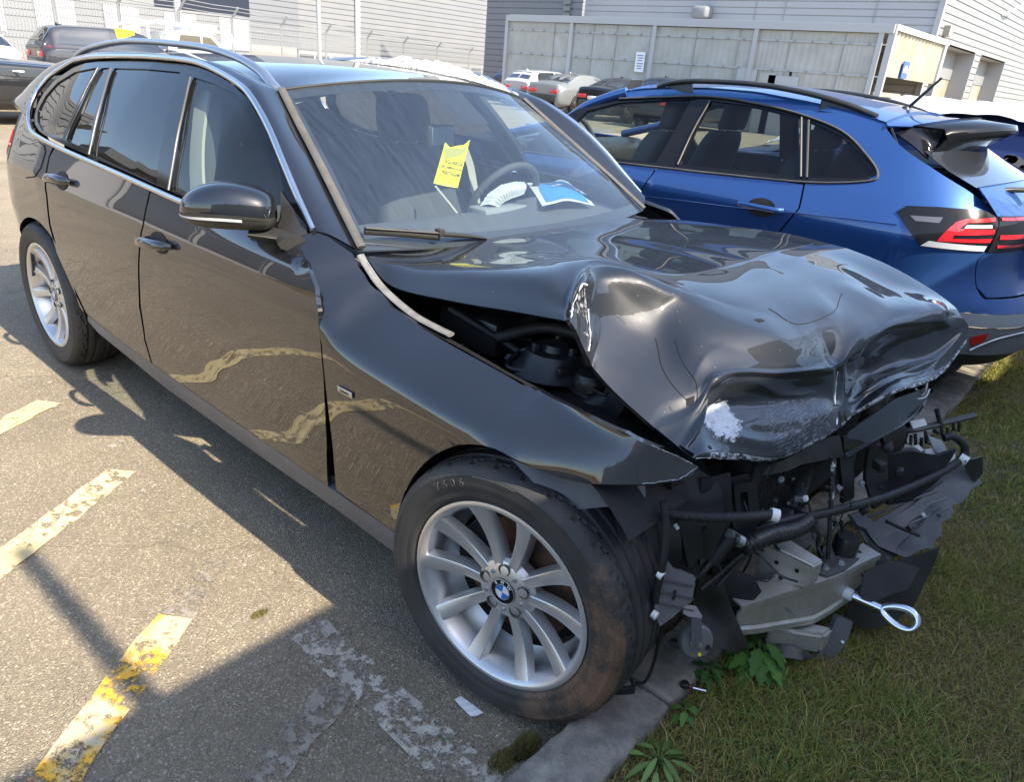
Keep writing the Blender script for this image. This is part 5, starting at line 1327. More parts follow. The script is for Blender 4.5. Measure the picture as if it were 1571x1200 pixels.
# ================================================================== torn open nose
def pl(u, v, P0, n):
    d = ray(u, v); P0 = np.asarray(P0, float); n = np.asarray(n, float); return CPOS+d*((P0-CPOS).dot(n)/d.dot(n))
def sheet(name, pix, P0, n, m, amp=.008, fr=18, thick=.003, parent=car, sp=.018, label=None):
    """thin torn sheet in the plane through P0 with normal n, buckled by amp"""
    n = np.array(n, float); n /= np.linalg.norm(n); R = np.array(frame(Vector(n))); e1, e2 = R[:, 0], R[:, 1]; P0 = np.array(P0, float)
    q = [pl(u, v, P0, n)-P0 for u, v in pix]; q = [(k.dot(e1), k.dot(e2)) for k in q]
    ph = (P0[0]*37+P0[1]*17) % 6
    def f(a, b): return P0+e1*a+e2*b+n*amp*(math.sin(a*fr+ph)+.6*math.sin(b*fr*1.4-a*fr*.6+ph*2)+.3*math.sin(a*fr*2.7+b*fr*2.1))
    return panel(name, q, f, m, parent, sp, thick, out=tuple(CPOS-P0), label=label)
A = aty
# bumper beam: hollow aluminium extrusion, curved in plan
zt_, zb_ = .340, .238
tp = [atz(u, v, zt_) for u, v in ((1139, 931), (1190, 914), (1240, 899), (1285, 886), (1304, 873), (1336, 856), (1352, 851))]
tp = [np.array([p[0], p[1]]) for p in tp]
tp = resample(tp, 14)
for k in range(3): tp[1:-1] = (tp[:-2]+2*tp[1:-1]+tp[2:])/4
def beam_sec(p, t, z0, z1, dep, wall):
    n = np.array([t[1], -t[0]]); n = n if n[0] > 0 else -n; b = p-n*dep
    return [(*p, z0), (*p, z0+.016), (*(p-n*.006), z0+.022), (*(p-n*.006), z1-.022), (*p, z1-.016), (*p, z1), (*b, z1), (*b, z0)], \
           [(*(p-n*wall), z0+wall), (*(p-n*wall), z0+.014), (*(p-n*(.006+wall)), z0+.022), (*(p-n*(.006+wall)), z1-.022), (*(p-n*wall), z1-.014), (*(p-n*wall), z1-wall), (*(b+n*wall), z1-wall), (*(b+n*wall), z0+wall)]
bm = bmesh.new(); So, Si = [], []
for i, p in enumerate(tp):
    t = tp[min(i+1, len(tp)-1)]-tp[max(i-1, 0)]; t /= np.linalg.norm(t); zz = float(np.interp(i, [0, 2, 7, 13], [.252, .232, .200, .222]))
    o, s = beam_sec(p, t, zz, zt_, .055, .005); So.append([bm.verts.new(x) for x in o]); Si.append([bm.verts.new(x) for x in s])
for R_ in (So, Si):
    for i in range(len(R_)-1):
        for k in range(8): bm.faces.new((R_[i][k], R_[i][(k+1) % 8], R_[i+1][(k+1) % 8], R_[i+1][k]))
for e in (0, -1):
    for k in range(8): bm.faces.new((So[e][k], So[e][(k+1) % 8], Si[e][(k+1) % 8], Si[e][k]))
bmesh.ops.recalc_face_normals(bm, faces=bm.faces[:]); sharp_by_angle(bm, 20)
beam = obj('bumper_beam', bm, M['aluminium'], car, label='bent aluminium bumper beam')
# crash box behind the beam
def bar_box(name, a, b, w, h, m, parent=car, bevel=.003, up=(0, 0, 1)):
    a = Vector(a); b = Vector(b); R = frame(b-a, up); L_ = (b-a).length
    return box(name, (a+b)/2, (w, h, L_), m, parent, R, bevel)
ca = atz(1185, 846, .43); cb = atz(1243, 880, .385)
T0, T1, T2, T3 = atz(1170, 832, .42), atz(1247, 870, .41), atz(1264, 860, .41), atz(1210, 826, .42)
bm = bmesh.new(); vv = [bm.verts.new(Vector(p)) for p in (T0, T1, T2, T3)]+[bm.verts.new(Vector((p[0], p[1], z))) for p, z in ((T0, .31), (T1, .345), (T2, .345), (T3, .31))]
for q in ((0, 1, 2, 3), (0, 4, 5, 1), (1, 5, 6, 2), (2, 6, 7, 3), (3, 7, 4, 0), (7, 6, 5, 4)): bm.faces.new([vv[i] for i in q])
bmesh.ops.recalc_face_normals(bm, faces=bm.faces[:]); bmesh.ops.bevel(bm, geom=bm.edges[:], offset=.004, segments=2, affect='EDGES'); sharp_by_angle(bm, 30)
cbx = obj('crash_box', bm, M['aluminium'], car)
tube('edge_lip', [T0+np.array([0, 0, .003]), T1+np.array([0, 0, .003])], .004, M['aluminium'], cbx, 6)
for f, dz in ((.35, -.035), (.75, -.03), (.5, -.07)):
    q = T0+(T1-T0)*f+np.array([0, 0, dz]); n_c = np.cross(T1-T0, [0, 0, 1.0]); n_c /= np.linalg.norm(n_c); n_c = n_c if n_c[1] < 0 else -n_c
    lathe('hole', [(0, .0006), (.006, .0006)], M['dark'], cbx, 12, Matrix.Translation(Vector(q+n_c*.001)) @ frame(Vector(n_c)).to_4x4())
# mounting plate with bolts on top of the beam
mp_ = [atz(u, v, zt_+.003) for u, v in ((1243, 868), (1258, 858), (1300, 852), (1318, 858), (1296, 876), (1270, 886), (1252, 880))]
bm = bmesh.new(); b_prism(bm, [(p[0], p[1]) for p in mp_], zt_+.001, zt_+.006); bmesh.ops.recalc_face_normals(bm, faces=bm.faces[:])
plate = obj('mounting_plate', bm, M['dusty_trim'], car, smooth=False)
for u, v in ((1266, 871), (1290, 864), (1274, 858)):
    p = atz(u, v, zt_+.008); lathe('bolt', [(0, .008), (.007, .008), (.008, .006), (.008, .0), (.013, .0), (.013, -.003)], M['satin'], plate, 6, Matrix.Translation(Vector(p)), 20)
# towing eye
e0 = A(1296, 909, -.085); e1_ = A(1352, 934, -.085); e2_ = A(1406, 958, -.085)
ey = thing('towing_eye', 'shiny steel towing eye screwed into the bare bumper beam of the black car', 'towing eye', tuple(e0))
tube('shank', [e0, e1_], .0105, M['zinc'], ey, 12)
lathe('boss', [(.0085, .022), (.014, .022), (.016, .018), (.017, -.004)], M['lead_white'], ey, 16, Matrix.Translation(Vector(e0)) @ frame(Vector(e1_-e0)).to_4x4())
ax = (e2_-e1_); cc = e1_+ax*.52; sd = np.cross(ax/np.linalg.norm(ax), CF); sd /= np.linalg.norm(sd); hl = np.linalg.norm(ax)*.50
ring = [cc+ax/np.linalg.norm(ax)*hl*math.cos(a)+sd*.024*math.sin(a)*(1.0-.35*math.cos(a-PI)) for a in np.linspace(0, 2*PI, 28, endpoint=False)]
tube('ring', ring, .0092, M['zinc'], ey, 10, closed=True)
# strut with chipped paint
M['chipped'] = mat('chipped', (.02, .02, .022), .5, var=(.5, .5, .5), vscale=45, vlo=.56, vhi=.60)
s0 = A(1268, 866, -.165); s1 = A(1274, 790, -.165); s2 = A(1279, 700, -.165)
tube('strut', [s0+np.array([0, 0, .02]), s1, s2], [(.012, .006), (.008, .006), (.008, .006)], M['chipped'], car, 8)
sheet('strut_foot', [(1256, 866), (1264, 838), (1276, 838), (1284, 862), (1280, 870)], s0, (.6, -.4, .7), M['black_plastic'], .0, 10, .005)
# lower rail and hanging plastic
L0 = [atz(u, v, .192) for u, v in ((1178, 963), (1266, 976), (1280, 962), (1200, 946))]
bm = bmesh.new(); b_prism(bm, [(p[0], p[1]) for p in L0], .130, .192); bmesh.ops.recalc_face_normals(bm, faces=bm.faces[:]); bmesh.ops.bevel(bm, geom=bm.edges[:], offset=.008, segments=2, affect='EDGES'); sharp_by_angle(bm, 30)
obj('lower_rail', bm, M['aluminium'], car)
sheet('hanging_bracket', [(1286, 946), (1308, 954), (1301, 978), (1268, 1035), (1249, 1016), (1270, 976)], A(1280, 985, -.14), (.7, -.6, .25), M['grey_plastic'], .002, 30, .02, label='dark blue grey plastic bracket hanging to the grass')
tube('bolt', [A(1290, 985, -.16), A(1294, 988, -.16)], .006, M['satin'], car, 6)
sheet('undertray', [(1140, 985), (1185, 990), (1250, 1012), (1225, 1018), (1165, 1005)], A(1200, 1000, -.28), (.3, -.2, .9), M['black_plastic'], 0.0132, 20, .004)
sheet('undertray', [(1310, 905), (1352, 868), (1436, 838), (1424, 880), (1400, 930), (1372, 960), (1330, 968), (1300, 950)], A(1370, 905, .06), (.75, -.45, .35), M['black_plastic'], .008, 14, .004, label='black torn undertray hanging at the far end')
sheet('torn_flap', [(1330, 878), (1372, 860), (1412, 872), (1392, 905), (1340, 925), (1318, 915)], A(1370, 890, -.02), (.7, -.5, .5), M['black_plastic'], .006, 16, .003)
# torn grey bumper carrier on the far side
car_pts = [(1302, 790), (1325, 785), (1345, 800), (1392, 770), (1440, 728), (1470, 712), (1488, 712), (1492, 728), (1500, 742), (1484, 752), (1474, 770), (1462, 775), (1460, 795), (1448, 800), (1444, 822), (1436, 826), (1432, 842), (1408, 842), (1386, 857), (1352, 838), (1332, 812), (1316, 806)]
sheet('bumper_carrier', car_pts, A(1400, 790, .27), (.72, -.35, .6), M['grey_plastic'], .009, 22, .005, label='torn grey plastic bumper carrier hanging off the far front corner')
sheet('carrier_rib', [(1345, 812), (1400, 775), (1452, 738), (1462, 744), (1410, 790), (1356, 826)], A(1400, 785, .262), (.60, -.5, .62), M['grey_plastic'], .006, 26, .012)
sheet('carrier_rib', [(1372, 845), (1420, 800), (1446, 780), (1450, 792), (1424, 815), (1390, 852)], A(1410, 815, .24), (.7, -.5, .5), M['grey_plastic'], .004, 26, .010)
sheet('torn_flap', [(1478, 706), (1508, 700), (1511, 728), (1498, 742), (1480, 722)], A(1495, 718, .50), (.7, -.6, .1), M['black_plastic'], .006, 30, .003)
sheet('torn_flap', [(1300, 790), (1318, 784), (1350, 824), (1378, 852), (1362, 862), (1326, 830)], A(1335, 825, .13), (.6, -.5, .6), M['grey_plastic'], .005, 30, .004)
sheet('torn_flap', [(1306, 842), (1336, 832), (1362, 848), (1372, 880), (1346, 872), (1322, 862)], A(1335, 855, .03), (.6, -.5, .6), M['black_plastic'], .007, 24, .004)
# radiator pack
R0 = np.array([.31, -.02, .53])
rad = box('radiator', (.29, .02, .49), (.05, .86, .40), M['dark'], car, Matrix.Rotation(.10, 3, 'Y'))
bm = bmesh.new()
for i in range(52):
    z = .31+i*.0072; b_box(bm, (.322+.0085*i*.1-.02, .02, z), (.006, .84, .0026), Matrix.Rotation(.10, 3, 'Y'))
stuff(obj('radiator_fins', bm, mat('fin', (.055, .055, .06), .5, metal=.5), rad, smooth=False))
bm = bmesh.new()
for i in range(34): # inclined ribs of the cooler grille
    b_box(bm, (.345, -.27+i*.013, .56), (.006, .0035, .17), Matrix.Rotation(.55, 3, 'X'))
obj('cooler_ribs', bm, M['dark_metal'], rad, smooth=False)
FM = Matrix.Translation((.335, -.24, .555)) @ frame(Vector((1, -.25, .1))).to_4x4()
lathe('fan_shroud', [(.145, 0), (.15, .012), (.135, .022), (.128, .012), (.125, -.03)], M['dark_metal'], car, 48, FM)
bm = bmesh.new()
for k in range(9):
    a = 2*PI*k/9; b_box(bm, FM @ Vector((.075*math.cos(a), .075*math.sin(a), .0)), (.10, .032, .003), (FM.to_3x3() @ Matrix.Rotation(a, 3, 'Z') @ Matrix.Rotation(.5, 3, 'X')))
b_lathe(bm, [(0, .012), (.03, .012), (.035, 0)], 20, FM); obj('fan', bm, M['black_plastic'], car, smooth=False)
bm = bmesh.new()
for k in range(12):
    y = -.36+k*.021; b_box(bm, (.352+.1*(.0), y, .555), (.003, .0025, .22), Matrix.Rotation(-.4, 3, 'X'))
obj('shroud_grid', bm, M['dark_metal'], car, smooth=False)
sheet('bonnet_latch_panel', [(1085, 716), (1130, 712), (1180, 712), (1215, 700), (1262, 676), (1288, 668), (1290, 700), (1240, 712), (1190, 725), (1130, 735), (1090, 745)], A(1190, 712, -.30), (.8, -.5, .2), M['black_plastic'], 0.0088, 25, .01)
sheet('slam_panel', [(1120, 735), (1150, 728), (1160, 790), (1150, 840), (1128, 820)], A(1140, 780, -.42), (.8, -.55, .1), M['dark_metal'], 0.0088, 30, .01)
sheet('lamp_bracket', [(1126, 745), (1160, 740), (1166, 786), (1158, 800), (1150, 786), (1147, 755), (1136, 756), (1138, 790), (1130, 786)], A(1145, 770, -.435), (.8, -.55, .1), M['dark_metal'], .001, 30, .008)
# tall upright on the far side of the radiator
for pix, y, mt in (([(1292, 700), (1300, 680), (1322, 672), (1338, 668), (1332, 684), (1318, 694), (1312, 720), (1312, 765), (1294, 775)], .02, 'dark_metal'),
                   ([(1330, 690), (1350, 680), (1362, 700), (1360, 770), (1338, 780), (1328, 740)], .12, 'black_plastic'),
                   ([(1350, 660), (1385, 640), (1392, 660), (1384, 700), (1362, 705)], .22, 'black_plastic'),
                   ([(1362, 700), (1400, 692), (1440, 700), (1470, 690), (1440, 735), (1400, 765), (1362, 775)], .30, 'dark')):
    c = np.mean([np.array(p) for p in pix], 0); sheet('support', pix, A(c[0], c[1], y), (.85, -.5, .1), M[mt], .006, 20, .012)
# crumpled front cross-member under the bonnet's far half
loft('front_panel', [[A(1290, 668, -.10), A(1330, 640, .05), A(1370, 612, .2), A(1410, 598, .36), A(1424, 590, .44)], [A(1292, 690, -.09), A(1335, 662, .06), A(1375, 640, .2), A(1412, 622, .36), A(1428, 600, .44)], [A(1296, 700, -.06), A(1340, 676, .07), A(1380, 655, .2), A(1405, 636, .34), A(1424, 606, .42)]], 30, 6, M['black_paint'], car, .006)
for P in ([(1404, 596, .38), (1416, 606, .38), (1422, 590, .40), (1418, 580, .42)], [(1395, 614, .34), (1418, 610, .36), (1426, 598, .40)]):
    tube('bare_edge', [A(*p) for p in P], .003, M['bare_metal'], car, 6, 6)
# headlamp carrier bar
tube('lamp_carrier', [A(1368, 664, .36), A(1410, 658, .42), A(1450, 648, .5), A(1496, 637, .58)], [(.012, .008)]*19, M['black_plastic'], car, 8, 6)
for u, v, y in ((1392, 672, .38), (1408, 676, .40), (1424, 672, .43), (1448, 660, .48), (1466, 652, .52)):
    tube('lug', [A(u-4, v-10, y), A(u-3, v+8, y), A(u+5, v+10, y), A(u+6, v-4, y)], .005, M['black_plastic'], car, 6)
tube('lug', [A(1437, 628, .47), A(1443, 652, .48)], .008, M['black_plastic'], car, 6)
# light debris of the far headlamp
for pix, y, mt in (([(1372, 690), (1402, 686), (1430, 704), (1440, 714), (1412, 712), (1380, 704)], .36, 'grey_plastic'), ([(1424, 668), (1446, 676), (1456, 696), (1448, 704), (1434, 690)], .42, 'satin'),
                   ([(1392, 688), (1408, 682), (1416, 690), (1404, 700)], .38, 'white_plastic'), ([(1456, 700), (1464, 696), (1462, 716), (1456, 716)], .46, 'white_plastic'),
                   ([(1418, 690), (1434, 688), (1436, 702), (1422, 704)], .40, 'lead_white'), ([(1396, 646), (1416, 642), (1420, 652), (1400, 658)], .38, 'lead_white')):
    c = np.mean([np.array(p) for p in pix], 0); sheet('lamp_fragment', pix, A(c[0], c[1], y), (.7, -.55, .4), M[mt], .004, 40, .005)
# loom and hoses
h1, r1 = corrugated([A(862, 724, -.80), A(900, 752, -.77), (A(940, 772, -.76)), A(1000, 785, -.72), A(1060, 792, -.66), A(1130, 794, -.57), A(1186, 790, -.47)], .0095, .006, .002)
tube('loom', h1, r1, M['rubber'], car, 10, label='ribbed black cable loom sagging across the nose')
h2 = [A(1138, 832, -.42), A(1165, 816, -.38), A(1200, 800, -.32), A(1250, 791, -.22), A(1300, 779, -.10), A(1360, 762, .08), A(1420, 737, .28), A(1462, 714, .44), A(1479, 698, .50), A(1478, 682, .50), A(1462, 670, .48), A(1448, 672, .46)]
tube('loom', h2, .0115, M['rubber'], car, 10, 8)
for P in ([(1182, 789, -.475), (1194, 792, -.465)], [(1472, 702, .48), (1484, 709, .48)]):
    tube('tape', [A(*P[0]), A(*P[1])], .015, M['white_plastic'], car, 10)
h3, r3 = corrugated([A(1140, 838, -.46), A(1180, 822, -.40), A(1220, 812, -.31), A(1240, 800, -.25)], .019, .012, .004)
tube('intake_hose', h3, r3, M['black_plastic'], car, 12)
tube('hose_elbow', [A(1118, 818, -.50), A(1128, 824, -.48), A(1140, 834, -.46)], .011, M['grey_plastic'], car, 10, 4)
tube('hose_clamp', [A(1130, 828, -.475), A(1138, 832, -.465)], .0145, M['satin'], car, 12)
for P, r in (([(1090, 860, -.52), (1110, 836, -.50), (1125, 815, -.48)], .018), ([(1040, 905, -.58), (1075, 880, -.55), (1100, 850, -.51)], .008), ([(1075, 905, -.55), (1105, 880, -.50), (1140, 850, -.46)], .005), ([(1150, 845, -.43), (1128, 870, -.46), (1100, 900, -.5)], .004),
             ([(1290, 800, -.05), (1300, 830, -.04), (1320, 850, -.02)], .006), ([(1360, 800, .12), (1385, 812, .16), (1410, 822, .2)], .005), ([(1238, 760, -.22), (1244, 790, -.22), (1236, 800, -.22)], .003)):
    tube('pipe', [A(*p) for p in P], r, M['rubber'], car, 8, 6)
for u, v, y, s in ((1150, 846, -.43, .012), (1128, 834, -.46, .014), (1236, 765, -.24, .010), (1396, 810, .18, .014), (1292, 838, -.04, .022), (1416, 790, .28, .010)):
    box('clip', A(u, v, y), (s*1.5, s, s*1.2), M['lead_white' if s == .010 else 'dark_metal'], car, Matrix.Rotation(u*.37, 3, 'Z') @ Matrix.Rotation(v*.21, 3, 'X'), .002)
lathe('washer_pump', [(0, .04), (.028, .04), (.032, .03), (.032, -.04), (0, -.04)], M['black_plastic'], car, 20, Matrix.Translation(Vector(A(1296, 842, -.06))))
# near side: wheel housing flap, inner wing, horn and its plate
sheet('arch_flap', [(784, 704), (830, 722), (870, 736), (930, 744), (990, 746), (990, 762), (984, 780), (930, 778), (890, 782), (868, 790), (838, 762), (812, 732)], A(890, 755, -.795), (.35, -.75, .45), M['grey_plastic'], .006, 18, .004, label='grey plastic wheel arch liner flap bent out over the tyre')
sheet('arch_liner', [(985, 752), (1030, 742), (1048, 780), (1044, 860), (1022, 905), (1004, 890), (1000, 840), (985, 800)], A(1015, 820, -.66), (.75, -.6, .1), M['black_plastic'], 0.0176, 16, .004)
sheet('inner_wing', [(1000, 730), (1070, 718), (1100, 740), (1108, 800), (1080, 860), (1060, 900), (1020, 905), (1010, 820)], A(1050, 810, -.60), (.8, -.55, .15), M['dark_metal'], 0.0132, 14, .006)
sheet('inner_wing', [(1068, 730), (1120, 725), (1128, 800), (1100, 850), (1072, 866)], A(1095, 790, -.54), (.8, -.5, .2), M['dark'], 0.0132, 14, .006)
sheet('chassis_leg', [(1030, 748), (1052, 742), (1072, 800), (1078, 850), (1056, 872), (1044, 820)], A(1055, 810, -.612), (.8, -.55, .15), M['dark_metal'], 0.0066, 20, .012)
tube('stud', [A(1036, 804, -.63), A(1041, 812, -.63)], .005, M['lead_white'], car, 6)
sheet('air_duct', [(1075, 880), (1112, 890), (1140, 985), (1128, 1000), (1085, 990), (1070, 940)], A(1105, 940, -.50), (.75, -.6, .2), M['black_plastic'], 0.0176, 20, .006)
sheet('air_duct', [(1090, 860), (1150, 880), (1165, 905), (1140, 930), (1130, 985), (1110, 930)], A(1125, 910, -.45), (.7, -.6, .3), M['dark'], 0.0132, 20, .006)
hp = A(1030, 915, -.69)
plate_ = sheet('ribbed_plate', [(1012, 892), (1026, 862), (1034, 874), (1048, 878), (1067, 886), (1064, 905), (1062, 922), (1050, 930), (1034, 946), (1012, 962), (1004, 940), (1006, 912)], hp, (.75, -.62, .2), M['grey_plastic'], .001, 20, .012)
for k, v in enumerate((893, 912, 930)):
    tube('rib', [pl(1012, v-4, hp+np.array([.004, -.004, 0]), (.75, -.62, .2)), pl(1064, v+8, hp+np.array([.004, -.004, 0]), (.75, -.62, .2))], .0022, M['black_plastic'], plate_, 4)
tube('slot', [pl(1036, 907, hp+np.array([.004, -.004, 0]), (.75, -.62, .2)), pl(1033, 920, hp+np.array([.004, -.004, 0]), (.75, -.62, .2))], .003, M['dark'], plate_, 6)
M['horn_steel'] = mat('horn_steel', (.13, .13, .14), .45, metal=.5)
hc = A(1070, 986, -.60); HM = Matrix.Translation(Vector(hc)) @ frame(Vector((.72, -.62, .28))).to_4x4()
horn = lathe('horn', [(0, .010), (.010, .010), (.011, .006), (.020, .005), (.021, .002), (.036, .001), (.039, -.003), (.041, -.010), (.041, -.018), (.036, -.024), (.025, -.035), (0, -.036)], M['satin'] if False else mat('horn_grey', (.22, .22, .23), .42, metal=.6, dust=.4), car, 40, HM, 30)
lathe('horn_nut', [(0, .017), (.006, .017), (.007, .015), (.007, .010)], M['satin'], horn, 6, HM, 20)
lathe('horn_screw', [(0, .006), (.006, .006), (.007, .003)], M['dark_metal'], horn, 12, HM @ Matrix.Translation((.024, -.012, 0)), 20)
lathe('paint_dot', [(0, .0035), (.004, .0035), (.0042, .002)], M['yellow_card'], horn, 12, HM @ Matrix.Translation((.006, -.028, 0)), 20)
sheet('horn_bracket', [(1061, 948), (1076, 950), (1078, 985), (1066, 990), (1060, 984)], hc+np.array([.012, -.010, .02]), (.72, -.62, .28), M['horn_steel'], .0006, 30, .003)
sheet('horn_bracket', [(1050, 928), (1068, 930), (1078, 946), (1076, 952), (1060, 948), (1048, 942)], hc+np.array([.012, -.010, .03]), (.5, -.4, .75), M['horn_steel'], .0006, 30, .003)
tube('horn_plug', [A(1030, 986, -.61), A(1048, 990, -.605)], .012, M['black_plastic'], horn, 8)
tube('cable', [A(1022, 905, -.62), A(1012, 940, -.62), A(1014, 960, -.62), A(1016, 975, -.615), A(1034, 990, -.61)], .004, M['rubber'], car, 6, 6)
tube('loom', [A(1018, 770, -.72), A(1022, 820, -.72), A(1016, 870, -.725), A(1006, 920, -.715), A(1009, 958, -.66)], [(.008, .008)]*33, M['rubber'], car, 8, 8)
for u, v in ((1013, 882), (1004, 944)):
    tube('tape', [A(u-3, v-3, -.727), A(u+4, v+3, -.727)], .0095, M['white_plastic'], car, 8)
rw = np.random.default_rng(11)
def nose(u, v, y): return A(u, v, y)
for k in range(46):
    u = rw.uniform(1030, 1330); v = rw.uniform(735, 900); y = np.interp(u, [1030, 1330], [-.60, .02])+rw.uniform(-.03, .05)
    P = [nose(u, v, y)]
    du, dv = rw.normal(0, 34), rw.uniform(8, 60)
    for q in range(3): P.append(nose(u+du*(q+1)/3+rw.normal(0, 7), v+dv*(q+1)/3+rw.normal(0, 7), y+rw.uniform(-.01, .03)))
    tube('wire', P, float(rw.choice([.0016, .0022, .003, .0042])), M[str(rw.choice(['rubber', 'black_plastic', 'dark_metal', 'grey_plastic']))], car, 5, 5)
for k in range(40):
    u = rw.uniform(1040, 1460); v = rw.uniform(725, 860) if u < 1330 else rw.uniform(660, 790); y = np.interp(u, [1030, 1330, 1460], [-.60, .02, .42])+rw.uniform(-.04, .03); z_ = rw.uniform(.006, .020)
    Rk = Matrix.Rotation(rw.uniform(0, 3), 3, 'Z') @ Matrix.Rotation(rw.uniform(-.7, .7), 3, 'X')
    if k % 3: box('connector', nose(u, v, y), (z_*rw.uniform(1, 2.4), z_, z_*rw.uniform(.6, 1.4)), M[str(rw.choice(['black_plastic', 'dark_metal', 'grey_plastic', 'rubber']))], car, Rk, .002)
    else: lathe('bolt', [(0, .005), (.005, .005), (.006, .003), (.009, .003), (.009, 0)], M[str(rw.choice(['satin', 'dark_metal', 'dark_metal']))], car, 8, Matrix.Translation(Vector(nose(u, v, y))) @ frame(Vector((1, -.7, .2))).to_4x4(), 20)
for k, (u0, v0, u1, v1, y) in enumerate(((1318, 800, 1440, 752, .22), (1330, 812, 1452, 764, .23), (1345, 828, 1455, 780, .22), (1360, 842, 1440, 806, .20))):
    tube('rib', [A(u0, v0, y-.05), A((u0+u1)/2, (v0+v1)/2-2, y+.03), A(u1, v1, y+.14)], (.004), M['grey_plastic'], car, 6, 5)
# loose lead with its plug lying on the kerb
kp = atz(956, 1054, .115)
ld = thing('plug_lead', 'loose black lead ending in a flat plug lying on the kerb beside the front tyre', 'cable', tuple(kp))
tube('lead', [A(1009, 958, -.64), A(1010, 985, -.63), A(1002, 1020, -.62), atz(990, 1046, .13), atz(974, 1050, .118)], .0042, M['rubber'], ld, 6, 8)
KM = Matrix.Rotation(.9, 3, 'Z')
box('plug', kp, (.052, .034, .022), M['dark_metal'], ld, KM, .004)
box('latch', kp+np.array([0, 0, .013]), (.03, .018, .006), M['grey_plastic'], ld, KM, .002)

# ================================================================== cabin
cab = mat('headlining', (.36, .35, .33), .9)
G = [[(x, t*.54, edge_z(min(x, -1.3))+(roof_z(x)-edge_z(min(x, -1.3)))*(1-abs(t)**2.4)-.035) for t in np.linspace(-1, 1, 17)] for x in np.linspace(-1.26, -3.3, 16)]
obj('headlining', grid_bm(G), cab, car)
dsh = []
for y in np.linspace(-.70, .70, 21):
    k = 1-abs(y)/.9; bul = .035*math.exp(-((y-.37)/.2)**2)
    dsh.append([(-.70, y, .925), (-.80, y, .945), (-.92, y, .955+bul*.5), (-1.02, y, .955+bul), (-1.07, y, .93+bul*.6), (-1.10, y, .86), (-1.08, y, .72), (-1.0, y, .60)])
obj('dashboard', grid_bm([cat(r, 4) for r in dsh], 0, False), mat('dash', (.07, .073, .078), .6), car)
box('floor', (-1.9, 0, .32), (2.9, 1.45, .06), M['dark'], car)
box('firewall', (-.72, 0, .62), (.04, 1.3, .6), M['dark'], car)
def seat(x, y, parent, scale=1.0):
    s = thing_part('seat', parent)
    def bl(name, cx, cz, w, h, d, tilt, tp=.8):
        rings = []
        for t, sc in ((0, .86), (.12, .98), (.5, 1.0), (.85, .9*tp+.1), (1.0, .72*tp)):
            rw = []
            for a in np.linspace(0, 2*PI, 17)[:-1]:
                ca, sa = math.cos(a), math.sin(a); rw.append(np.array([cx+math.copysign(abs(ca)**.6, ca)*d/2*(.85 if t in (0, 1) else 1)-tilt*t*h, y+math.copysign(abs(sa)**.55, sa)*w/2*sc, cz+h*t]))
            rings.append(rw)
        o = closed_loft(rings, 3, name, M['seat'], s)
        bm = bmesh.new(); bm.from_mesh(o.data); bmesh.ops.holes_fill(bm, edges=bm.edges[:], sides=0); bm.to_mesh(o.data); bm.free()
    bl('cushion', x+.25, .36, .52, .20, .56, 0, 1)
    bl('backrest', x, .50, .50, .60, .16, .30, .8)
    bl('head_restraint', x-.215, 1.115, .27, .19, .11, .15, .9)
    for dy in (-.06, .06): tube('post', [(x-.19, y+dy, 1.05), (x-.215, y+dy, 1.14)], .007, M['satin'], s, 6)
seat(-1.60, -.37, car); seat(-1.60, .37, car)
box('rear_bench', (-2.5, 0, .78), (.18, 1.25, .55), M['seat'], car, Matrix.Rotation(-.25, 3, 'Y'), .05)
for y in (-.40, .40): box('rear_headrest', (-2.57, y, 1.10), (.10, .25, .16), M['seat'], car, Matrix.Rotation(-.2, 3, 'Y'), .04)
# steering wheel
SM = Matrix.Translation((-1.20, .37, .93)) @ frame(Vector((-.88, 0, .45))).to_4x4()
sw = tube('steering_wheel', [tuple(SM @ Vector((.185*math.cos(a), .185*math.sin(a), 0))) for a in np.linspace(0, 2*PI, 36, endpoint=False)], .015, M['seat'], car, 8, closed=True)
lathe('hub', [(0, .02), (.06, .02), (.08, 0), (.06, -.03)], M['black_plastic'], sw, 20, SM)
for a in (0, PI, -PI/2): tube('spoke', [tuple(SM @ Vector((.06*math.cos(a), .06*math.sin(a), 0))), tuple(SM @ Vector((.18*math.cos(a), .18*math.sin(a), 0)))], .012, M['black_plastic'], sw, 6)
# burst airbag over the instrument hood
def ip(u, v, x): return atx(u, v, x)
XA = -1.02
ab0 = [ip(u, v, XA) for u, v in ((737, 316), (748, 299), (768, 285), (790, 280), (806, 281))]
ab1 = [ip(u, v, XA+.035) for u, v in ((764, 317), (774, 308), (786, 303), (797, 300), (804, 297))]
Gm = loft_pts([ab0, [(a+b)/2+np.array([.02, -.01, .012]) for a, b in zip(ab0, ab1)], ab1], 61, 8)
for i in range(len(Gm)):
    for j in range(61): Gm[i][j] = Gm[i][j]+np.array([.004*math.sin(j*1.35), 0, .003*math.sin(j*1.35)])
obj('airbag', grid_bm(Gm, .004), mat('airbag', (.46, .48, .47), .8), car, label='burst white airbag hanging over the instruments')
box('instrument_hood', (ip(768, 322, -1.0)), (.10, .26, .035), mat('hood_grey', (.20, .21, .21), .6), car, bevel=.012)
def Sb(x, z):
    p = S(x, z); p[1] += .07; return p
for nm_, pix in (('pillar_trim', [(303, 135), (322, 140), (312, 296), (292, 292), (294, 200)]), ('pillar_trim', [(170, 104), (182, 104), (146, 246), (134, 240)])):
    panel(nm_, trace(Sb, pix, (-1.5, 1.2)), Sb, M['trim_beige'], car, .05, .01)
tube('seat_belt', [Sb(*solve(Sb, u, v, (-1.4, 1.2)))+np.array([0, .03, 0]) for u, v in ((318, 150), (311, 220), (300, 296))], [(.022, .002)]*13, M['seat'], car, 6, 6)
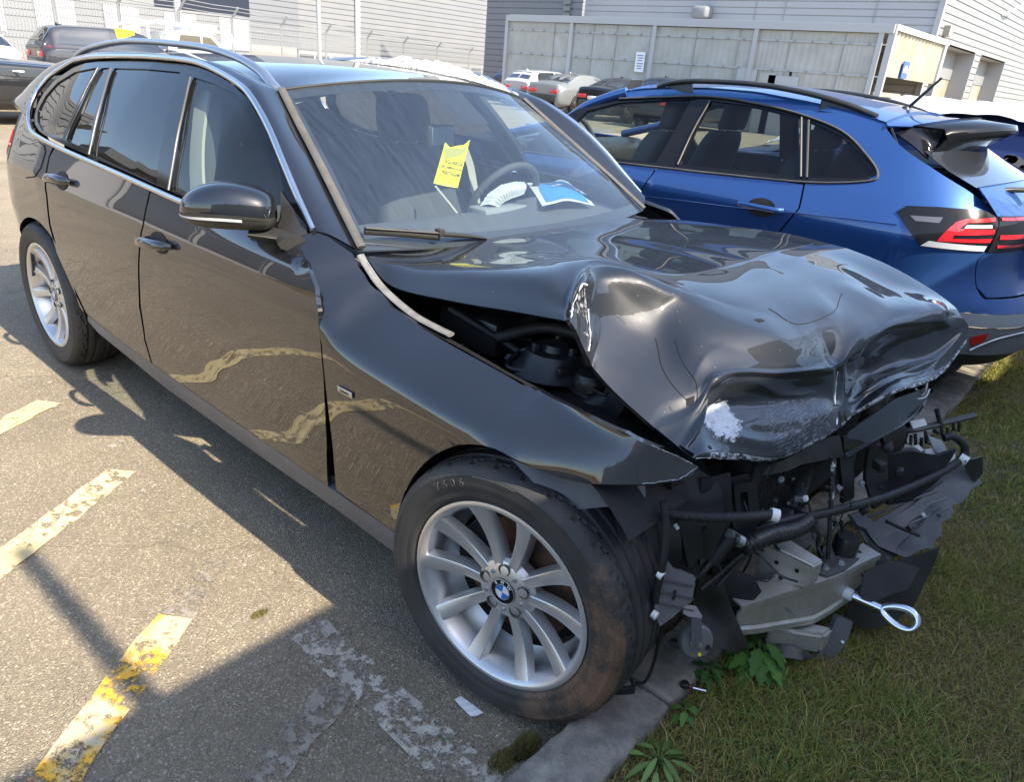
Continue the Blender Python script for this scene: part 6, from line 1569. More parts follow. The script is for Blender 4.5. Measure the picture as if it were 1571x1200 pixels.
# inside mirror and belt
mp2 = ip(674, 208, -1.16)
mi = box('inside_mirror', mp2, (.035, .13, .075), M['black_plastic'], car, bevel=.012); box('mirror_plate', mp2+np.array([.019, 0, 0]), (.004, .105, .06), mat('mirror_back', (.22, .24, .25), .4), mi, bevel=.001)
q = [ip(712, 226, -1.75), ip(722, 255, -1.72), ip(728, 290, -1.68), ip(733, 318, -1.65)]
tube('seat_belt', q, [(.022, .002)]*19, M['trim_beige'], car, 6, 6)
q = [ip(668, 285, -1.5), ip(690, 312, -1.4), ip(712, 340, -1.3)]; tube('seat_belt', q, [(.006, .002)]*13, M['trim_beige'], car, 6, 6)
# far side of the body: copies turned over the middle plane
for o in list(car.children):
    nm = o.name.split('.')[0]
    if nm in ('front_door', 'rear_door', 'quarter_panel', 'sill', 'window_surround', 'quarter_window', 'door_quarter_window', 'rear_door_window', 'front_door_window', 'roof_side', 'rear_pillar', 'screen_trim', 'roof_rail', 'window_trim', 'gap_backing', 'tail_lamp') and o.type == 'MESH':
        c = mirror_y(o)
        if 'label' in c: del c['label']
# rear screen in the tailgate
# wiper
wp = [aty(555, 362, -.47), aty(668, 371, -.26)]
w1 = A(553, 361, -.615); w2 = A(668, 373, -.44); w3 = A(742, 369, -.30)
def wsp(u, v, off=.02):
    """point just above the windscreen where (u, v) looks"""
    best = None
    for x in np.linspace(-.95, -.62, 60):
        p = atx(u, v, x)
        q_ = np.array(wsg); d = np.linalg.norm(q_.reshape(-1, 3)-p, axis=1).min()
        if best is None or d < best[0]: best = (d, p)
    return best[1]+np.array([.7, 0, .7])*off
wi = thing_part('wiper', car)
a_, b_, c_ = wsp(554, 361), wsp(668, 370, .024), wsp(742, 369, .012)
tube('blade', [a_, (a_+b_)/2+np.array([0, 0, .003]), b_], [(.006, .010), (.008, .012), (.007, .012)], M['black_plastic'], wi, 8)
tube('blade_top', [a_+np.array([.004, 0, .010]), b_+np.array([.004, 0, .011])], [(.008, .003), (.009, .003)], M['chrome'] if False else M['dusty_trim'], wi, 6)
tube('arm', [b_+np.array([0, 0, .008]), (b_+c_)/2+np.array([0, 0, .006]), c_], [(.009, .008), (.010, .007), (.006, .004)], M['black_plastic'], wi, 8)
box('joint', b_+np.array([0, 0, .012]), (.025, .02, .022), M['black_plastic'], wi, bevel=.004)
# ================================================================== blue crossover beside it
blue = thing('crossover_car', 'bright blue crossover parked the other way round beside the wrecked car', 'car', (-1.6, 2.6, 0))
YC, X0 = 2.60, -0.25
PB = M['blue_paint']
_bw = spl([.15, .25, .35, .50, .62, .72, .82, .90, .935, .97, 1.03, 1.08, 1.16, 1.26, 1.36, 1.44, 1.50], [.80, .83, .855, .865, .868, .872, .880, .886, .880, .858, .832, .800, .745, .680, .610, .545, .46])
_ba = spl([.15, .30, .42, .52, .62, .70, .80, .90, .97, 1.03, 1.08, 1.20, 1.32, 1.42, 1.50], [.62, .72, .80, .81, .78, .70, .665, .665, .655, .62, .585, .46, .30, .16, .06])
# plan outline from flank to the middle of the tail, by arc length
_th = np.linspace(0, PI/2, 200); _ex = 2/3.1
_px = np.sin(_th)**_ex; _py = 1-np.cos(_th)**_ex
_ar = np.r_[0, np.cumsum(np.hypot(np.diff(_px)*.75, np.diff(_py)*.88))]; _AL = _ar[-1]
def Bf(s, z):
    """s: metres along the flank from X0 (negative: towards the bonnet), round the corner to the tail"""
    w = _bw(z); a = _ba(z)
    if s <= 0:
        x = X0+s; y = YC-w
        if s < -1.9: y += .05*((-1.9-s)/1.2)**2
        if z > 1.0 and s < -.9: y += .05*(z-1.0)/.4*(-.9-s)
        return np.array([x, y, z])
    q = min(s, _AL*.9999)
    return np.array([X0+a*np.interp(q, _ar, _px), YC-w+w*np.interp(q, _ar, _py), z])
def TB(pix, g=(-.5, 1.0)): return trace(Bf, pix, g)
bdoor_r = TB([(1232, 283), (1224, 320), (1194, 356), (1160, 400), (1000, 395), (975, 340), (984, 296), (1010, 256), (1100, 266)], (-.5, .98))
panel('rear_door', bdoor_r, Bf, PB, blue, .04, .012)
bdoor_f = TB([(1007, 256), (982, 296), (972, 340), (968, 380), (800, 300), (800, 230), (905, 244)], (-1.2, .98))
panel('front_door', bdoor_f, Bf, PB, blue, .04, .012)
# rear quarter: from the door, under and over the glass, to the tailgate seam, above the bumper line
bq = TB([(1235, 284), (1236, 279), (1330, 277), (1347, 266), (1332, 240), (1294, 202), (1232, 176), (1160, 158), (1090, 148), (1020, 148), (960, 151)], (-.5, 1.05))
seam = TB([(1362, 200), (1380, 222), (1425, 254), (1480, 289), (1510, 310), (1528, 330)], (.3, 1.3))
top_e = TB([(962, 141), (985, 138), (1020, 136), (1090, 137), (1160, 143), (1240, 158), (1310, 174), (1358, 190)], (-1.4, 1.38))
lamp = TB([(1375, 325), (1391, 316), (1440, 318), (1500, 322), (1526, 328), (1530, 340), (1527, 356), (1508, 386), (1470, 384), (1411, 376), (1392, 350)], (.1, .98))
low = TB([(1512, 388), (1500, 398), (1497, 440), (1503, 452), (1520, 470), (1500, 478), (1440, 480), (1380, 470)], (.8, .85))
sB = low[5][0]
quarter_b = bq[:1]+bq[1:]+top_e+seam+lamp[5:6]+lamp[6:8]+[low[0], low[1], low[2], low[3], (low[4][0], low[4][1]), low[5], low[6]]+[(-.05, low[6][1]), (-.30, .70), (-.36, .66), (-.44, .78)]+TB([(1163, 400), (1197, 356), (1227, 320)], (-.6, .8))
panel('quarter_panel', quarter_b, Bf, PB, blue, .04, .012)
# lamp
panel('tail_lamp', lamp, Bf, M['smoke_lamp'], blue, .03, .006, off=.006)
red = TB([(1436, 369), (1447, 358), (1466, 341), (1480, 337), (1524, 335), (1525, 341), (1482, 343), (1470, 352), (1524, 353), (1522, 360), (1462, 361), (1460, 366), (1520, 366), (1516, 372)], (.3, .95))
tlm = bpy.data.objects['tail_lamp.002'] if 'tail_lamp.002' in bpy.data.objects else None
tlm = [o for o in blue.children if o.name.startswith('tail_lamp')][0]
panel('light_bar', red, Bf, M['red_lamp'], tlm, .02, .004, off=.010)
panel('light_bar', TB([(1396, 331), (1446, 334), (1440, 343), (1404, 340)], (.2, 1)), Bf, mat('lamp_grey', (.09, .09, .10), .2, coat=1), tlm, .02, .002, off=.008)
panel('reversing_lens', TB([(1412, 376), (1425, 369), (1512, 377), (1507, 385)], (.3, .92)), Bf, M['clear_lamp'], tlm, .02, .004, off=.009)
panel('lens_block', TB([(1482, 346), (1520, 346), (1520, 351), (1478, 351)], (.4, .95)), Bf, M['clear_lamp'], tlm, .02, .002, off=.009)
# tailgate with its half of the lamp
gate = [seam[-1], (_AL*.9995, seam[-1][1]-.01), (_AL*.9995, low[4][1]), low[4], low[3], low[2], low[1], low[0], lamp[7], lamp[6], lamp[5]]
tg_s = TB([(1530, 332), (1528, 356), (1511, 387)], (.6, .95))
zg = seam[-1][1]
panel('tailgate', [(tg_s[0][0]+.004, zg-.02), (_AL*.999, zg-.02), (_AL*.999, low[3][1]-.01), (low[3][0]+.03, low[3][1]-.01), (low[3][0]+.008, low[3][1]+.02), (low[2][0]+.006, low[2][1]), (low[1][0]+.006, low[1][1]), (low[0][0]+.006, low[0][1])], Bf, PB, blue, .04, .012, out=(1, -.2, 0))
z1_, z0_ = tg_s[0][1], tg_s[2][1]
panel('tail_lamp', [(tg_s[0][0]+.006, z1_), (tg_s[0][0]+.55, z1_-.005), (tg_s[0][0]+.55, z0_+.005), (tg_s[2][0]+.008, z0_)], Bf, M['smoke_lamp'], blue, .03, .006, off=.006, out=(1, -.2, 0))
tl2 = [o for o in blue.children if o.name.startswith('tail_lamp')][1]
for k, (a, b) in enumerate(((.05, .13), (.50, .62), (.78, .86))):
    panel('light_bar', [(tg_s[0][0]+.012, z1_-(z1_-z0_)*a), (tg_s[0][0]+.4, z1_-(z1_-z0_)*a), (tg_s[0][0]+.4, z1_-(z1_-z0_)*b), (tg_s[0][0]+.012, z1_-(z1_-z0_)*b)], Bf, M['red_lamp'], tl2, .03, .003, off=.010, out=(1, -.2, 0))
# bumper: silver band, red reflector, grey lower part, black skirt
M['bumper_grey'] = mat('bumper_grey', (.30, .305, .31), .5, metal=.3)
M['bumper_lower'] = mat('bumper_lower', (.15, .152, .155), .55)
def zat(u, v, g=(.5, .6)): return solve(Bf, u, v, g)
zb1, zb2, zb3 = zat(1500, 480)[1], zat(1500, 503)[1], zat(1500, 545)[1]
def strip_b(name, s0, s1, z0, z1, m, off=.0, lab=None):
    return panel(name, [(s0, z0), (s1, z0), (s1, z1), (s0, z1)], Bf, m, blue, .04, .012, off=off, out=(1, -.6, 0), label=lab)
strip_b('bumper', -.06, _AL*.9995, zb2+.004, zb1-.006, M['bumper_grey'], .006, 'pale grey upper bumper band')
strip_b('bumper', -.06, _AL*.9995, zb3, zb2-.004, M['bumper_lower'], .0, 'darker grey lower bumper')
strip_b('bumper', low[5][0]-.02, _AL*.9995, zb1-.004, low[3][1]-.016, PB, -.003, 'blue upper edge of the bumper')
strip_b('bumper_skirt', -.10, _AL*.9995, zb3-.075, zb3-.004, M['black_plastic'], -.012)
panel('reflector', TB([(1488, 517), (1516, 511), (1508, 524), (1488, 530)], (.5, .6)), Bf, M['red_lamp'], blue, .03, .004, off=.006, out=(1, -.6, 0))
a, b, c = zat(1476, 540), zat(1520, 518), zat(1571, 497)
tube('bumper_strip', [Bf(*q)+np.array([.01, -.006, 0]) for q in (zat(1484, 536), zat(1505, 527), zat(1530, 518), zat(1571, 508))], .006, M['satin'], blue, 6, 5)
# glass
g1 = TB([(868, 201), (900, 170), (950, 157), (1020, 153), (1060, 153), (1034, 200), (1006, 249), (920, 240), (862, 228)], (-1.8, 1.1))
g2 = TB([(1090, 154), (1160, 163), (1229, 180), (1230, 230), (1227, 271), (1120, 260), (1042, 252), (1066, 200)], (-.8, 1.2))
g3 = TB([(1243, 186), (1292, 209), (1326, 242), (1342, 263), (1326, 273), (1240, 272)], (-.3, 1.2))
fr = TB([(800, 230), (845, 190), (895, 162), (950, 151.5), (1020, 148.5), (1090, 148.5), (1160, 158.5), (1231, 176.5), (1293, 202.5), (1331, 240.5), (1346, 265), (1330, 276.5), (1236, 278), (1100, 265), (1010, 255), (905, 243)], (-2, 1.1))
def Bin(s, z):
    p = Bf(s, z); p[1] += .004; return p
panel('window_surround', fr, Bin, M['gloss_black'], blue, .04, .02, holes=[g1, g2, g3])
for g, mt, nm in ((g1, 'blue_front_glass', 'front_door_window'), (g2, 'blue_rear_glass', 'rear_door_window'), (g3, 'blue_rear_glass', 'quarter_window')):
    def Bg(s, z):
        p = Bf(s, z); p[1] += .010; return p
    panel(nm, shift(g, .004), Bg, M[mt], blue, .06, 0)
M['trim_dark'] = mat('trim_dark', (.075, .072, .068), .45)
def bl(pix, r, m, name, g=(-.8, 1.2), off=.004):
    q = [Bf(*c)+np.array([0, -off, 0]) for c in TB(pix, g)]; tube(name, q, r, m, blue, 6, 6)
bl([(800, 231), (905, 244), (1010, 256), (1100, 266), (1236, 279), (1330, 277.5), (1347, 266), (1332, 240), (1294, 202), (1232, 176), (1160, 158), (1090, 148), (1020, 148), (950, 151)], .006, M['trim_dark'], 'window_trim')
bl([(1090, 154), (1064, 200), (1040, 252)], .005, M['trim_dark'], 'glass_channel'); bl([(1230, 180), (1229, 271)], .006, M['trim_dark'], 'glass_channel'); bl([(1241, 184), (1238, 272)], .006, M['trim_dark'], 'glass_channel')
# roof
ze = spl([-3.0, -2.4, -2.0, -1.6, -1.2, -.7, -.3, .0], [1.20, 1.33, 1.395, 1.425, 1.435, 1.425, 1.40, 1.355])
te = top_e
re_ = [Bf(*q) for q in te]
fr_ = []
edge = fr_+re_
edge = resample(edge, 30); G = []
for p in edge:
    h = YC-p[1]; G.append([np.array([p[0], YC-h*t, p[2]+.055*(1-abs(t)**2.2)]) for t in np.linspace(1, -1, 21)])
obj('roof', grid_bm(G, .01), PB, blue)
# tailgate top, spoiler and rear screen
sp = TB([(1380, 207)], (.2, 1.35))[0]
def mir_row(p, n=15, bulge=.0, fwd=.0):
    h = YC-p[1]; return [np.array([p[0]+fwd*(1-t*t), YC-h*t, p[2]+bulge*(1-abs(t)**2.2)]) for t in np.linspace(1, -1, n)]
r0 = re_[-1]; Gs = [mir_row(edge[-1], 21, .055), mir_row(Bf(*seam[0])+np.array([-.01, 0, .012]), 21, .060, .06), mir_row(aty(1400, 196, YC-.50), 21, .055, .16)]
obj('tailgate_top', grid_bm([cat(r, 2) for r in Gs], .01), PB, blue)
pA, pB, pC, pD = aty(1386, 205, YC-.53), aty(1412, 192, YC-.47), aty(1432, 226, YC-.50), aty(1421, 243, YC-.54)
Gs = [mir_row(aty(1400, 196, YC-.50)+np.array([0, 0, .004]), 21, .055, .16), mir_row(aty(1448, 200, YC-.47), 21, .045, .20), mir_row(aty(1452, 212, YC-.46), 21, .040, .20), mir_row(aty(1440, 224, YC-.475), 21, .036, .15), mir_row(aty(1422, 238, YC-.54)+np.array([.004, 0, .002]), 21, .035, .10)]
obj('spoiler', grid_bm([cat(r, 2) for r in Gs], .008), M['gloss_black'], blue)
obj('spoiler_side', grid_bm(loft_pts([[aty(1378, 206, YC-.56), aty(1400, 222, YC-.56), aty(1424, 243, YC-.56)], [aty(1400, 196, YC-.50), aty(1420, 214, YC-.49), aty(1428, 232, YC-.5)], [aty(1448, 200, YC-.47), aty(1440, 216, YC-.465), aty(1430, 236, YC-.48)]], 12, 4), .006), M['gloss_black'], blue)
Gs = [mir_row(aty(1418, 232, YC-.545), 21, .035, .10), mir_row(aty(1455, 262, YC-.60), 21, .03, .10), mir_row(aty(1498, 288, YC-.66), 21, .02, .085)]
obj('rear_screen', grid_bm([cat(r, 2) for r in Gs], 0), mat('rear_glass', (.03, .034, .04), .05, coat=1, coat_ior=1.8), blue)
Gs = [mir_row(aty(1498, 288, YC-.66)+np.array([.004, 0, 0]), 21, .02, .085), mir_row(aty(1512, 306, YC-.70), 21, .0, .09), [Bf(s, zg-.015) if s < _AL else None for s in np.linspace(tg_s[0][0], _AL*.999, 11)]]
hl_ = Gs[2]; Gs[2] = hl_+[np.array([p[0], 2*YC-p[1], p[2]]) for p in hl_[::-1][1:]]
obj('tailgate_sill', grid_bm([cat(r, 2) for r in Gs], .006), PB, blue)
wq = thing_part('rear_wiper', blue); tube('arm', [aty(1532, 292, YC-.45), aty(1552, 291, YC-.40), aty(1600, 292, YC-.2)], [(.012, .010), (.014, .012), (.016, .012)], M['black_plastic'], wq, 8)
# rails
for sgn in (1,):
    q = [aty(1010, 133, YC-.60), aty(1030, 127, YC-.60), aty(1070, 124, YC-.60), aty(1160, 129, YC-.60), aty(1240, 143, YC-.59), aty(1300, 160, YC-.575), aty(1330, 172, YC-.56), aty(1346, 179, YC-.555)]
    rail = tube('roof_rail', q, [(.018, .014)]*43, M['black_plastic'], blue, 8, 6)
    rs = loft('rail_foot', [[aty(1020, 131, YC-.60), aty(1044, 140, YC-.61)], [aty(1062, 126, YC-.60), aty(1062, 142, YC-.61)]], 4, 2, M['black_plastic'], blue, .01)
    rf = loft('rail_foot', [[aty(1262, 150, YC-.585), aty(1300, 161, YC-.575), aty(1344, 178, YC-.555)], [aty(1256, 170, YC-.60), aty(1300, 176, YC-.59), aty(1340, 184, YC-.57)]], 10, 2, M['black_plastic'], blue, .01)
ab = aty(1385, 170, YC-.05)
an = thing_part('roof_aerial', blue); tube('mast', [aty(1390, 168, YC-.05), aty(1445, 119, YC-.05)], [.010, .006], M['rubber'], an, 8)
lathe('aerial_foot', [(0, .03), (.015, .03), (.03, .01), (.04, -.02)], M['black_plastic'], an, 20, Matrix.Translation(Vector(aty(1388, 172, YC-.05))))
# handle
hc_ = solve(Bf, 1166, 318, (-.7, .9)); hn = thing_part('door_handle', blue)
panel('recess_shade', [(hc_[0]+.075*math.cos(a)+.005, hc_[1]+.045*math.sin(a)) for a in np.linspace(0, 2*PI, 20, endpoint=False)], Bf, M['dark'], hn, .03, 0, off=.0015)  # dark patch on the door skin for the bowl's shade
P = [Bf(hc_[0]+dx, hc_[1]+.004)+np.array([0, -o, 0]) for dx, o in ((-.115, .004), (-.10, .026), (-.04, .038), (.04, .038), (.10, .030), (.118, .004))]
tube('grip', P, [(.010, .014)]*26, PB, hn, 8, 5)
# character line: a raised fold along the flank
bl([(985, 300), (1060, 309), (1130, 318), (1225, 327), (1300, 335), (1376, 344)], .003, PB, 'body_crease', (-.8, .93), .001)
# mirror
mb = thing_part('door_mirror', blue); cm = aty(952, 278, YC-.93)
rg = []
for t, s in ((0, .3), (.15, .8), (.4, 1), (.7, .95), (.9, .6), (1, .15)):
    rg.append([np.array([cm[0]-.05+.10*0+.06*math.cos(a)*s, cm[1]+.10-.19*t, cm[2]+.065*math.sin(a)*s]) for a in np.linspace(0, 2*PI, 17)[:-1]])
closed_loft(rg, 3, 'mirror_shell', M['gloss_black'], mb)
# inner shell, cabin and running gear
def Bi(s, z):
    p = Bf(s, z); p[1] += .05; p[0] -= .02; return p
panel('gap_backing', [(-2.6, .25), (.05, .3), (.05, .96), (-.3, 1.0), (-2.6, .98)], Bi, M['dark'], blue, .1, 0)  # black shell added here too, blocking light through the gaps
box('floor', (-1.85, YC, .30), (3.3, 1.55, .06), M['dark'], blue)
box('rear_trim', (.02, YC, .66), (.06, 1.3, .6), M['dark'], blue)
for x, y in ((-1.55, YC-.37), (-1.55, YC+.37)):
    s_ = seat(0, 0, blue)
# seats are copied from the black car's, turned to face the other way
for o in [o for o in blue.children if o.name.startswith('seat')]:
    for ch in list(o.children): bpy.data.objects.remove(ch)
    bpy.data.objects.remove(o)
srcs = [o for o in car.children if o.name.startswith('seat') and o.type == 'EMPTY'][:1]
def put_seat(x, y):
    s = thing_part('seat', blue)
    for ch in srcs[0].children:
        c = ch.copy(); C.objects.link(c); c.parent = s; c.matrix_parent_inverse = Matrix.Identity(4)
    s.matrix_basis = Matrix.Translation((x, y, .07)) @ Matrix.Rotation(PI, 4, 'Z') @ Matrix.Translation((1.60, .37, 0))
for x, y in ((-1.75, YC-.37), (-1.75, YC+.37), (-.85, YC-.36), (-.85, YC+.36)): put_seat(x, y)
bd_ = []
for y in np.linspace(-.72, .72, 13): bd_.append([(-2.75, YC+y, 1.0), (-2.55, YC+y, 1.02), (-2.42, YC+y, 1.0), (-2.38, YC+y, .9), (-2.45, YC+y, .6)])
obj('dashboard', grid_bm([cat(r, 3) for r in bd_]), M['black_plastic'], blue)
SM2 = Matrix.Translation((-2.24, YC-.37, 1.02)) @ frame(Vector((.90, 0, .42))).to_4x4()
sw = tube('steering_wheel', [tuple(SM2 @ Vector((.185*math.cos(a), .185*math.sin(a), 0))) for a in np.linspace(0, 2*PI, 32, endpoint=False)], .016, M['seat'], blue, 8, closed=True)
lathe('hub', [(0, .02), (.06, .02), (.08, 0)], M['seat'], sw, 16, SM2)
for a in (0, PI, -PI/2): tube('spoke', [tuple(SM2 @ Vector((.05*math.cos(a), .05*math.sin(a), 0))), tuple(SM2 @ Vector((.18*math.cos(a), .18*math.sin(a), 0)))], .014, M['seat'], sw, 6)
box('inside_mirror', (-2.12, YC, 1.30), (.04, .22, .07), M['dark'], blue, bevel=.015)
# front half: bonnet, windscreen
ptop = [re_[0], aty(935, 149, YC-.60), aty(900, 163, YC-.62), aty(860, 187, YC-.645), np.array([-2.62, YC-.71, 1.035])]
Gs = [[np.array([p[0]-.10*(1-t*t), YC+t*(YC-p[1]), p[2]+(.05-.012*i)*(1-t*t)]) for t in np.linspace(-1, 1, 15)] for i, p in enumerate(ptop)]
obj('windscreen', grid_bm([cat(r, 2) for r in Gs]), M['blue_front_glass'], blue)
Gs = [[np.array([x, YC+t*.80, z+.04*(1-t*t)]) for t in np.linspace(-1, 1, 15)] for x, z in ((-2.60, 1.0), (-3.1, .97), (-3.5, .90), (-3.68, .82), (-3.75, .70), (-3.76, .4))]
obj('bonnet', grid_bm([cat(r, 2) for r in Gs]), PB, blue)
loft('front_wing', [[Bf(s, z) for s in np.linspace(-2.40, -3.45, 14)] for z in (.74, .82, .90, .95, 1.0)], 20, 3, PB, blue, .01)
tube('windscreen_pillar', ptop, .030, PB, blue, 8, 6)
for o in list(blue.children):
    nm = o.name.split('.')[0]
    if o.type == 'MESH' and nm in ('rear_door', 'front_door', 'quarter_panel', 'window_surround', 'front_door_window', 'rear_door_window', 'quarter_window', 'window_trim', 'gap_backing', 'roof_rail', 'rail_foot', 'front_wing', 'windscreen_pillar', 'spoiler_side', 'tail_lamp', 'bumper', 'bumper_skirt', 'tailgate', 'reflector', 'glass_channel'):
        c = mirror_y(o, YC)
        if 'label' in c: del c['label']
# wheels: copies of the wrecked car's rear wheel
def put_wheel(parent, x, y, turn, z=0.0, names=('tyre', 'rim', 'spokes', 'barrel')):
    w = thing_part('wheel', parent)
    for ch in rwheel.children:
        if ch.name.split('.')[0] in names:
            c = ch.copy(); C.objects.link(c); c.parent = w; c.matrix_parent_inverse = Matrix.Identity(4)
    w.matrix_basis = Matrix.Translation((x, y, z)) @ Matrix.Rotation(turn, 4, 'Z') @ Matrix.Translation((2.81, .88, 0))
for x in (-.34, -2.90): put_wheel(blue, x, YC-.86, 0); put_wheel(blue, x, YC+.86, PI)

# ================================================================== cars further off
PAINTS = {}
def gpaint(k):
    if k not in PAINTS:
        c = {'white': (.32, .325, .33), 'black': (.010, .011, .013), 'silver': (.19, .205, .21), 'charcoal': (.03, .032, .04), 'navy': (.008, .02, .10), 'van': (.30, .30, .295)}[k]
        PAINTS[k] = paint('paint_'+k, c, tuple(min(1, x*1.25) for x in c), .0 if k in ('white', 'van') else .35, .02, 1.55)
    return PAINTS[k]
GL = mat('car_glass', (.02, .024, .028), .04, coat=1, coat_ior=1.9)
SHAPES = {
 # fraction of length from the tail, half width, bottom, shoulder, top, half width of the top
 'hatch': (4.35, [(0, .70, .42, .78, .98, .60), (.015, .80, .30, .82, 1.04, .66), (.06, .87, .26, .90, 1.20, .58), (.13, .89, .25, .95, 1.39, .54), (.30, .90, .24, .96, 1.45, .57), (.50, .90, .24, .95, 1.45, .58), (.62, .90, .24, .95, 1.36, .56), (.70, .90, .24, .95, 1.12, .62), (.745, .90, .24, .94, 1.0, .70), (.88, .88, .25, .88, .93, .62), (.97, .80, .28, .70, .80, .55), (1.0, .66, .35, .55, .60, .5)], (.035, .115, .60, .735)),
 'sedan': (4.75, [(0, .72, .42, .80, .98, .62), (.012, .82, .30, .86, 1.06, .68), (.05, .89, .26, .93, 1.08, .68), (.12, .92, .25, .95, 1.14, .64), (.22, .92, .24, .96, 1.32, .56), (.32, .92, .24, .96, 1.42, .55), (.48, .92, .24, .95, 1.43, .57), (.60, .92, .24, .95, 1.32, .56), (.68, .92, .24, .95, 1.10, .63), (.72, .92, .24, .94, 1.0, .70), (.88, .90, .25, .88, .92, .62), (.97, .80, .28, .70, .78, .55), (1.0, .66, .35, .55, .60, .5)], (.115, .30, .58, .70)),
 'coupe': (4.8, [(0, .70, .42, .78, .98, .60), (.015, .80, .30, .84, 1.02, .66), (.05, .88, .26, .92, 1.05, .66), (.12, .90, .25, .94, 1.18, .58), (.22, .90, .24, .95, 1.36, .54), (.36, .90, .24, .94, 1.38, .55), (.46, .90, .24, .93, 1.26, .56), (.55, .90, .24, .92, 1.02, .64), (.585, .90, .24, .91, .955, .70), (.80, .89, .25, .87, .91, .64), (.95, .84, .28, .74, .82, .58), (1.0, .68, .35, .58, .62, .5)], (.10, .215, .43, .57)),
 'suv': (4.5, [(0, .72, .45, .85, 1.02, .62), (.015, .82, .33, .92, 1.12, .66), (.05, .89, .30, .98, 1.30, .58), (.10, .91, .29, 1.02, 1.52, .54), (.30, .92, .28, 1.02, 1.58, .58), (.50, .92, .28, 1.01, 1.58, .59), (.62, .92, .28, 1.01, 1.47, .57), (.70, .92, .28, 1.01, 1.22, .63), (.745, .92, .28, 1.0, 1.08, .70), (.88, .90, .28, .95, 1.0, .62), (.97, .82, .30, .75, .86, .55), (1.0, .68, .38, .6, .65, .5)], (.02, .085, .60, .735)),
}
def far_car(label, shape, colour, tail, heading, cat_='car', group='cars parked further off', roof_rails=False, plate=None, name='parked_car', wheels=(.205, .79), badge=None):
    """tail: middle of the tail on the ground; heading: degrees the nose points to"""
    L_, st, (ra0, ra1, wf0, wf1) = SHAPES[shape]
    t = thing(name, label, cat_, (*tail, 0), group)
    R = Matrix.Translation((*tail, 0)) @ Matrix.Rotation(math.radians(heading), 4, 'Z')
    rows = []
    for f, w, zb, zs, zt, wt in st:
        rows.append([np.array(p) for p in ((f*L_, -w*.80, zb), (f*L_, -w*.97, zb+.10), (f*L_, -w, (zb+zs)/2), (f*L_, -w*.985, zs-.06), (f*L_, -w*.94, zs), (f*L_, -(wt+(w*.90-wt)*.55), zs+(zt-zs)*.5), (f*L_, -wt*1.04, zt-.05), (f*L_, -wt*.85, zt), (f*L_, 0, zt+.03))])
    fine = bicubic(rows, 5); A_ = np.array(fine); nr_, nc_ = A_.shape[:2]; fx_ = np.array([f for f, *_ in st])
    ridx = np.interp(np.linspace(0, 1, 200), fx_, np.arange(len(fx_))*5.0)
    def F(a, b):
        """a: fraction of length, b: ring position 0..8"""
        i = min(max(np.interp(a, fx_, np.arange(len(fx_))*5.0), 0), nr_-1.001); j = min(max(b*5, 0), nc_-1.001); i0, j0 = int(i), int(j); s, q = i-i0, j-j0
        return A_[i0, j0]*(1-s)*(1-q)+A_[i0+1, j0]*s*(1-q)+A_[i0, j0+1]*(1-s)*q+A_[i0+1, j0+1]*s*q
    full = [list(r)+[np.array([p[0], -p[1], p[2]]) for p in r[::-1][1:]] for r in fine]
    bm = grid_bm(full); bm.verts.ensure_lookup_table(); K_ = len(full[0]); tf = bm.faces.new([bm.verts[i] for i in range(K_)]); bm.faces.new([bm.verts[len(bm.verts)-K_+i] for i in range(K_)][::-1]); [setattr(e, 'smooth', False) for e in tf.edges]; bmesh.ops.recalc_face_normals(bm, faces=bm.faces[:]); bm.transform(R); obj('body', bm, gpaint(colour), t)
    def pan(nm, poly, m, off=.006, mir=True, out=(0, -1, .3), rib=.02):
        for s in ((1, -1) if mir else (1,)):
            bm = panel_bm(poly, lambda a, b: F(a, b)*np.array([1, s, 1]), .12, 0, off=off, out=(out[0], out[1]*s, out[2])); bm.transform(R); obj(nm, bm, m, t)
    k0, k1 = ra1+.02, wf0+.045
    mid = (k0+k1)/2
    pan('side_window', [(k0-.015, 4.35), (mid-.012, 4.3), (mid-.012, 6.0), (k0+.055, 6.0), (k0+.015, 5.5)], GL)
    pan('side_window', [(mid+.012, 4.3), (k1+.035, 4.35), (k1+.01, 5.0), (k1-.045, 6.0), (mid+.012, 6.0)], GL)
    pan('windscreen', [(wf1, 5.4), (wf1, 8), (wf0+.01, 8), (wf0+.01, 6.5)], GL, .006, True, (1, 0, .6))
    pan('rear_window', [(ra0, 5.3), (ra0, 8), (ra1, 8), (ra1, 6.6)], GL, .006, True, (-1, 0, .8))
    lm = M['red_lamp']
    pan('tail_lamp', [(.0005, 4.1), (.0005, 4.9), (.012, 4.9), (.045, 4.55), (.05, 4.25), (.02, 3.9)], lm, .008, True, (-.4, -1, 0))
    pan('rear_bumper', [(.0, .5), (.0, 1.5), (.012, 1.6), (.05, 1.4), (.07, .8), (.05, .2)], M['black_plastic'], .006, True, (-.4, -1, 0))
    pan('sill', [(.22, .2), (.74, .2), (.74, 1.2), (.22, 1.2)], M['black_plastic'], .004)
    pan('door_seam', [(mid-.004, 1.3), (mid+.004, 1.3), (mid+.002, 4.2), (mid-.002, 4.2)], M['dark'], .003)
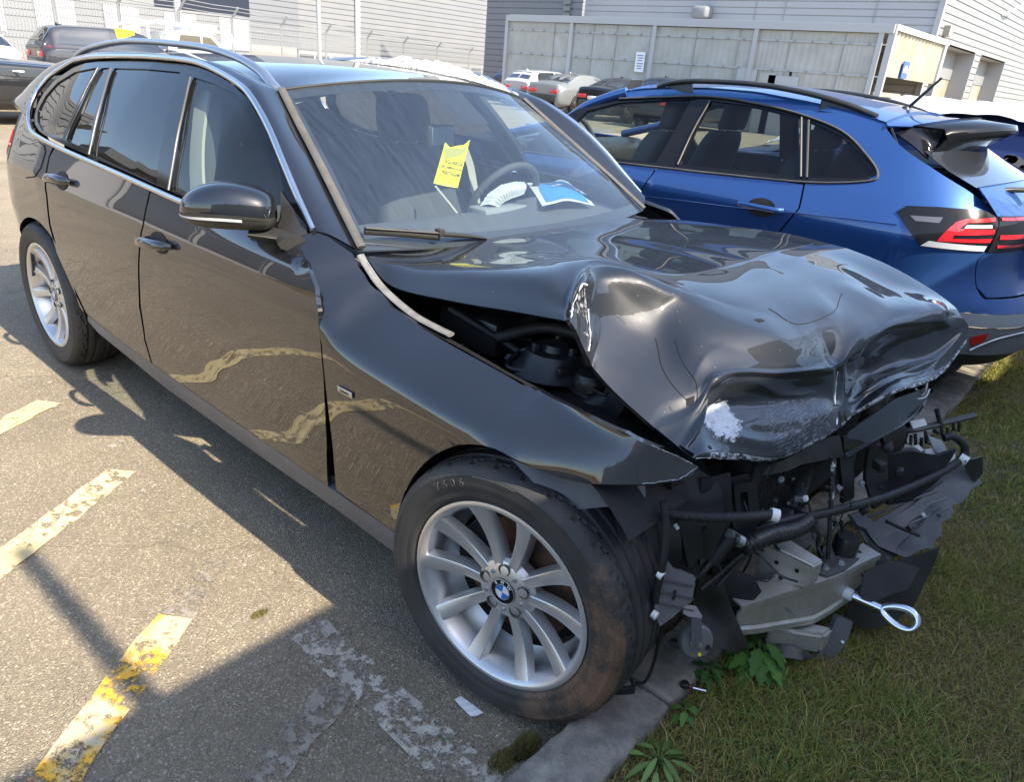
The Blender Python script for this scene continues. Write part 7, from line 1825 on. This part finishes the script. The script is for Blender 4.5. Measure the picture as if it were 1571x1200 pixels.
    for s in (1, -1):
        for f in (mid-.06, mid+.13):
            p = F(f, 3.6); bm = bmesh.new(); b_box(bm, (p[0], (p[1]-.02)*s, p[2]), (.20, .035, .03), bevel=.01); bm.transform(R); obj('door_handle', bm, gpaint(colour), t)
        p = F(wf1-.02, 4.2); bm = bmesh.new(); b_box(bm, (p[0], (p[1]-.10)*s, p[2]+.08), (.12, .20, .14), bevel=.035); bm.transform(R); obj('door_mirror', bm, gpaint(colour), t)
        for f in wheels:
            w = st[4][1]
            wp_ = thing_part('wheel', t)
            Wm = R @ Matrix.Translation((f*L_, -(w+.005)*s, .335)) @ (Matrix.Rotation(PI/2, 4, 'X') if s > 0 else Matrix.Rotation(-PI/2, 4, 'X'))
            lathe('tyre', [(.235, -.01), (.25, .008), (.31, .008), (.335, -.02), (.335, -.18)], M['rubber'], wp_, 28, Wm)
            lathe('arch', [(.335, .002), (.385, .002), (.385, -.1)], M['dark'], wp_, 28, Wm)
            bm = bmesh.new()
            for q in range(5):
                a = 2*PI*q/5+.3
                b_prism(bm, [(.03*math.cos(a+1.2), .03*math.sin(a+1.2)), (.235*math.cos(a+.22), .235*math.sin(a+.22)), (.235*math.cos(a-.22), .235*math.sin(a-.22)), (.03*math.cos(a-1.2), .03*math.sin(a-1.2))], -.03, -.005, Wm)
            bmesh.ops.recalc_face_normals(bm, faces=bm.faces[:]); obj('spokes', bm, M['satin'], wp_, smooth=False)
            lathe('rim', [(.0, -.06), (.225, -.06), (.235, .006), (.245, .009)], M['dark_metal'], wp_, 28, Wm)
    bm = bmesh.new(); zr = st[0][3]; b_box(bm, (-.012, 0, st[0][2]+.12), (.03, 1.25, .26), bevel=.01); bm.transform(R); obj('rear_valance', bm, M['black_plastic'], t)
    for s in (1, -1):
        bm = bmesh.new(); b_box(bm, (-.008, s*(st[0][1]-.20), zr-.02), (.03, .38, .13), bevel=.012); bm.transform(R); obj('tail_lamp', bm, M['red_lamp'], t)
    if plate:
        p = F(.005, 3.0); bm = bmesh.new(); b_box(bm, (-.015, 0, .74), (.02, .50, .11)); bm.transform(R); obj('number_plate', bm, M['white_paint'], t)
    if badge:
        p = F(badge, 3.2); bm = bmesh.new(); b_box(bm, (p[0], p[1]-.004, p[2]-.06), (.16, .012, .035), bevel=.004); bm.transform(R); obj('side_badge', bm, M['white_plastic'], t)
    if roof_rails:
        for s in (1, -1):
            bm = bmesh.new(); b_tube(bm, [F(.14, 7)*np.array([1, s, 1])+np.array([0, 0, .02]), F(.2, 7)*np.array([1, s, 1])+np.array([0, 0, .06]), F(.55, 7)*np.array([1, s, 1])+np.array([0, 0, .06]), F(.60, 7)*np.array([1, s, 1])+np.array([0, 0, .01])], .02, 6); bm.transform(R); obj('roof_rail', bm, M['satin'], t)
    bm = bmesh.new(); b_prism(bm, [(-.10, 0), (.12, 0), (.05, .02), (-.07, .06), (-.09, .06)], -.02, .02, Matrix.Translation(F(.17 if shape != 'sedan' else .34, 8)+np.array([0, 0, -.01])) @ Matrix.Rotation(PI/2, 4, 'X'))
    bm.transform(R); obj('roof_aerial', bm, gpaint(colour), t)
    return t
# row in front of the shed: tails towards the camera
far_car('small white hatchback parked between a dark car and a silver saloon', 'hatch', 'white', (-21.0, 22.4), 90)
far_car('silver saloon with black lower bumper parked beside the black saloon', 'sedan', 'silver', (-18.25, 20.9), 90)
far_car('black saloon with a white number plate parked beside the silver saloon', 'sedan', 'black', (-15.35, 20.2), 90, plate=True)
far_car('dark tall car mostly hidden behind the blue roof, last in the row', 'suv', 'black', (-12.5, 19.4), 90)
far_car('dark car at the far end of the row behind the crumpled plastic', 'hatch', 'charcoal', (-24.4, 25.2), 90)
# left edge
far_car('dark grey car with red tail lamps seen over the wrecked roof at left', 'suv', 'charcoal', (-23.3, 5.5), 88, roof_rails=False)
far_car('white car at the left edge with red tail lamps', 'hatch', 'white', (-15.6, 2.3), 186)
far_car('black car at the left edge standing close behind the wreck', 'coupe', 'black', (-13.9, -1.0), 90, wheels=(.20, .825), badge=.655)
# second blue car, behind the crossover
far_car('dark blue car under a white sheet beyond the bright blue crossover', 'sedan', 'navy', (1.8, 5.6), 180)
# ================================================================== things on and in the cars
# white sheet over the second blue car
def ring_noise(i, j): return math.sin(i*1.7+j*.9)*.5+math.sin(i*.6-j*2.3)*.5
M['sheet_white'] = mat('sheet_white', (.62, .62, .61), .45, bump=.3, bscale=14, bdist=.02)
G = []
for i, x0_ in enumerate(np.linspace(-3.2, -.95, 30)):
    x = x0_+1.05
    row = []
    for j, t in enumerate(np.linspace(-1, 1, 24)):
        yy = 5.6+t*.72; zz = np.interp(x0_, [-3.2, -2.6, -2.2, -1.5, -.95], [1.06, 1.33, 1.465, 1.475, 1.40])-.10*abs(t)**3
        row.append((x+.02*ring_noise(j, i), yy, zz+.02+.012*ring_noise(i, j)+.02*math.sin(t*5+x*2)))
    G.append(row)
o = obj('cover_sheet', grid_bm(G, .004), M['sheet_white']); tag(o, 'white protective sheet spread over the roof of the dark blue car', 'sheet')
# crumpled plastic wrap on the wrecked car's roof
m = bpy.data.materials.new('plastic_wrap'); m.use_nodes = True; nt = m.node_tree; p = nt.nodes['Principled BSDF']
p.inputs['Base Color'].default_value = (.60, .59, .54, 1); p.inputs['Roughness'].default_value = .18; p.inputs['Coat Weight'].default_value = 1
tr = _n(nt, 'ShaderNodeBsdfTransparent'); ms = _n(nt, 'ShaderNodeMixShader'); ms.inputs[0].default_value = .62
nt.links.new(tr.outputs[0], ms.inputs[1]); nt.links.new(p.outputs[0], ms.inputs[2]); nt.links.new(ms.outputs[0], nt.nodes['Material Output'].inputs[0])
def roofp(x, y, h): return np.array([x, y, edge_z(min(x, -1.295))+(roof_z(x)-edge_z(min(x, -1.295)))*(1-min(1, abs(y/.565))**2.4)+h])
G = []; r2 = np.random.default_rng(3)
for i, s in enumerate(np.linspace(0, 1, 46)):
    row = []
    for j, t in enumerate(np.linspace(0, 1, 60)):
        y = .20+.42*s+.03*math.sin(t*9); x = -2.05+.62*t+.10*s
        e = math.sin(PI*min(1, max(0, s)))**.5*math.sin(PI*t)**.4
        h = .004+e*(.018+.022*abs(math.sin(s*9+t*5)*math.sin(t*17-s*7))+.016*r2.random())
        row.append(roofp(x+r2.normal(0, .004), min(y, .60)+r2.normal(0, .004), h))
    G.append(row)
o = obj('plastic_wrap', grid_bm(G), m, smooth=False); tag(o, 'crumpled clear plastic wrap lying on the far edge of the wrecked car roof', 'plastic wrap')
# wrap shreds between the blue cars
G = [[aty(1540+40*t+6*math.sin(9*t+5*s), 236+26*s+20*t+5*math.sin(12*s+7*t), 4.3)+np.array([.03*math.sin(8*s+9*t), 0, .02*math.sin(13*t)]) for t in np.linspace(0, 1, 16)] for s in np.linspace(0, 1, 10)]
o = obj('torn_wrapping', grid_bm(G, .002), mat('wrap_tan', (.45, .36, .27), .5), smooth=False); tag(o, 'shreds of pale torn wrapping on the damaged side of the dark blue car', 'wrapping')
# yellow tag hanging from the inside mirror
XT = -1.08
def tg_(u, v): return atx(u, v, XT)
c0, c1, c2, c3 = tg_(682, 216), tg_(721, 214), tg_(702, 288), tg_(665, 281)
org = (c0+c1+c2+c3)/4; ex = (c2-c3); ex /= np.linalg.norm(ex); nn = np.cross(ex, (c0-c3)); nn /= np.linalg.norm(nn); ey = np.cross(nn, ex)
if nn.dot(CPOS-org) < 0: nn = -nn
RT_ = Matrix((Vector(ex), Vector(ey), Vector(np.cross(ex, ey)))).transposed()
tgo = thing('hanging_tag', 'yellow card tag hung from the inside mirror behind the windscreen', 'tag', tuple(org))
def loc(p): d = p-org; return (d.dot(ex), d.dot(ey))
q0, q1, q2, q3 = loc(c0), loc(c1), loc(c2), loc(c3)
prism('card', [q3, ((q3[0]*.5+q2[0]*.5), (q3[1]+q2[1])/2-.002), q2, q1, (q1[0]*.8+q0[0]*.2, q1[1]-.022), (q1[0]*.55+q0[0]*.45, q1[1]-.030), (q1[0]*.25+q0[0]*.75, q0[1]-.016), (q0[0]+.004, q0[1]-.004)], -.0006, .0006, M['yellow_card'], tgo, Matrix.Translation(Vector(org)) @ RT_.to_4x4())
prism('smudged_print', [(q0[0]+.006, q0[1]-.014), (q0[0]+.012, q0[1]-.060), (q1[0]-.030, q1[1]-.060), (q1[0]-.012, q1[1]-.040), (q1[0]-.012, q1[1]-.020), (q1[0]-.030, q1[1]-.034), (q0[0]+.020, q0[1]-.020)], .0007, .0010, mat('smudge', (.42, .40, .10), .5), tgo, Matrix.Translation(Vector(org)) @ RT_.to_4x4())
WD = np.linalg.norm(c2-c3)
def tline(s, u, v, sz): text('lettering', s, sz, M['ink'], tgo, tg_(u, v)+nn*.0012, RT_, .0002, .0001)
tline('AGUARDA', 696, 250, WD*.155); tline('ORÇAMENTAÇÃO', 693, 258, WD*.112); tline('/ PERITAGEM', 690, 266.5, WD*.145)
for k in range(8):
    f = k/7; b = c3+(c2-c3)*(.14+.68*f)+ey*.0035; box('perforation', b+nn*.0008, (.0022, .005, .0006), M['white_paint'], tgo, RT_)
# blue card on the dashboard
bc = thing('dash_card', 'blue card with white border and lettering lying on the dashboard behind the windscreen', 'card', tuple(atz(850, 298, .985)))
prof_ = [(0, 0), (.25, .25), (.5, .5), (.75, .75), (1, 1)]
ca_, cb_, cc_, cd_ = atz(808, 280, 1.000), atz(866, 283, .975), atz(903, 307, .968), atz(832, 316, .985)
pA_, pB_ = atz(890, 303, 1.0), atz(866, 307, .999)
top_c = [ca_, atz(842, 280, 1.0), cb_+np.array([0, 0, .02]), atz(900, 305, .985)]
bot_c = [cd_, atz(850, 311.5, 1.0), atz(872, 307.5, 1.004), atz(912, 315, .972)]
Gc = loft_pts([cat(bot_c, 6), [(a+b)/2+np.array([0, 0, .004]) for a, b in zip(cat(bot_c, 6), cat(top_c, 6))], cat(top_c, 6)], 30, 6)
obj('card', grid_bm(Gc, .001), M['white_paint'], bc)
Gi = [[Gc[i][j]+np.array([.001, -.0008, .0016]) for j in range(2, 27)] for i in range(1, len(Gc)-1)]
obj('blue_field', grid_bm(Gi), M['blue_card'], bc)
Gq = np.array(Gc)
def card_pt(a, b):
    i = a*(len(Gc)-1); j = b*29; i0, j0 = min(int(i), len(Gc)-2), min(int(j), 28); s, t = i-i0, j-j0
    return Gq[i0, j0]*(1-s)*(1-t)+Gq[i0+1, j0]*s*(1-t)+Gq[i0, j0+1]*(1-s)*t+Gq[i0+1, j0+1]*s*t
for k, ch in enumerate('PERDA TOTAL'):
    b = .26+.060*k; a = .60
    if ch == ' ': continue
    P_ = card_pt(a, b); dx = card_pt(a, b+.03)-card_pt(a, b-.03); dy = card_pt(a+.1, b)-card_pt(a-.1, b)
    vx = Vector(dx).normalized(); vz = vx.cross(Vector(dy)).normalized()
    if vz.z < 0: vz = -vz
    vy = vz.cross(vx)
    text('letter', ch, np.linalg.norm(dx)/.06*.085, M['white_paint'], bc, Vector(P_)+vz*.011, Matrix((vx, vy, vz)).transposed(), .0003, .0002)
# yellow slip on the dark car at left
p = atx(191, 52, -20.5)
ys = thing('windscreen_slip', 'yellow slip with writing standing on the roof line of the dark grey car', 'card', tuple(p))
bm = bmesh.new(); b_prism(bm, [(-.02, .12), (.47, .10), (.46, .00), (.04, -.14)], 0, .01, Matrix.Translation(Vector(p)+Vector((0, -.22, 0))) @ Matrix(((0, 0, 1), (1, 0, 0), (0, 1, 0))).to_4x4())
obj('slip', bm, M['yellow_card'], ys, smooth=False)
bm = bmesh.new()
for k in range(6): b_box(bm, (p[0]+.013, p[1]-.12+.05*k, p[2]+.02), (.004, .03, .05))
obj('writing', bm, mat('red_ink', (.5, .18, .05), .5), ys, smooth=False)

# white pickup behind, with a tube rack
pk = thing('pickup_truck', 'white pickup truck with a tubular rack parked in front of the mesh fence', 'truck', (-25.6, 10.5, 0))
px_ = -25.6
SV = [(0, .85), (.02, 1.05), (1.9, 1.08), (2.0, 1.62), (2.3, 1.74), (3.3, 1.72), (3.9, 1.2), (5.0, 1.05), (5.2, .8), (5.2, .35), (0, .35)]
MP = Matrix.Translation((px_, 8.0, 0)) @ Matrix(((0, 0, 1), (1, 0, 0), (0, 1, 0))).to_4x4()
bm = bmesh.new(); b_prism(bm, SV, -.9, .9, MP); bmesh.ops.recalc_face_normals(bm, faces=bm.faces[:]); bmesh.ops.bevel(bm, geom=bm.edges[:], offset=.06, segments=2, affect='EDGES'); obj('body', bm, gpaint('van'), pk)
for q in ([(2.1, 1.2), (2.9, 1.2), (2.9, 1.62), (2.25, 1.62)], [(2.98, 1.2), (3.7, 1.2), (3.25, 1.60), (2.98, 1.62)]): prism('side_window', q, .901, .912, GL, pk, MP)
for f in (1.0, 4.2):
    lathe('tyre', [(0, .01), (.2, .01), (.22, .03), (.36, .02), (.37, -.2)], M['rubber'], pk, 24, MP @ Matrix.Translation((f, .37, .88)))
def pkp(y, z, x=0): return (px_+x, 8.0+y, z)
for x in (.7, -.7):
    tube('rack', [pkp(.2, 1.05, x), pkp(.9, 1.75, x), pkp(1.7, 1.95, x), pkp(1.9, 1.95, x), pkp(1.95, 1.1, x)], .045, M['white_paint'], pk, 8)
    tube('rack', [pkp(2.0, 1.95, x), pkp(4.1, 1.75, x), pkp(4.2, 1.4, x)], .04, M['white_paint'], pk, 8)
box('roof_box', pkp(3.2, 1.85), (1.3, .9, .28), M['white_paint'], pk, bevel=.04)

# ================================================================== on the ground
def leaf_plant(name, label, base, n, ll, lw, tall, seed, lobed=True, tint=(.10, .22, .04)):
    r = np.random.default_rng(seed); V, F, Cc = [], [], []; base = np.array(base, float)
    t = thing(name, label, 'plant', tuple(base)); k = 0
    for i in range(n):
        a = i*2.4+r.uniform(-.3, .3); h = tall*(.35+.65*(1-i/n))*r.uniform(.8, 1.1); rad = ll*(.35+.75*(i/n))
        c = base+np.array([math.cos(a)*rad*.55, math.sin(a)*rad*.55, h]); d = np.array([math.cos(a), math.sin(a), -.25+.5*r.uniform(-.5, .6)]); d /= np.linalg.norm(d)
        s = np.cross(d, [0, 0, 1]); s /= np.linalg.norm(s); nrm = np.cross(s, d); L_ = ll*r.uniform(.75, 1.15); b0 = len(V); m_ = 12
        col = np.array(tint)*r.uniform(.75, 1.3)
        for q in range(m_+1):
            f = q/m_; w = lw*math.sin(PI*min(1, f*.94+.03))**.7*(1+(.22*math.sin(f*m_*PI*.55+i) if lobed else 0))*(1.1-.45*f)
            mid = c+d*L_*f-np.array([0, 0, .35*L_*f*f]); fold = .18*w
            V += [mid-s*w+nrm*fold, mid, mid+s*w+nrm*fold]; Cc += [col*.95, col*1.15, col*.95]
            if q:
                o = b0+q*3; F += [(o-3, o-2, o+1, o), (o-2, o-1, o+2, o+1)]
        bm = bmesh.new(); b_tube(bm, [base, base*.5+c*.5+np.array([0, 0, .01]), c], .0016, 5); obj('stem', bm, mat_stem, t)
        me = mass('leaf', np.array(V[b0:]), np.array(F[-2*m_:])-b0, M['leaf'], np.c_[np.array(Cc[b0:]), np.ones(len(V)-b0)]); me.parent = t; me.matrix_parent_inverse = wm(t).inverted()
    return t
mat_stem = mat('stem', (.10, .15, .04), .6)
leaf_plant('broadleaf_weed', 'lush green broad leaved weed in the grass under the torn nose', tuple(atz(1158, 1025, .085)), 26, .060, .019, .080, 1, tint=(.085, .19, .035))
leaf_plant('small_weed', 'small dark leafy weed beside the kerb end under the horn', tuple(atz(1085, 1040, .085)), 14, .035, .011, .04, 2, tint=(.06, .13, .03))
leaf_plant('small_weed', 'tiny pale weed in the grass just beyond the silver bolt', tuple(atz(1050, 1098, .085)), 8, .03, .010, .025, 4, tint=(.10, .19, .04))
leaf_plant('narrow_leaf_weed', 'light green narrow leaved weed by the kerb at the bottom edge', tuple(atz(1008, 1178, .085)), 14, .060, .008, .045, 3, False, tint=(.17, .26, .07))
leaf_plant('small_weed', 'small weed in the grass near the bottom middle edge', tuple(atz(1190, 1175, .085)), 8, .032, .008, .025, 6, False, tint=(.11, .18, .05))
# moss tufts at the foot of the kerb
def tuft(label, base, n, r0, h, seed):
    r = np.random.default_rng(seed); a = r.uniform(0, 2*PI, n); d = r0*np.sqrt(r.uniform(0, 1, n)); b = np.array(base)+np.stack([d*np.cos(a)*.5, d*np.sin(a), 0*a], 1)
    la = r.uniform(0, 2*PI, n); hh = h*r.uniform(.5, 1.2, n)*(1-.6*(d/r0)**2); w = np.stack([np.cos(la+1.57), np.sin(la+1.57), 0*a], 1)*.0012; tip = b+np.stack([np.cos(la)*hh*.6, np.sin(la)*hh*.6, hh], 1)
    V = np.stack([b-w, b+w, tip], 1).reshape(-1, 3); F = np.arange(3*n).reshape(-1, 3)
    pal = np.array([[.20, .16, .05], [.26, .20, .08], [.11, .13, .04]])[r.integers(0, 3, n)]; col = np.c_[np.repeat(pal, 3, 0), np.ones(3*n)]
    o = mass('moss_tuft', V, F, M['grass'], col); tag(o, label, 'moss'); return o
tuft('yellowish moss tuft growing at the foot of the kerb below the front tyre', atz(806, 1150, .0), 1500, .045, .035, 1)
tuft('low mossy tuft beside the kerb nearer the bottom edge', atz(770, 1170, .0), 900, .05, .018, 2)
tuft('small yellow moss patch on the sunlit asphalt by the hatched lines', atz(398, 943, .0), 500, .028, .008, 3)
# paper scrap, bolt, dry leaves
G = [[atz(u, v, .006+.004*math.sin(3*t+4*s)) for t, (u, v) in enumerate(zip(np.linspace(a[0], b[0], 8), np.linspace(a[1], b[1], 8)))] for s, (a, b) in enumerate((((697, 1074), (722, 1100)), ((702, 1071), (732, 1099)), ((708, 1069), (742, 1094))))]
o = obj('paper_scrap', grid_bm([cat(g, 2) for g in G], .0006), M['white_paint']); tag(o, 'white torn paper scrap lying on the asphalt in front of the tyre', 'paper')
bp_ = atz(1052, 1050, .115)
bt = thing('loose_bolt', 'loose bolt with a silver shank lying between kerb and grass', 'bolt', tuple(bp_))
tube('shank', [atz(1060, 1055, .105), atz(1083, 1061, .105)], .004, M['zinc'], bt, 10); lathe('head', [(0, .006), (.008, .006), (.011, .003), (.011, -.006)], M['dark_metal'], bt, 12, Matrix.Translation(Vector(atz(1051, 1050, .112))))
tube('sleeve', [atz(1055, 1053, .107), atz(1063, 1056, .106)], .0055, mat('dark_red', (.10, .015, .015), .5), bt, 10)
def dead_leaf(label, u, v, s, col, seed, z=.003, nm='dry_leaf', long=1.0):
    r = np.random.default_rng(seed); c = atz(u, v, z); a = r.uniform(0, 6)
    P = [(math.cos(q)*s*long*(1+.25*math.sin(3*q)), math.sin(q)*s*(.6+.2*math.sin(2*q+1))) for q in np.linspace(0, 2*PI, 14, endpoint=False)]
    ca, sa = math.cos(a), math.sin(a)
    o = panel(nm, P, lambda x, y: np.array([c[0]+x*ca-y*sa, c[1]+x*sa+y*ca, z+.25*abs(x)*abs(x)/s+.2*y*y/s]), mat(nm+str(seed), col, .7), None, s*.4, .0004, out=(0, 0, 1)); tag(o, label, 'leaf')
dead_leaf('pale dry leaf scrap on the asphalt left of the paper', 680, 1046, .007, (.40, .27, .15), 1)
dead_leaf('small pale stone coloured scrap beside the green sprig', 706, 1139, .006, (.45, .34, .22), 2)
dead_leaf('narrow green leaf lying on the asphalt near the bottom edge', 683, 1135, .006, (.10, .16, .06), 3, nm='green_leaf', long=2.6)
dead_leaf('grey green leaf lying at the moss by the kerb', 752, 1151, .007, (.14, .19, .09), 4, nm='green_leaf', long=2.2)
# gravel and grit swept along the kerb: countless
n = 2600; x = rng.uniform(-.6, .2, n)**1.0; y = rng.uniform(-2.0, .4, n); s = rng.uniform(.0012, .0035, n)
x = .2-np.abs(rng.normal(0, .28, n)); keep = x > -2; x, y, s = x[keep], y[keep], s[keep]; n = len(x)
oc = np.array([[1, 0, 0], [0, 1, 0], [-1, 0, 0], [0, -1, 0], [0, 0, .8], [0, 0, -.6]])
V = (np.stack([x, y, s*.5], 1)[:, None, :]+oc[None]*s[:, None, None]*rng.uniform(.7, 1.3, (n, 6, 1))).reshape(-1, 3)
f = np.array([[0, 1, 4], [1, 2, 4], [2, 3, 4], [3, 0, 4], [1, 0, 5], [2, 1, 5], [3, 2, 5], [0, 3, 5]]); F = (np.arange(n)[:, None, None]*6+f[None]).reshape(-1, 3)
g = rng.uniform(.12, .5, (n, 1))*np.array([[1, .93, .82]]); col = np.c_[np.repeat(g, 6, 0), np.ones(6*n)]
stuff(mass('grit', V, F, M['grass'], col, False))
